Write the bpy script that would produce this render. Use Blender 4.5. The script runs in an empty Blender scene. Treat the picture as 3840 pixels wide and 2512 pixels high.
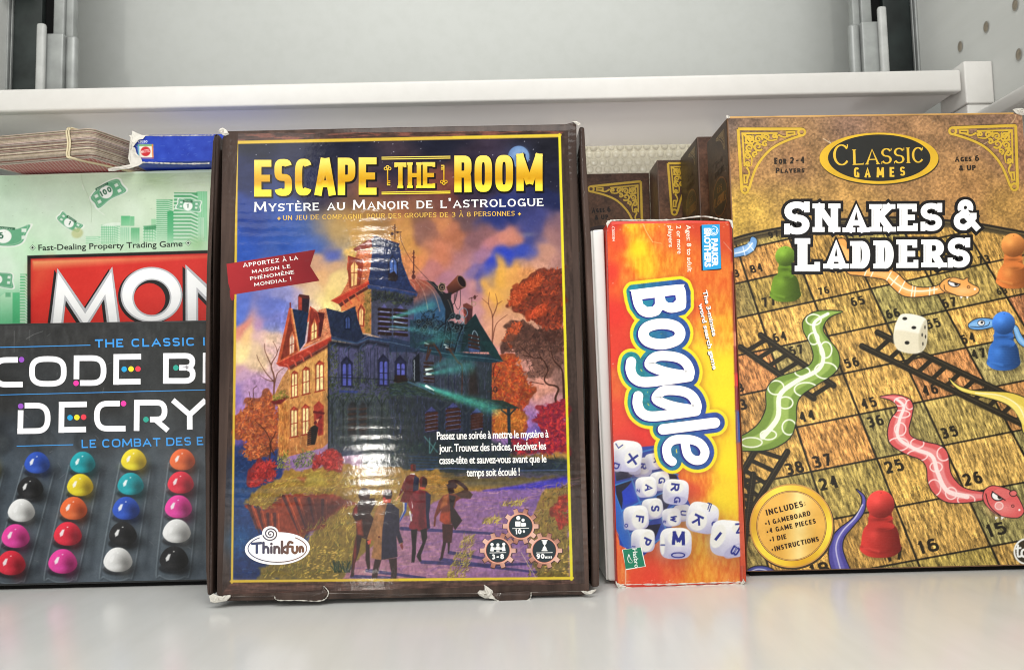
# Board games standing on a white metal shelf.  Everything is built from code.
import bpy, bmesh, math, random
import numpy as np
from mathutils import Vector, Matrix
from mathutils.geometry import tessellate_polygon

scene = bpy.context.scene
random.seed(7)
RNG = np.random.default_rng(7)

# ------------------------------------------------------------------ camera
FOC, CX, CY, CAM_Z = 2885.0, 1920.0, 1256.0, 0.123      # focal length in photo pixels, image centre, lens height
def unit(v): return v / np.linalg.norm(v)
_yc = unit(np.array([(1886 - CX) / FOC, (1470 - CY) / FOC, 1.0]))
_xc = np.array([math.cos(-0.0209), math.sin(-0.0209), 0.0]); _xc = unit(_xc - _yc * (_xc @ _yc))
_zc = np.cross(_xc, _yc)
ROT = np.stack([_xc, _yc, _zc], 1)                       # camera (right, down, forward) from world
EYE = np.array([0.0, 0.0, CAM_Z])
def sight(px, py): return ROT.T @ np.array([(px - CX) / FOC, (py - CY) / FOC, 1.0])
def on_y(px, py, y): d = sight(px, py); return EYE + d * y / d[1]
def on_z(px, py, z): d = sight(px, py); return EYE + d * (z - CAM_Z) / d[2]
def on_x(px, py, x): d = sight(px, py); return EYE + d * x / d[0]

cam_d = bpy.data.cameras.new('camera'); cam = bpy.data.objects.new('camera', cam_d)
scene.collection.objects.link(cam); scene.camera = cam
cam_d.sensor_fit = 'HORIZONTAL'; cam_d.sensor_width = 36.0
cam_d.lens = 36.0 * FOC / 3840.0
cam_d.clip_start = 0.02; cam_d.clip_end = 60.0
cam.matrix_world = Matrix(((ROT[0][0], -ROT[1][0], -ROT[2][0], EYE[0]),
                           (ROT[0][1], -ROT[1][1], -ROT[2][1], EYE[1]),
                           (ROT[0][2], -ROT[1][2], -ROT[2][2], EYE[2]), (0, 0, 0, 1)))
cam_d.dof.use_dof = True; cam_d.dof.focus_distance = 0.50; cam_d.dof.aperture_fstop = 17.0

# ------------------------------------------------------------------ light
world = bpy.data.worlds.new('World'); scene.world = world; world.use_nodes = True
world.node_tree.nodes['Background'].inputs[0].default_value = (0.99, 1.0, 0.985, 1)
world.node_tree.nodes['Background'].inputs[1].default_value = 0.54
def area(name, loc, target, sx, sy, watts, col=(1, 0.985, 0.95)):
    l = bpy.data.lights.new(name, 'AREA'); l.shape = 'RECTANGLE'; l.size = sx; l.size_y = sy
    l.energy = watts; l.color = col
    o = bpy.data.objects.new(name, l); scene.collection.objects.link(o); o.location = loc
    o.rotation_euler = (Vector(target) - Vector(loc)).to_track_quat('-Z', 'Y').to_euler()
    return o
area('ceiling_panel', (0.25, -0.75, 1.75), (0.0, 0.55, 0.15), 1.6, 0.7, 17.0)
area('far_ceiling_panel', (-1.0, -1.6, 1.6), (0.0, 0.55, 0.15), 0.9, 0.9, 9.0)
area('floor_bounce_fill', (0.1, -0.9, -0.35), (0.0, 0.65, 0.30), 2.4, 1.1, 15.0, (1, 0.98, 0.95))  # added lamp low in front, standing in for light off the floor
area('window_light', (-0.392, -2.0, 0.285), (-0.08, 0.48, 0.08), 0.060, 0.15, 4.6, (1, 0.97, 0.90))
area('tube_light', (-0.445, -2.3, 1.30), (-0.08, 0.48, 0.2), 0.060, 0.06, 1.9, (1, 0.96, 0.88))

area('under_shelf_fill', (-0.02, 0.69, 0.3215), (-0.02, 0.6901, 0.40), 0.74, 0.09, 0.10, (1, 0.97, 0.94))  # unseen fill lamp, added only to brighten the underside of the upper shelf

scene.cycles.filter_width = 1.05      # crisp, like a phone picture
scene.view_settings.view_transform = 'Standard'; scene.view_settings.look = 'None'
scene.view_settings.exposure = 0.31; scene.view_settings.gamma = 1.0
scene.view_settings.use_curve_mapping = False

# ------------------------------------------------------------------ materials
def srgb(c):
    c = np.asarray(c, float) / 255.0
    return np.where(c <= 0.04045, c / 12.92, ((c + 0.055) / 1.055) ** 2.4)
def lin(r, g, b): return tuple(float(x) for x in srgb((r, g, b))) + (1.0,)
class NT:
    def __init__(s, name):
        s.m = bpy.data.materials.new(name); s.m.use_nodes = True
        s.n = s.m.node_tree.nodes; s.l = s.m.node_tree.links; s.b = s.n['Principled BSDF']
    def add(s, t, **kw):
        n = s.n.new(t)
        for k, v in kw.items():
            if k in n.inputs: n.inputs[k].default_value = v
            else: setattr(n, k, v)
        return n
    def co(s, scale=(1, 1, 1)):
        t = s.n.new('ShaderNodeTexCoord'); m = s.n.new('ShaderNodeMapping'); m.inputs['Scale'].default_value = scale
        s.l.new(t.outputs['Object'], m.inputs['Vector']); return m.outputs[0]
    def noise(s, scale, detail=3, co=None, rough=0.55):
        n = s.add('ShaderNodeTexNoise'); n.inputs['Scale'].default_value = scale
        n.inputs['Detail'].default_value = detail; n.inputs['Roughness'].default_value = rough
        s.l.new(co if co is not None else s.co(), n.inputs['Vector']); return n.outputs['Fac']
    def ramp(s, fac, stops):
        r = s.n.new('ShaderNodeValToRGB'); e = r.color_ramp.elements
        while len(e) < len(stops): e.new(0.5)
        for k, (p, c) in enumerate(stops): e[k].position = p; e[k].color = c if len(c) == 4 else (*c, 1)
        s.l.new(fac, r.inputs[0]); return r.outputs[0]
    def mul(s, a, b, fac=1.0, mode='MULTIPLY'):
        m = s.n.new('ShaderNodeMix'); m.data_type = 'RGBA'; m.blend_type = mode; m.inputs[0].default_value = fac
        for sock, v in ((m.inputs[6], a), (m.inputs[7], b)):
            if isinstance(v, tuple): sock.default_value = v
            else: s.l.new(v, sock)
        return m.outputs[2]
    def math(s, op, a, b):
        m = s.n.new('ShaderNodeMath'); m.operation = op
        for sock, v in ((m.inputs[0], a), (m.inputs[1], b)):
            if isinstance(v, (int, float)): sock.default_value = v
            else: s.l.new(v, sock)
        return m.outputs[0]
    def bump(s, h, strength=0.3, dist=0.001):
        b = s.n.new('ShaderNodeBump'); b.inputs['Strength'].default_value = strength; b.inputs['Distance'].default_value = dist
        s.l.new(h, b.inputs['Height']); s.l.new(b.outputs[0], s.b.inputs['Normal']); return b
    def set(s, **kw):
        for k, v in kw.items():
            k = k.replace('_', ' ')
            i = s.b.inputs[k]
            if hasattr(v, 'is_linked'): s.l.new(v, i)
            else: i.default_value = v
        return s

def corrugate(nt, wave_mm=6.0):
    """height field of glossy corrugated card: flutes across, fine crackle on top"""
    co = nt.co()
    sep = nt.add('ShaderNodeSeparateXYZ'); nt.l.new(co, sep.inputs[0])
    warp = nt.noise(35, 2, co)
    z = nt.math('ADD', sep.outputs[2], nt.math('MULTIPLY', warp, 0.004))
    w = nt.math('SINE', nt.math('MULTIPLY', z, 2 * math.pi / (wave_mm / 1000)), 0.0)
    fine = nt.noise(1400, 2, nt.co((1, 1, 0.6)))
    mid = nt.noise(260, 3, co)
    h = nt.math('ADD', nt.math('MULTIPLY', nt.math('MULTIPLY', w, nt.noise(42, 3, nt.co((1, 1, .35)))), 0.24), nt.math('MULTIPLY', fine, 0.12))
    return nt.math('ADD', h, nt.math('MULTIPLY', mid, 0.55))

def gloss_flutes(nt, wave=6.0, strength=0.125):
    """varnish over corrugated card: the flutes show in the varnish, hardly in the ink under it"""
    nt.b.inputs['Specular IOR Level'].default_value = 0.03
    nt.b.inputs['Coat Weight'].default_value = 0.30; nt.b.inputs['Coat Roughness'].default_value = 0.055
    h = corrugate(nt, wave)
    b = nt.n.new('ShaderNodeBump'); b.inputs['Strength'].default_value = strength; b.inputs['Distance'].default_value = 0.0007
    nt.l.new(h, b.inputs['Height']); nt.l.new(b.outputs[0], nt.b.inputs['Coat Normal'])
    nt.bump(h, 0.07, 0.0006)

def print_mat(name, rough=0.35, spec=0.5, finish='card', coat=0.0, wear=0.07):
    nt = NT(name)
    a = nt.add('ShaderNodeAttribute'); a.attribute_name = 'ink'
    n = nt.noise(90, 4)
    tone = nt.ramp(n, [(0.25, (1 - wear,) * 3), (0.75, (1.0,) * 3)])
    c = nt.mul(a.outputs['Color'], tone)
    nt.set(Base_Color=c, Roughness=rough)
    nt.b.inputs['Specular IOR Level'].default_value = spec * .5
    if coat: nt.b.inputs['Coat Weight'].default_value = coat; nt.b.inputs['Coat Roughness'].default_value = 0.12
    if finish == 'flute': gloss_flutes(nt)
    elif finish == 'linen':
        co = nt.co(); sep = nt.add('ShaderNodeSeparateXYZ'); nt.l.new(co, sep.inputs[0])
        w = nt.math('SINE', nt.math('MULTIPLY', sep.outputs[2], 2 * math.pi / 0.0011), 0.0)
        nt.bump(nt.math('ADD', nt.math('MULTIPLY', w, 0.5), nt.noise(500, 2)), 0.12, 0.0003)
    else: nt.bump(nt.noise(300, 3), 0.08, 0.0004)
    return nt.m

def plain(name, col, rough=0.45, spec=0.5, metal=0.0, vary=0.08, scale=60, bump=0.05, bscale=400, bdist=0.0004):
    nt = NT(name)
    n = nt.noise(scale, 4)
    c = np.array(col[:3])
    nt.set(Base_Color=nt.ramp(n, [(0.3, tuple(c * (1 - vary)) + (1,)), (0.7, tuple(np.minimum(c * (1 + vary * 0.5), 1)) + (1,))]),
           Roughness=rough, Metallic=metal)
    nt.b.inputs['Specular IOR Level'].default_value = spec
    if bump: nt.bump(nt.noise(bscale, 3), bump, bdist)
    return nt.m

# ------------------------------------------------------------------ objects
def tag(o, label=None, cat=None, group=None, kind=None):
    for k, v in (('label', label), ('category', cat), ('group', group), ('kind', kind)):
        if v: o[k] = v
    return o
def thing(name, label, cat, loc=(0, 0, 0), rot=None, group=None):
    o = bpy.data.objects.new(name, None); scene.collection.objects.link(o)
    o.empty_display_size = 0.02
    m = (rot.to_4x4() if rot else Matrix.Identity(4)); m.translation = Vector(loc)
    o.matrix_world = m; o['_'] = 0; del o['_']
    INV[o.name] = np.array(m.inverted())
    return tag(o, label, cat, group)
INV = {}
def local(parent, V):
    V = np.asarray(V, float)
    if parent is None: return V
    A = INV[parent.name]; return V @ A[:3, :3].T + A[:3, 3]
def mesh_obj(name, V, F, mat, parent=None, ink=None, smooth=False):
    """V in world metres; ink = per-vertex linear rgb"""
    me = bpy.data.meshes.new(name)
    me.from_pydata([tuple(v) for v in local(parent, V)], [], [tuple(f) for f in F])
    me.materials.append(mat)
    if ink is not None:
        ca = me.color_attributes.new('ink', 'FLOAT_COLOR', 'POINT')
        buf = np.ones((len(V), 4), np.float32); buf[:, :3] = np.asarray(ink); ca.data.foreach_set('color', buf.ravel())
    if smooth: me.polygons.foreach_set('use_smooth', np.ones(len(me.polygons), bool))
    me.update()
    o = bpy.data.objects.new(name, me); scene.collection.objects.link(o)
    if parent is not None:
        o.parent = parent
        if parent.name not in INV or parent.type == 'MESH': pass
        INV[o.name] = INV[parent.name]
    else: INV[o.name] = np.eye(4)
    return o
def grid_obj(name, P, mat, parent, ink):
    """P (H,W,3) world, ink (H,W,3) linear: a printed sheet, one vertex per ink dot"""
    H, W = P.shape[:2]; n = H * W
    V = local(parent, P.reshape(-1, 3)).astype(np.float32)
    idx = np.arange(n).reshape(H, W)
    q = np.stack([idx[1:, :-1], idx[1:, 1:], idx[:-1, 1:], idx[:-1, :-1]], -1).reshape(-1, 4)
    me = bpy.data.meshes.new(name)
    me.vertices.add(n); me.vertices.foreach_set('co', V.ravel())
    me.loops.add(q.size); me.loops.foreach_set('vertex_index', q.ravel().astype(np.int32))
    me.polygons.add(len(q)); me.polygons.foreach_set('loop_start', (np.arange(len(q)) * 4).astype(np.int32))
    me.update(calc_edges=True)
    ca = me.color_attributes.new('ink', 'FLOAT_COLOR', 'POINT')
    buf = np.ones((n, 4), np.float32); buf[:, :3] = ink.reshape(-1, 3); ca.data.foreach_set('color', buf.ravel())
    me.materials.append(mat)
    o = bpy.data.objects.new(name, me); scene.collection.objects.link(o); o.parent = parent
    INV[o.name] = INV[parent.name]
    return o
def prism(name, outline, d0, d1, axes, mat, parent=None, bevel=0.0, seg=2):
    """outline list of (a,b); extruded d0..d1 along third axis; axes = (origin, ea, eb, en) world"""
    O, ea, eb, en = [np.asarray(x, float) for x in axes]
    bm = bmesh.new()
    lo = [bm.verts.new(O + ea * a + eb * b + en * d0) for a, b in outline]
    hi = [bm.verts.new(O + ea * a + eb * b + en * d1) for a, b in outline]
    bm.faces.new(lo[::-1]); bm.faces.new(hi)
    for k in range(len(outline)):
        j = (k + 1) % len(outline); bm.faces.new((lo[k], lo[j], hi[j], hi[k]))
    bmesh.ops.recalc_face_normals(bm, faces=bm.faces)
    if bevel:
        bmesh.ops.bevel(bm, geom=list(bm.edges), offset=bevel, segments=seg, profile=0.6, affect='EDGES')
    V = [tuple(v.co) for v in bm.verts]; bm.verts.index_update()
    F = [[v.index for v in f.verts] for f in bm.faces]; bm.free()
    o = mesh_obj(name, V, F, mat, parent, smooth=bool(bevel))
    return o
WORLD = (np.zeros(3), np.array([1., 0, 0]), np.array([0, 0, 1.]), np.array([0, 1., 0]))
def box(name, x0, x1, y0, y1, z0, z1, mat, parent=None, bevel=0.0, seg=2):
    return prism(name, [(x0, z0), (x1, z0), (x1, z1), (x0, z1)], y0, y1, WORLD, mat, parent, bevel, seg)

class Face:
    """a flat printed side: world origin, unit directions u (right) and v (up); photo measurements become metres on it"""
    def __init__(s, O, u, v):
        s.O = np.asarray(O, float); s.u = unit(np.asarray(u, float)); s.v = np.asarray(v, float)
        s.v = unit(s.v - s.u * (s.v @ s.u)); s.n = np.cross(s.u, s.v)      # n points out of the box
    def uv(s, pts):
        p = np.asarray(pts, float).reshape(-1, 2)
        D = np.stack([(p[:, 0] - CX) / FOC, (p[:, 1] - CY) / FOC, np.ones(len(p))], 1) @ ROT
        t = ((s.O - EYE) @ s.n) / (D @ s.n)
        X = EYE + D * t[:, None] - s.O
        return np.stack([X @ s.u, X @ s.v], 1)
    def at(s, uv, lift=0.0):
        uv = np.asarray(uv, float); L = np.asarray(lift, float)
        return s.O + uv[..., :1] * s.u + uv[..., 1:2] * s.v + (L[..., None] if L.ndim else L) * s.n

def zoom(ox, oy, k):
    """notebook pages: points read off an enlarged crop, turned back into photo pixels"""
    def f(*pts):
        a = np.asarray(pts[0] if len(pts) == 1 and np.ndim(pts[0]) == 2 else pts, float).reshape(-1, 2)
        return [(ox + x / k, oy + y / k) for x, y in a]
    return f
def smooth(pts, n=6, closed=False):
    p = np.asarray(pts, float); m = len(p); out = []
    rng = range(m if closed else m - 1)
    for i in rng:
        if closed: a, b, c, d = p[(i - 1) % m], p[i], p[(i + 1) % m], p[(i + 2) % m]
        else: a, b, c, d = p[max(i - 1, 0)], p[i], p[i + 1], p[min(i + 2, m - 1)]
        for k in range(n):
            t = k / n
            out.append(0.5 * (2 * b + (c - a) * t + (2 * a - 5 * b + 4 * c - d) * t * t + (3 * b - a - 3 * c + d) * t ** 3))
    if not closed: out.append(p[-1])
    return np.array(out)
def arc(cx, cy, rx, ry, a0, a1, n=14, e=2.0):
    t = np.radians(np.linspace(a0, a1, n)); c, s = np.cos(t), np.sin(t)
    return np.stack([cx + rx * np.sign(c) * np.abs(c) ** (2 / e), cy + ry * np.sign(s) * np.abs(s) ** (2 / e)], 1)

# ------------------------------------------------------------------ built-in font -> triangles
_txt = {}
def font_tris(s, bold=0.0, spacing=1.0):
    """triangles of a line of text in the built-in typeface, plus its width; cap height is about 0.73"""
    key = (s, bold, spacing)
    if key in _txt: return _txt[key]
    cu = bpy.data.curves.new('t', 'FONT'); cu.body = s; cu.offset = bold; cu.space_character = spacing
    cu.resolution_u = 3
    ob = bpy.data.objects.new('t', cu); scene.collection.objects.link(ob)
    dg = bpy.context.evaluated_depsgraph_get(); ev = ob.evaluated_get(dg); me = ev.to_mesh()
    V = np.zeros(len(me.vertices) * 3); me.vertices.foreach_get('co', V); V = V.reshape(-1, 3)[:, :2]
    me.calc_loop_triangles()
    T = np.zeros(len(me.loop_triangles) * 3, np.int32); me.loop_triangles.foreach_get('vertices', T); T = T.reshape(-1, 3)
    ev.to_mesh_clear(); bpy.data.objects.remove(ob); bpy.data.curves.remove(cu)
    _txt[key] = (V, T); return _txt[key]
def text_pts(s, p0, p1, cap, bold=0.0, spacing=1.0, up=None, capref='H'):
    """lay a line of text from photo point p0 to p1 (baseline), cap height in photo pixels; returns photo points, triangles"""
    V, T = font_tris(s, bold, spacing); Vc, _ = font_tris(capref, bold)
    x0, x1 = V[:, 0].min(), V[:, 0].max(); h0, h1 = Vc[:, 1].min(), Vc[:, 1].max()
    p0 = np.asarray(p0, float); p1 = np.asarray(p1, float); ex = p1 - p0
    L = np.linalg.norm(ex)
    if up is None: ey = np.array([ex[1], -ex[0]]) / L
    else: ey = np.asarray(up, float); ey = ey / np.linalg.norm(ey)
    a = (V[:, 0] - x0) / (x1 - x0); b = (V[:, 1] - h0) / (h1 - h0)
    return p0 + a[:, None] * ex + (b * cap)[:, None] * ey, T
# ------------------------------------------------------------------ lettering drawn from strokes
def _S():
    top = arc(.5, .75, .5, .25, 25, 265, 12); bot = arc(.5, .25, .5, .25, 85, -155, 12)
    return [np.vstack([top, bot])]
def strokes(ch, e):
    """centre lines of a capital in a unit box, e = squareness of the curves"""
    A = lambda *a, n=14: arc(*a, n, e)
    L = lambda *p: np.array(p, float)
    g = {
     'A': [L((0, 0), (.5, 1), (1, 0)), L((.2, .3), (.8, .3))],
     'B': [L((0, 0), (0, 1)), np.vstack([L((0, 1)), A(.55, .76, .4, .24, 90, -90), L((0, .52))]), np.vstack([L((0, .52)), A(.55, .26, .45, .26, 90, -90), L((0, 0))])],
     'C': [A(.5, .5, .5, .5, 38, 322, n=24)],
     'D': [L((0, 0), (0, 1)), np.vstack([L((0, 1)), A(.45, .5, .55, .5, 90, -90, n=20), L((0, 0))])],
     'E': [L((0, 0), (0, 1)), L((0, 1), (.9, 1)), L((0, .5), (.72, .5)), L((0, 0), (.95, 0))],
     'F': [L((0, 0), (0, 1)), L((0, 1), (.9, 1)), L((0, .5), (.72, .5))],
     'G': [A(.5, .5, .5, .5, 38, 352, n=24), L((1, .0), (1, .44)), L((1, .44), (.58, .44))],
     'H': [L((0, 0), (0, 1)), L((1, 0), (1, 1)), L((0, .5), (1, .5))],
     'I': [L((.5, 0), (.5, 1))],
     'J': [np.vstack([L((.8, 1)), A(.4, .25, .4, .25, 0, -170)])],
     'K': [L((0, 0), (0, 1)), L((.95, 1), (.05, .42)), L((.3, .6), (1, 0))],
     'L': [L((0, 0), (0, 1)), L((0, 0), (.95, 0))],
     'M': [L((0, 0), (0.06, 1)), L((0.06, 1), (.5, .15)), L((.5, .15), (.94, 1)), L((.94, 1), (1, 0))],
     'N': [L((0, 0), (0, 1)), L((0, 1), (1, 0)), L((1, 0), (1, 1))],
     'O': [A(.5, .5, .5, .5, 0, 360, n=33)],
     'P': [L((0, 0), (0, 1)), np.vstack([L((0, 1)), A(.5, .72, .5, .28, 90, -90), L((0, .44))])],
     'Q': [A(.5, .5, .5, .5, 0, 360, n=33), L((.6, .25), (1, -.05))],
     'R': [L((0, 0), (0, 1)), np.vstack([L((0, 1)), A(.5, .74, .45, .26, 90, -90), L((0, .48))]), L((.5, .48), (1, 0))],
     'S': [np.vstack([A(.5, .75, .5, .25, 20, 270, n=16), A(.5, .25, .5, .25, 90, -160, n=16)])],
     'T': [L((.5, 0), (.5, 1)), L((0, 1), (1, 1))],
     'U': [np.vstack([L((0, 1)), A(.5, .4, .5, .4, 180, 360, n=18), L((1, 1))])],
     'V': [L((0, 1), (.5, 0), (1, 1))],
     'W': [L((0, 1), (.25, 0)), L((.25, 0), (.5, .9)), L((.5, .9), (.75, 0)), L((.75, 0), (1, 1))],
     'X': [L((0, 0), (1, 1)), L((0, 1), (1, 0))],
     'Y': [L((0, 1), (.5, .45)), L((1, 1), (.5, .45)), L((.5, .45), (.5, 0))],
     'Z': [L((0, 1), (1, 1)), L((1, 1), (0, 0)), L((0, 0), (1, 0))],
     '1': [L((0, .74), (.7, .97)), L((.75, 0), (.75, 1))],
     '2': [np.vstack([A(.5, .7, .48, .3, 165, -30), L((0.02, 0))]), L((0, 0), (1, 0))],
     '3': [np.vstack([A(.45, .75, .45, .25, 150, -85), A(.45, .26, .5, .26, 85, -150)])],
     '4': [L((.75, 0), (.75, 1)), L((.75, 1), (0, .32)), L((0, .32), (1, .32))],
     '5': [L((.1, 1), (.95, 1)), L((.1, 1), (.07, .52)), A(.45, .32, .52, .32, 135, -150)],
     '6': [A(.5, .3, .48, .3, 0, 360, n=25), np.vstack([L((.02, .3)), L((.12, .62)), A(.6, .6, .5, .4, 170, 60)])],
     '7': [L((0, 1), (1, 1)), L((1, 1), (.35, 0))],
     '8': [A(.5, .75, .42, .25, 0, 360, n=25), A(.5, .26, .5, .26, 0, 360, n=25)],
     '9': [A(.5, .7, .48, .3, 0, 360, n=25), np.vstack([L((.98, .7)), L((.9, .4)), A(.4, .4, .5, .4, 0, -130)])],
     '0': [A(.5, .5, .5, .5, 0, 360, n=33)],
     '-': [L((0, .42), (1, .42))], '+': [L((0, .45), (1, .45)), L((.5, .1), (.5, .8))],
     '!': [L((.5, .32), (.5, 1)), L((.5, 0), (.5, .1))], ':': [L((.5, .1), (.5, .22)), L((.5, .55), (.5, .67))],
     "'": [L((.6, 1.02), (.4, .74))], '.': [L((.5, 0), (.5, .1))],
     '&': [L((1.0, 0), (.24, .68)), A(.44, .79, .24, .21, 205, -25, n=14), np.vstack([L((.60, .66)), L((.30, .50)), A(.36, .25, .36, .25, 125, 290, n=14)]), np.vstack([L((.46, .02)), L((.72, .18)), L((.86, .46))]), L((.66, .46), (1.0, .46))],
    }
    if e >= 3.5:                                       # blocky condensed display capitals
        g['A'] = [L((0, 0), (.40, 1)), L((1, 0), (.60, 1)), L((.25, .27), (.75, .27))]
        g['E'] = [L((0, 0), (0, 1)), L((0, 1), (1, 1)), L((0, .5), (.86, .5)), L((0, 0), (1, 0))]
        g['R'] = [L((0, 0), (0, 1)), np.vstack([L((0, 1)), A(.5, .745, .5, .255, 90, -90), L((0, .49))]), np.vstack([L((.55, .49)), A(.55, .3, .42, .19, 80, 0, n=7), L((1, 0))])]
        g['P'] = [L((0, 0), (0, 1)), np.vstack([L((0, 1)), A(.5, .72, .5, .28, 90, -90), L((0, .44))])]
        g['M'] = [L((0, 0), (0, 1)), L((.02, 1), (.5, .12)), L((.5, .12), (.98, 1)), L((1, 1), (1, 0))]
    return g.get(ch, [])
WID = dict(I=.24, J=.62, M=1.25, W=1.3, E=.82, F=.8, L=.8, S=.82, N=1.02, O=1.06, Q=1.06, A=1.05, P=.85, B=.9, R=.95, G=1.02, C=.98, T=.92,
           **{'1': .5, "'": .18, '.': .2, '!': .24, ':': .2, '-': 1.0, '+': .95, '&': 1.05})
ACC = {'È': ('E', 0), 'É': ('E', 1), 'À': ('A', 0), 'Ê': ('E', 2)}
def ribbon(line, w, ext0, ext1):
    p = np.array(line, float)
    closed = np.allclose(p[0], p[-1]) and len(p) > 3
    if closed: p = p[:-1]
    d = np.roll(p, -1, 0) - p if closed else np.diff(p, axis=0)
    d = d / np.maximum(np.linalg.norm(d, axis=1, keepdims=True), 1e-9)
    if closed: t0, t1 = np.roll(d, 1, 0), d
    else: t0 = np.vstack([d[:1], d]); t1 = np.vstack([d, d[-1:]])
    m = t0 + t1; m = m / np.maximum(np.linalg.norm(m, axis=1, keepdims=True), 1e-6)
    nrm = np.stack([-m[:, 1], m[:, 0]], 1)
    cosh = np.clip(np.sum(m * t1, 1), .72, 1)
    ww = np.array([w(*abs(t)) for t in m])
    off = nrm * (ww / 2 / cosh)[:, None]
    if not closed:
        p = p.copy(); p[0] -= t1[0] * ext0; p[-1] += t0[-1] * ext1
    a, b = p + off, p - off
    n = len(p); V = np.vstack([a, b]); T = []
    for i in range(n if closed else n - 1):
        j = (i + 1) % n
        T += [(i, n + i, n + j), (i, n + j, j)]
    return V, np.array(T)
def glyph(ch, W, H, t, th=None, e=2.0, serif=0.0, st=None, grow=0.0, ball=False):
    """list of ribbons (V,T) filling a W x H box with its foot at 0,0; t stem, th hairline"""
    th = th or t; acc = None
    if ch in ACC: ch, acc = ACC[ch]
    w = lambda dx, dy: t * dy ** 1.0 + th * dx + 2 * grow if dx + dy else t + 2 * grow
    def w(dx, dy):
        s = dx + dy
        return (t * dy + th * dx) / s + 2 * grow
    out = []
    def M(p):
        p = np.asarray(p, float)
        return np.stack([t / 2 + p[:, 0] * (W - t), th / 2 + p[:, 1] * (H - th)], 1)
    for line in strokes(ch, e):
        ends = [line[0], line[-1]]
        q = M(line); ex = []
        for k, pt in enumerate(ends):
            d = (q[1] - q[0]) if k == 0 else (q[-1] - q[-2]); d = np.abs(d) / np.linalg.norm(d)
            vert = d[1] > .6
            if vert and (pt[1] <= 0.001 or pt[1] >= .999): ex.append(th / 2 + grow)
            elif (not vert) and pt[0] >= .7 and ch in 'EFLTZ': ex.append(t * .5 + grow)
            elif (not vert) and pt[0] <= .001 and ch in 'EFLBDPRTZ27' : ex.append(t / 2 + grow if ch in 'TZ' else 0)
            else: ex.append(grow)
        if ch == 'T' and line[0][1] == 1 and line[1][1] == 1: ex = [t / 2 + grow] * 2
        out.append(ribbon(q, w, *ex))
        if serif:
            S = st or th * .6
            for k, pt in enumerate(ends):
                d = (q[1] - q[0]) if k == 0 else (q[-1] - q[-2]); d = np.abs(d) / np.linalg.norm(d)
                x, y = M([pt])[0]
                if d[1] > .6 and (pt[1] <= .001 or pt[1] >= .999) and ch not in 'SCG0123456789&!':
                    if ch in 'ANMV' and 0.05 < pt[0] < .95 and pt[1] > .9 and ch == 'A': continue
                    yy = S / 2 if pt[1] <= .001 else H - S / 2
                    l0, l1 = x - t / 2 - serif, x + t / 2 + serif
                    out.append(ribbon([(l0, yy), (l1, yy)], lambda a, b: S + 2 * grow, grow, grow))
                elif d[0] > .6 and ch in 'EFLT' and (pt[0] > .6 or (ch == 'T' and pt[0] < .1)):
                    xx = (W - S / 2) if pt[0] > .94 else x
                    if pt[0] < .1: xx = S / 2
                    if ch == 'E' and abs(pt[1] - .5) < .1: s0, s1 = y - serif * .8, y + serif * .8; xx = x
                    elif pt[1] > .9: s0, s1 = H - th - serif, H
                    else: s0, s1 = 0, th + serif
                    if ch in 'E' and pt[0] < .94 and pt[1] > .9: xx = x - S / 2 + t / 2
                    out.append(ribbon([(xx, s0), (xx, s1)], lambda a, b: S + 2 * grow, grow, grow))
                elif ch in 'SCG' and pt[0] > .5 or (ch == 'S' and pt[0] < .5):
                    if pt[1] > .5: s0, s1, xx = H - th - serif * 1.6, H, (x + t * .18 if ch in 'CG' else W - S / 2)
                    elif ch == 'S': s0, s1, xx = 0, th + serif * 1.6, S / 2
                    else: continue
                    out.append(ribbon([(xx, s0), (xx, s1)], lambda a, b: S + 2 * grow, grow, grow))
    if acc is not None:
        xs = W / 2
        seg = {0: [[(xs - .16 * H, H * 1.3), (xs + .1 * H, H * 1.12)]], 1: [[(xs + .16 * H, H * 1.3), (xs - .1 * H, H * 1.12)]]}[acc]
        for s_ in seg: out.append(ribbon(s_, lambda a, b: t * .8 + 2 * grow, grow, grow))
    return out
def word(s, p0, p1, cap, t=.2, th=None, e=2.0, serif=0.0, st=None, grow=0.0, gap=.16, wide=.72, space=.45, up=None, small=None, shift=(0, 0)):
    """a line of stroke lettering from photo point p0 to p1; sizes as fractions of the cap height.
    small = height of the small capitals (letters given in lower case are set as small capitals)"""
    pen = 0.0; items = []
    for ch in s:
        if ch == ' ': pen += space; continue
        k = 1.0
        C = ch.upper()
        if small and ch != C: k = small
        base = ACC[C][0] if C in ACC else C
        W = WID.get(base, 1.0) * wide * k
        W = max(W, t * (1 if base in "I'.!:" else 0))
        items.append((C, pen, W, k)); pen += W + gap * (k if small else 1)
    total = pen - gap * (k if small else 1)
    p0 = np.asarray(p0, float); p1 = np.asarray(p1, float); ex = p1 - p0; L = np.linalg.norm(ex)
    ey = np.array([ex[1], -ex[0]]) / L if up is None else np.asarray(up, float) / np.linalg.norm(up)
    sx = L / total; out = []; exn = ex / L
    # widths are scaled so the line fits exactly; stems keep their thickness relative to the cap height
    for C, x, W, k in items:
        for V, T in glyph(C, W * sx, k * cap, t * cap * (.55 + .45 * k), (th or t) * cap * (.6 + .4 * k), e, serif * cap * k, (st or 0) * cap * k or None, grow * cap):
            P = p0 + (V[:, :1] + x * sx) * exn + V[:, 1:2] * ey + np.asarray(shift, float)
            out.append((P, T))
    return out
def tri_poly(pts):
    p = np.asarray(pts, float)
    T = tessellate_polygon([[Vector((x, y, 0)) for x, y in p]])
    return p, np.array(T)
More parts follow.
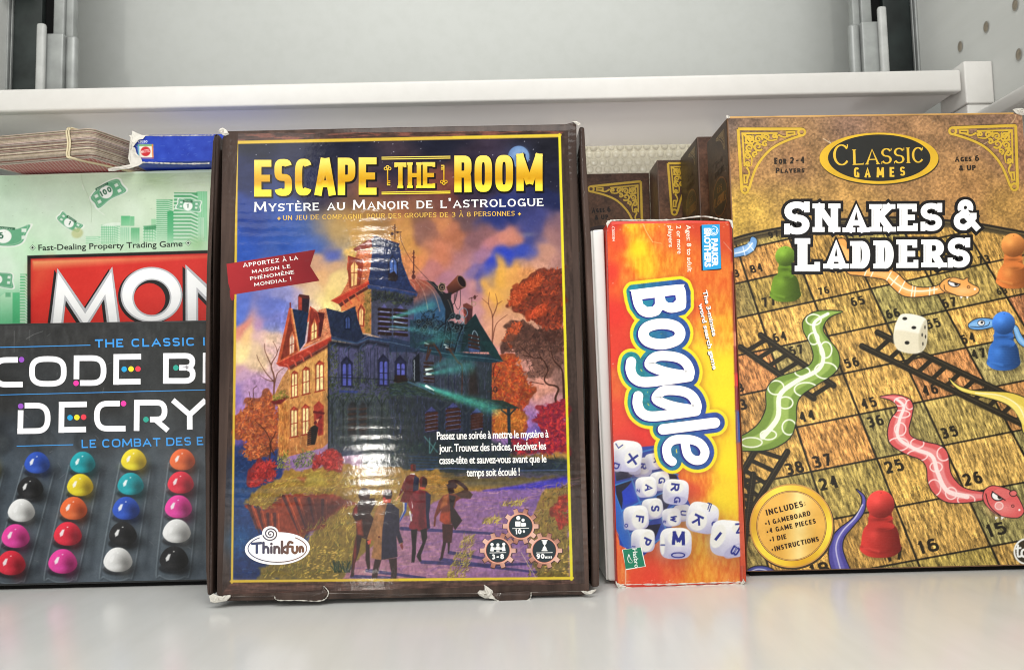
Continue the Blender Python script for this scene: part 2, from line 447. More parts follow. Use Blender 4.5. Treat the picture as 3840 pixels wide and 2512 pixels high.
def thick(line, w, cap=True, w1=None, closed=False):
    """ribbon along a photo-space line, width w (to w1), round ends as fans"""
    p = np.asarray(line, float)
    if closed: p = np.vstack([p, p[:1]])
    if w1 is None: V, T = ribbon(p, lambda a, b: w, 0, 0)
    else:
        n = len(p); d = np.gradient(p, axis=0); d /= np.maximum(np.linalg.norm(d, axis=1, keepdims=True), 1e-9)
        nr = np.stack([-d[:, 1], d[:, 0]], 1); ww = np.linspace(w, w1, n)[:, None] / 2
        V = np.vstack([p + nr * ww, p - nr * ww]); T = []
        for i in range(n - 1): T += [(i, n + i, n + i + 1), (i, n + i + 1, i + 1)]
        T = np.array(T)
    out = [(V, T)]
    if cap and not closed:
        for q, ww in ((p[0], w), (p[-1], w if w1 is None else w1)):
            out.append(disc(q, ww / 2))
    return out
def disc(c, r, ry=None, n=28, rot=0.0):
    a = np.linspace(0, 2 * math.pi, n, endpoint=False); ry = ry or r
    x, y = r * np.cos(a), ry * np.sin(a); cr, sr = math.cos(rot), math.sin(rot)
    V = np.stack([c[0] + x * cr - y * sr, c[1] + x * sr + y * cr], 1)
    return V, np.array([(0, i, i + 1) for i in range(1, n - 1)])

def ink_obj(name, face, parent, mat, items, lift):
    """printed lettering / marks as their own mesh: items = [(photo pts, tris, colour)], each a hair above the one before"""
    V = []; T = []; C = []; n = 0
    for k, (P, t, col) in enumerate(items):
        uv = face.uv(P); V.append(face.at(uv, np.full(len(uv), lift + k * 1.5e-6)))
        t = np.asarray(t).copy()
        a, b, c = uv[t[:, 0]], uv[t[:, 1]], uv[t[:, 2]]
        s = (b[:, 0] - a[:, 0]) * (c[:, 1] - a[:, 1]) - (b[:, 1] - a[:, 1]) * (c[:, 0] - a[:, 0])
        t[s < 0] = t[s < 0][:, ::-1]; t = t[np.abs(s) > 1e-12]
        T.append(t + n); n += len(uv)
        C.append(np.asarray(col(P)) if callable(col) else np.tile(srgb(col), (len(P), 1)))
    return mesh_obj(name, np.vstack(V), np.vstack(T), mat, parent, np.vstack(C))

# ------------------------------------------------------------------ ink on paper (a raster laid out in the cover's own millimetres)
def value_noise(h, w, cell, rng, octaves=3, aspect=1.0):
    out = np.zeros((h, w)); amp = 1.0; tot = 0
    for o in range(octaves):
        ch, cw = max(cell * aspect / 2 ** o, 1.0), max(cell / 2 ** o, 1.0)
        gh, gw = int(h / ch) + 3, int(w / cw) + 3
        g = rng.random((gh, gw))
        y = np.arange(h) / ch; x = np.arange(w) / cw
        yi, xi = y.astype(int), x.astype(int); fy, fx = y - yi, x - xi
        fy = (fy * fy * (3 - 2 * fy))[:, None]; fx = (fx * fx * (3 - 2 * fx))[None]
        a = g[yi][:, xi]; b = g[yi][:, xi + 1]; c = g[yi + 1][:, xi]; d = g[yi + 1][:, xi + 1]
        out += amp * ((a * (1 - fx) + b * fx) * (1 - fy) + (c * (1 - fx) + d * fx) * fy); tot += amp; amp *= .5
    return out / tot
class Paper:
    """pixels in sRGB 0-255 over the face rectangle (u0,v0)-(u1,v1)"""
    def __init__(s, face, rect, res, base=(128, 128, 128)):
        s.f = face; s.r = rect; s.res = res
        s.W = int(round((rect[2] - rect[0]) * res)) + 1; s.H = int(round((rect[3] - rect[1]) * res)) + 1
        s.img = np.empty((s.H, s.W, 3)); s.img[:] = base
        s.rng = np.random.default_rng(11)
    def c(s, pts):
        uv = s.f.uv(pts)
        return np.stack([(uv[:, 0] - s.r[0]) * s.res, (s.r[3] - uv[:, 1]) * s.res], 1)
    def px(s, d, at):
        a = s.c([at, (at[0] + 10, at[1])]); return d * np.linalg.norm(a[1] - a[0]) / 10
    def win(s, q, m):
        x0 = max(int(math.floor(q[:, 0].min() - m)), 0); x1 = min(int(math.ceil(q[:, 0].max() + m)) + 1, s.W)
        y0 = max(int(math.floor(q[:, 1].min() - m)), 0); y1 = min(int(math.ceil(q[:, 1].max() + m)) + 1, s.H)
        return (x0, x1, y0, y1) if x1 > x0 and y1 > y0 else None
    def paint(s, w, mask, col, op=1.0, mode='mix'):
        x0, x1, y0, y1 = w
        I = s.img[y0:y1, x0:x1]
        if isinstance(col, tuple) and col and col[0] == 'lin':
            _, a, b, ca, cb = col
            a, b = s.c([a, b]); d = b - a
            X, Y = np.meshgrid(np.arange(x0, x1), np.arange(y0, y1))
            t = np.clip(((X - a[0]) * d[0] + (Y - a[1]) * d[1]) / (d @ d), 0, 1)[..., None]
            col = np.asarray(ca, float) * (1 - t) + np.asarray(cb, float) * t
        elif callable(col):
            X, Y = np.meshgrid(np.arange(x0, x1), np.arange(y0, y1)); col = col(X, Y)
        else: col = np.asarray(col, float)
        m = (np.clip(mask, 0, 1) * op)[..., None]
        if mode == 'mix': I[:] = I * (1 - m) + col * m
        elif mode == 'mul': I[:] = I * (1 - m + m * col / 255.0)
        elif mode == 'add': I[:] = np.minimum(I + col * m, 255)
    def sd_poly(s, q, w):
        x0, x1, y0, y1 = w
        X, Y = np.meshgrid(np.arange(x0, x1, dtype=float), np.arange(y0, y1, dtype=float))
        d = np.full(X.shape, 1e18); ins = np.zeros(X.shape, bool)
        for i in range(len(q)):
            a, b = q[i - 1], q[i]; e = b - a; L = e @ e
            if L < 1e-12: continue
            px, py = X - a[0], Y - a[1]
            t = np.clip((px * e[0] + py * e[1]) / L, 0, 1)
            d = np.minimum(d, (px - t * e[0]) ** 2 + (py - t * e[1]) ** 2)
            c1 = (a[1] > Y) != (b[1] > Y)
            if c1.any():
                xi = a[0] + (Y - a[1]) * e[0] / (e[1] if e[1] else 1e-9)
                ins ^= c1 & (X < xi)
        return np.where(ins, -1, 1) * np.sqrt(d)
    def poly(s, pts, col, op=1.0, soft=.6, mode='mix', rough=0.0, cell=9):
        q = s.c(pts); w = s.win(q, soft + 1 + rough)
        if not w: return
        d = s.sd_poly(q, w)
        if rough: d = d + (value_noise(d.shape[0], d.shape[1], cell, s.rng, 2) - .5) * 2 * rough
        s.paint(w, .5 - d / (2 * soft), col, op, mode)
    def line(s, pts, wd, col, op=1.0, w1=None, soft=.6, mode='mix', closed=False):
        """stroke of photo width wd tapering to w1"""
        q = s.c(pts)
        if closed: q = np.vstack([q, q[:1]])
        k = s.px(1.0, pts[0]); r0 = wd * k / 2; r1 = (wd if w1 is None else w1) * k / 2
        w = s.win(q, max(r0, r1) + soft + 1)
        if not w: return
        x0, x1, y0, y1 = w
        X, Y = np.meshgrid(np.arange(x0, x1, dtype=float), np.arange(y0, y1, dtype=float))
        cov = np.zeros(X.shape); n = len(q) - 1
        for i in range(n):
            a, b = q[i], q[i + 1]; e = b - a; L = max(e @ e, 1e-9)
            ra = r0 + (r1 - r0) * i / n; rb = r0 + (r1 - r0) * (i + 1) / n
            m = max(ra, rb) + soft + 1
            i0 = max(int(min(a[0], b[0]) - m) - x0, 0); i1 = int(max(a[0], b[0]) + m) + 2 - x0
            j0 = max(int(min(a[1], b[1]) - m) - y0, 0); j1 = int(max(a[1], b[1]) + m) + 2 - y0
            if i1 <= i0 or j1 <= j0: continue
            xs, ys = X[j0:j1, i0:i1], Y[j0:j1, i0:i1]
            if xs.size == 0: continue
            t = np.clip(((xs - a[0]) * e[0] + (ys - a[1]) * e[1]) / L, 0, 1)
            d = np.sqrt((xs - a[0] - t * e[0]) ** 2 + (ys - a[1] - t * e[1]) ** 2) - (ra + (rb - ra) * t)
            cov[j0:j1, i0:i1] = np.maximum(cov[j0:j1, i0:i1], np.minimum(.5 - d / (2 * soft), min(1, 2 * max(ra, rb) + .15)))
        s.paint(w, cov, col, op, mode)
    def ell(s, c, rx, ry, col, op=1.0, soft=.7, rot=0.0, mode='mix', ring=0.0):
        a = np.linspace(0, 2 * math.pi, 40, endpoint=False); cr, sr = math.cos(rot), math.sin(rot)
        x, y = rx * np.cos(a), ry * np.sin(a)
        pts = np.stack([c[0] + x * cr - y * sr, c[1] + x * sr + y * cr], 1)
        if ring: s.line(np.vstack([pts, pts[:1]]), ring, col, op, soft=soft, mode=mode)
        else: s.poly(pts, col, op, soft, mode)
    def glow(s, c, rx, ry, col, op=1.0, rot=0.0, mode='mix', p=2.0):
        q = s.c([c])[0]; k = s.px(1.0, c); rx *= k; ry *= k
        w = s.win(np.array([q]), max(rx, ry) * 2.2)
        if not w: return
        x0, x1, y0, y1 = w
        X, Y = np.meshgrid(np.arange(x0, x1) - q[0], np.arange(y0, y1) - q[1])
        cr, sr = math.cos(rot), math.sin(rot)
        d = (((X * cr + Y * sr) / rx) ** 2 + ((-X * sr + Y * cr) / ry) ** 2) ** (p / 2)
        s.paint(w, np.exp(-d), col, op, mode)
    def tris(s, P, T, col, op=1.0, mode='mix', grow=0.0, ss=3):
        s.multi([(P, T)], col, op, mode, ss)
    def multi(s, items, col, op=1.0, mode='mix', ss=3, blur=0):
        qs = [(s.c(P), T) for P, T in items]; allq = np.vstack([q for q, _ in qs])
        w = s.win(allq, 1 + blur * 2)
        if not w: return
        x0, x1, y0, y1 = w
        M = np.zeros(((y1 - y0) * ss, (x1 - x0) * ss), bool)
        for q, T in qs:
            g = (q - (x0, y0) + .5) * ss - .5
            for a, b, c in g[np.asarray(T)]:
                i0 = max(int(math.floor(min(a[0], b[0], c[0]))), 0); i1 = min(int(math.ceil(max(a[0], b[0], c[0]))) + 1, M.shape[1])
                j0 = max(int(math.floor(min(a[1], b[1], c[1]))), 0); j1 = min(int(math.ceil(max(a[1], b[1], c[1]))) + 1, M.shape[0])
                if i1 <= i0 or j1 <= j0: continue
                X = np.arange(i0, i1)[None]; Y = np.arange(j0, j1)[:, None]
                e1 = (b[0] - a[0]) * (Y - a[1]) - (b[1] - a[1]) * (X - a[0])
                e2 = (c[0] - b[0]) * (Y - b[1]) - (c[1] - b[1]) * (X - b[0])
                e3 = (a[0] - c[0]) * (Y - c[1]) - (a[1] - c[1]) * (X - c[0])
                M[j0:j1, i0:i1] |= ((e1 >= 0) & (e2 >= 0) & (e3 >= 0)) | ((e1 <= 0) & (e2 <= 0) & (e3 <= 0))
        cov = M.reshape(y1 - y0, ss, x1 - x0, ss).mean((1, 3))
        if blur: cov = box_blur(cov, blur)
        s.paint(w, cov, col, op, mode)
    def text(s, t, p0, p1, cap, col, op=1.0, bold=0.0, spacing=1.0, up=None):
        P, T = text_pts(t, p0, p1, cap, bold, spacing, up); s.multi([(P, T)], col, op)
    def field(s, ctrl, power=3.2, warp=0.0, cell=60, step=4):
        """blend of colour notes (photo x, photo y, r, g, b): smooth painted ground"""
        a = np.asarray(ctrl, float); q = s.c(a[:, :2]) / step; col = a[:, 2:5]
        h, w = s.H // step + 2, s.W // step + 2
        Y, X = np.mgrid[0:h, 0:w].astype(float)
        if warp:
            X = X + (value_noise(h, w, cell / step, s.rng, 3) - .5) * 2 * warp / step
            Y = Y + (value_noise(h, w, cell / step, s.rng, 3) - .5) * 2 * warp / step
        num = np.zeros((h, w, 3)); den = np.zeros((h, w))
        for (x, y), c in zip(q, col):
            k = 1.0 / (((X - x) ** 2 + (Y - y) ** 2) + 4) ** (power / 2); num += k[..., None] * c; den += k
        F = num / den[..., None]
        yi = np.arange(s.H) / step; xi = np.arange(s.W) / step
        y0, x0 = yi.astype(int), xi.astype(int); fy, fx = (yi - y0)[:, None, None], (xi - x0)[None, :, None]
        r = F[y0] * (1 - fy) + F[y0 + 1] * fy
        return r[:, x0] * (1 - fx) + r[:, x0 + 1] * fx
    def mask(s, pts, soft=.6, rough=0.0, cell=9):
        m = np.zeros((s.H, s.W)); q = s.c(pts); w = s.win(q, soft + 1 + rough)
        if w:
            d = s.sd_poly(q, w)
            if rough: d = d + (value_noise(d.shape[0], d.shape[1], cell, s.rng, 2) - .5) * 2 * rough
            m[w[2]:w[3], w[0]:w[1]] = np.clip(.5 - d / (2 * soft), 0, 1)
        return m
    def dabs(s, poly, n, ln, wd, ang, cols, op=.8, spread=.4, taper=True):
        """brush strokes scattered inside a photo polygon; ang in photo degrees (0 right, 90 up)"""
        q = np.asarray(poly, float); lo, hi = q.min(0), q.max(0); got = 0; tries = 0
        cols = np.asarray(cols, float)
        while got < n and tries < n * 8:
            tries += 1
            p = lo + s.rng.random(2) * (hi - lo)
            ins = False
            for i in range(len(q)):
                a, b = q[i - 1], q[i]
                if (a[1] > p[1]) != (b[1] > p[1]) and p[0] < a[0] + (p[1] - a[1]) * (b[0] - a[0]) / (b[1] - a[1]): ins = not ins
            if not ins: continue
            got += 1
            th = math.radians(ang) + s.rng.normal(0, spread); l = ln * (.5 + s.rng.random())
            d = np.array([math.cos(th), -math.sin(th)]) * l; bend = np.array([d[1], -d[0]]) * s.rng.normal(0, .12)
            c = cols[s.rng.integers(len(cols))] * (.85 + .3 * s.rng.random())
            s.line([p, p + d * .5 + bend, p + d], wd, np.minimum(c, 255), op, w1=wd * .25 if taper else None)
    def speck(s, amount, cell=2.0, aspect=1.0, octaves=2):
        s.img += ((value_noise(s.H, s.W, cell, s.rng, octaves, aspect) - .5) * 2 * amount)[..., None]
    def sheet(s, name, mat, parent, lift=1e-4, gain=1.0, hole=None):
        u = s.r[0] + np.arange(s.W) / s.res; v = s.r[3] - np.arange(s.H) / s.res
        U, Vv = np.meshgrid(u, v); P = s.f.at(np.stack([U, Vv], -1), lift)
        return grid_obj(name, P, mat, parent, srgb(np.clip(s.img, 0, 255)) * gain)
def box_blur(a, r):
    for ax in (0, 1):
        for _ in range(2):
            k = 2 * r + 1; p = np.pad(a, [(r + 1, r) if i == ax else (0, 0) for i in range(2)], mode='edge')
            c = np.cumsum(p, ax)
            a = (np.take(c, range(k, c.shape[ax]), ax) - np.take(c, range(0, c.shape[ax] - k), ax)) / k
    return a
# ------------------------------------------------------------------ the shelf unit
M_shelf = plain('white_enamel', (0.76, 0.765, 0.745), 0.19, 0.5, vary=0.03, scale=7, bump=0.03, bscale=25, bdist=0.002)
def scuffed(m, amount=.10):
    """dust, rubbed patches and hairline scratches on painted steel"""
    nt = NT.__new__(NT); nt.m = m; nt.n = m.node_tree.nodes; nt.l = m.node_tree.links; nt.b = nt.n['Principled BSDF']
    r0 = nt.b.inputs['Roughness'].default_value
    rub = nt.noise(14, 5); scr = nt.noise(90, 3, nt.co((1, .12, 1)))
    nt.l.new(nt.math('ADD', nt.math('MULTIPLY', rub, amount * 1.4), r0 - amount * .5), nt.b.inputs['Roughness'])
    old = nt.b.inputs['Base Color'].links[0].from_socket
    spk = nt.ramp(nt.noise(700, 2), [(.76, (1, 1, 1)), (.80, (.72, .70, .66))])
    nt.l.new(nt.mul(nt.mul(old, spk), nt.ramp(scr, [(.3, (.965, .965, .96)), (.6, (1, 1, 1))])), nt.b.inputs['Base Color'])
    return m
scuffed(M_shelf)
M_lip = plain('lip_enamel', (0.66, 0.645, 0.615), 0.30, 0.5, vary=0.03, scale=9, bump=0.04, bscale=40, bdist=0.001)
M_wall = plain('back_enamel', (0.47, 0.485, 0.465), 0.5, 0.3, vary=0.03, scale=5, bump=0.02)
M_panel = plain('panel_enamel', (0.60, 0.61, 0.585), 0.45, 0.3, vary=0.03, scale=6, bump=0.02)
M_bracket = plain('galvanised', (0.34, 0.355, 0.345), 0.42, 0.5, 0.3, vary=0.25, scale=45, bump=0.06, bscale=150)
M_channel = plain('dull_steel', (0.034, 0.042, 0.040), 0.45, 0.35, 0.0, vary=0.6, scale=30, bump=0.05)
scuffed(M_lip, .08); scuffed(M_wall, .06); scuffed(M_panel, .06)
M_dark = plain('black_recess', (0.006, 0.006, 0.006), 0.8, 0.1, bump=0)  # near-black colour stands in for the shade inside gaps and slots
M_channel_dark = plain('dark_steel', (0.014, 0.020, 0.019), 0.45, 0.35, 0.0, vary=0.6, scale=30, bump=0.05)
M_lug = plain('lug_metal', (0.46, 0.47, 0.455), 0.4, vary=0.15, scale=80)
M_hole = plain('hole_tan', (0.30, 0.26, 0.20), 0.8, 0.2, vary=0.3, scale=200)
M_rim = plain('hole_edge', (0.30, 0.28, 0.24), 0.5)
M_rust = plain('rust', (0.16, 0.08, 0.035), 0.8, 0.2, vary=0.5, scale=400)
M_paper = plain('torn_paper', (0.66, 0.63, 0.57), 0.85, 0.2, vary=0.12, scale=350, bump=0.5, bscale=700, bdist=0.0006)
PX = 0.400
tag(box('shelf_board', -0.95, PX, 0.15, 0.7995, -0.03, 0.0, M_shelf), kind='structure')
tag(box('back_wall', -0.95, 0.50, 0.800, 0.810, -0.03, 0.95, M_wall), kind='structure')
tag(box('side_wall', -0.466, -0.4562, 0.15, 0.7995, 0.0005, 0.95, M_panel), kind='structure')

wallr = thing('perforated_panel', 'light grey perforated side panel with round peg holes at the right of the shelf', 'panel', (PX, 0.45, 0))
box('panel_sheet', PX + .0002, PX + .012, 0.15, 0.7995, -0.03, 0.95, M_panel, wallr)
HX = PX
def peg_hole(y, z):
    f = Face((HX, y, z), (0, -1, 0), (0, 0, 1))
    for nm, r0, r1, mat, lift in (('hole', 0, .0037, M_hole, .0003), ('rim', .0034, .0042, M_rim, .0005)):
        pass
    a = np.linspace(0, 2 * math.pi, 24, endpoint=False)
    V = [(HX - .0003, y + .0031 * math.cos(t), z + .0043 * math.sin(t)) for t in a]
    h = mesh_obj('peg_hole', V, [list(range(24))[::-1]], M_hole, wallr)
    R = [(HX - .0006, y + q * .0031 * math.cos(t), z + q * .0043 * math.sin(t)) for q in (.86, 1.10) for t in a]
    mesh_obj('hole_rim', R, [(k, (k + 1) % 24, 24 + (k + 1) % 24, 24 + k) for k in range(24)], M_rim, wallr).parent = h
for i in range(6): peg_hole(0.5665 + i * 0.0357 - 0.0714, 0.4112) if i != 5 else None
for i in range(5): peg_hole(0.5665 + i * 0.0357 - 0.0714, 0.3720)

shelf = thing('metal_shelf', 'white metal shelf with a rounded front lip running across above the game boxes', 'shelf', (0, 0.6, 0.355))
sh_tilt = 0.0055   # the shelf hangs a touch higher at the right
def tilt_box(name, x0, x1, y0, y1, z0, z1, mat, par, bev):
    O = np.array([0, 0, .365]); ea = unit(np.array([1, 0, sh_tilt])); eb = np.array([-ea[2], 0, ea[0]])
    return prism(name, [(x0, z0), (x1, z0), (x1, z1), (x0, z1)], y0, y1, (O, ea, eb, np.array([0, 1., 0])), mat, par, bev, 3)
tilt_box('front_lip', -0.95, 0.3752, 0.600, 0.609, -0.0100, 0.0082, M_lip, shelf, .0022)
M_under = plain('shelf_underside', (0.84, 0.81, 0.79), 0.18, 0.5, vary=0.03, scale=5, bump=0.03, bscale=12, bdist=0.004)
tilt_box('deck', -0.95, 0.3735, 0.6092, 0.7250, -0.0085, 0.0075, M_under, shelf, .0008)

post = thing('corner_post', 'square white corner post at the right end of the upper shelf, beside the peg holes', 'post', (0.378, 0.6, 0.0))
box('sleeve', 0.3768, 0.3998, 0.598, 0.634, 0.3462, 0.3812, M_lip, post, .0012)
box('upright', 0.3782, 0.3997, 0.5995, 0.633, 0.0005, 0.3460, M_lip, post, .0010)
rail = box('side_rail', 0.3830, PX - .0004, 0.20, 0.5975, 0.3256, 0.3384, M_lip, None, .0025)
tag(rail, 'white metal rail fixed along the perforated panel, running forward from the corner post', 'rail')

def wall_upright(sgn, label, X):
    """X: edges in metres at depth .678, mirrored for the left and right rail"""
    t = thing('shelf_upright', label, 'upright', (X(0.0), 0.70, 0.377), None, 'steel uprights behind the upper shelf')
    Z0, Z1, K = 0.3775, 0.95, 1.031
    def b(n, a, c, y0, y1, z0, z1, m, bv=.0006, par=t):
        x0, x1 = sorted((X(a * K), X(c * K))); zz = lambda z: z if z in (Z0, Z1) else .123 + (z - .123) * K
        return box(n, x0, x1, y0 * K, y1 * K, zz(z0), zz(z1), m, par, bv)
    b('edge_flange', -0.0004, 0.0016, 0.6790, 0.690, Z0, Z1, M_bracket)
    b('edge_flange', 0.0026, 0.0036, 0.6810, 0.6838, Z0, Z1, M_bracket, .0004)
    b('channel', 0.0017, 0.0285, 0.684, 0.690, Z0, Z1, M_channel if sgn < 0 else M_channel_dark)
    b('recess', 0.0240, 0.0420, 0.6905, 0.694, Z0, Z1, M_dark, 0)  # black strip in the gap, its shade put into the colour
    b('rail', 0.0418, 0.0515, 0.679, 0.6895, 0.4512, Z1, M_bracket, .0012)
    b('rail_fold', 0.0516, 0.0585, 0.6815, 0.6895, 0.4512, Z1, M_bracket, .0012)
    pl = b('bracket_plate', 0.0395, 0.0562, 0.670, 0.6785, Z0, 0.4505, M_bracket, .0012)
    ck = b('bracket_cheek', 0.0563, 0.0652, 0.6735, 0.6815, Z0, 0.4505, M_bracket, .0030)
    b('bracket_lug', 0.0356, 0.0428, 0.664, 0.6695, Z0, 0.4575 if sgn < 0 else 0.462, M_lug, .0022)
    s = b('slot', 0.0462, 0.0520, 0.6688, 0.6698, 0.3805, 0.3925, M_dark, .0004); s.parent = pl
    return t
ul = wall_upright(-1, 'dull steel shelf upright at the left, with a rust streak on its pale bracket lug', lambda a: -0.4562 + a)
ur = wall_upright(1, 'dull steel shelf upright at the right, next to the perforated panel', lambda a: 0.3995 - a)
V = [(-0.4562 + .0400 + dx, 0.6842, z + .001) for z, w in ((.3785, .0009), (.386, .0012), (.392, .0018), (.396, .0024), (.3985, .0012)) for dx in (-w / 2 + random.uniform(-.0004, .0004), w / 2 + random.uniform(-.0004, .0004))]
mesh_obj('rust_streak', V, [(2 * k, 2 * k + 1, 2 * k + 3, 2 * k + 2) for k in range(4)], M_rust, ul)
box('hanger_plate', -0.4535, -0.4345, 0.6905, 0.6917, 0.497, 0.58, M_lip, ul, .0004)

# bubble wrap standing at the back
def bubble_wrap():
    nt = NT('bubble_film'); co = nt.co()
    nt.set(Base_Color=lin(222, 216, 196), Roughness=0.18)
    nt.b.inputs['Coat Weight'].default_value = 0.6
    nt.bump(nt.noise(60, 3), 0.25, 0.004)
    x0, x1, z0, z1, r = 0.055, 0.215, 0.225, 0.425, 0.0042
    V, F = [(x0, .745, 0.0), (x1, .745, 0.0), (x1, .745, z1), (x0, .745, z1)], [(0, 1, 2, 3)]
    row = 0; z = z0
    while z < z1 - r:
        x = x0 + r + (r * 1.05 if row % 2 else 0)
        while x < x1 - r:
            b = len(V); rr = r * random.uniform(.80, 1.0); hgt = random.uniform(.45, .95)
            for q, hh in ((1.0, 0.0), (.86, .55), (.5, .9)):
                for k in range(10): a = k * math.pi / 5; V.append((x + q * rr * math.cos(a), .7448 - hh * rr * .7 * hgt, z + q * rr * math.sin(a)))
            V.append((x, .7448 - rr * .7 * hgt, z))
            for l in range(2):
                for k in range(10): j = (k + 1) % 10; F.append((b + l * 10 + k, b + l * 10 + j, b + l * 10 + 10 + j, b + l * 10 + 10 + k))
            for k in range(10): F.append((b + 20 + k, b + 20 + (k + 1) % 10, b + 30))
            x += 2.1 * r
        z += 1.82 * r; row += 1
    o = mesh_obj('bubble_wrap', V, F, nt.m, smooth=True)
    tag(o, 'sheet of clear bubble wrap standing against the back wall behind the brown boxes', 'bubble wrap')
bubble_wrap()

# ------------------------------------------------------------------ helpers for boxes
def turn(yaw, lean=0.0):      # yaw about z, lean back about the box's own x
    return Matrix.Rotation(yaw, 3, 'Z') @ Matrix.Rotation(-lean, 3, 'X')
def box_face(A, B, lean):
    A, B = np.asarray(A, float), np.asarray(B, float); u = unit(B - A)
    n0 = np.array([-u[1], u[0], 0.0]); n0 = unit(n0); v = math.cos(lean) * np.array([0, 0, 1.0]) + math.sin(lean) * n0
    return Face(A, u, v)
def game_box(name, label, cat, face, group=None):
    yaw = math.atan2(face.u[1], face.u[0]); lean = math.asin(max(-1, min(1, float(np.linalg.norm(face.v[:2])) * (1 if face.v[1] > 0 else -1))))
    return thing(name, label, cat, tuple(face.O), turn(yaw, lean), group)
def slab(name, face, uv, d0, d1, mat, parent, bevel=0.0, seg=2):
    """solid with a front outline given in face metres, from depth d0 to d1 behind the face"""
    return prism(name, [tuple(p) for p in uv], d0, d1, (face.O, face.u, face.v, -face.n), mat, parent, bevel, seg)
def torn(name, face, pts, parent, rise=.0012, seed=1, sub=3, base=.0004):
    """scrap of torn white paper: photo outline, crumpled, with a thickness of its own"""
    rg = np.random.default_rng(seed); q = face.uv(pts); c = q.mean(0); rings = [1.0, .72, .45, .2]
    n = len(q); V = []; F = []
    for r in rings:
        for p in q:
            j = rg.normal(0, .0004, 2) if r < 1 else rg.normal(0, .00015, 2)
            V.append(face.at(c + (p - c) * r + j, base + (1 - r) * rise * (0.6 + .8 * rg.random()) + abs(rg.normal(0, .00025))))
    for l in range(len(rings) - 1):
        for k in range(n): j = (k + 1) % n; F.append((l * n + k, l * n + j, l * n + n + j, l * n + n + k))
    F.append([(len(rings) - 1) * n + k for k in range(n)])
    V += [face.at(p, .00002) for p in q]; b = len(rings) * n
    for k in range(n): j = (k + 1) % n; F.append((k, b + k, b + j, j))
    return mesh_obj(name, V, F, M_paper, parent)
def seam(name, face, pts, w, parent, mat=None, lift=.0006, seed=3, jag=.5):
    """a worn white edge: ragged thin ridge along a photo line"""
    rg = np.random.default_rng(seed); p = smooth(pts, 10); uv = face.uv(p); V = []; F = []
    k = np.linalg.norm(face.uv([pts[0]])[0] - face.uv([(pts[0][0] + 10, pts[0][1])])[0]) / 10
    d = np.gradient(uv, axis=0); d /= np.linalg.norm(d, axis=1, keepdims=True); nr = np.stack([-d[:, 1], d[:, 0]], 1)
    for i, (a, m) in enumerate(zip(uv, nr)):
        ww = w * k * (1 - jag + jag * 2 * rg.random()) / 2
        V += [face.at(a + m * ww, .00003), face.at(a + m * ww * .2, lift * (.5 + rg.random())), face.at(a - m * ww, .00003)]
        if i: b = 3 * i - 3; F += [(b, b + 1, b + 4, b + 3), (b + 1, b + 2, b + 5, b + 4)]
    return mesh_obj(name, V, F, mat or M_paper, parent)
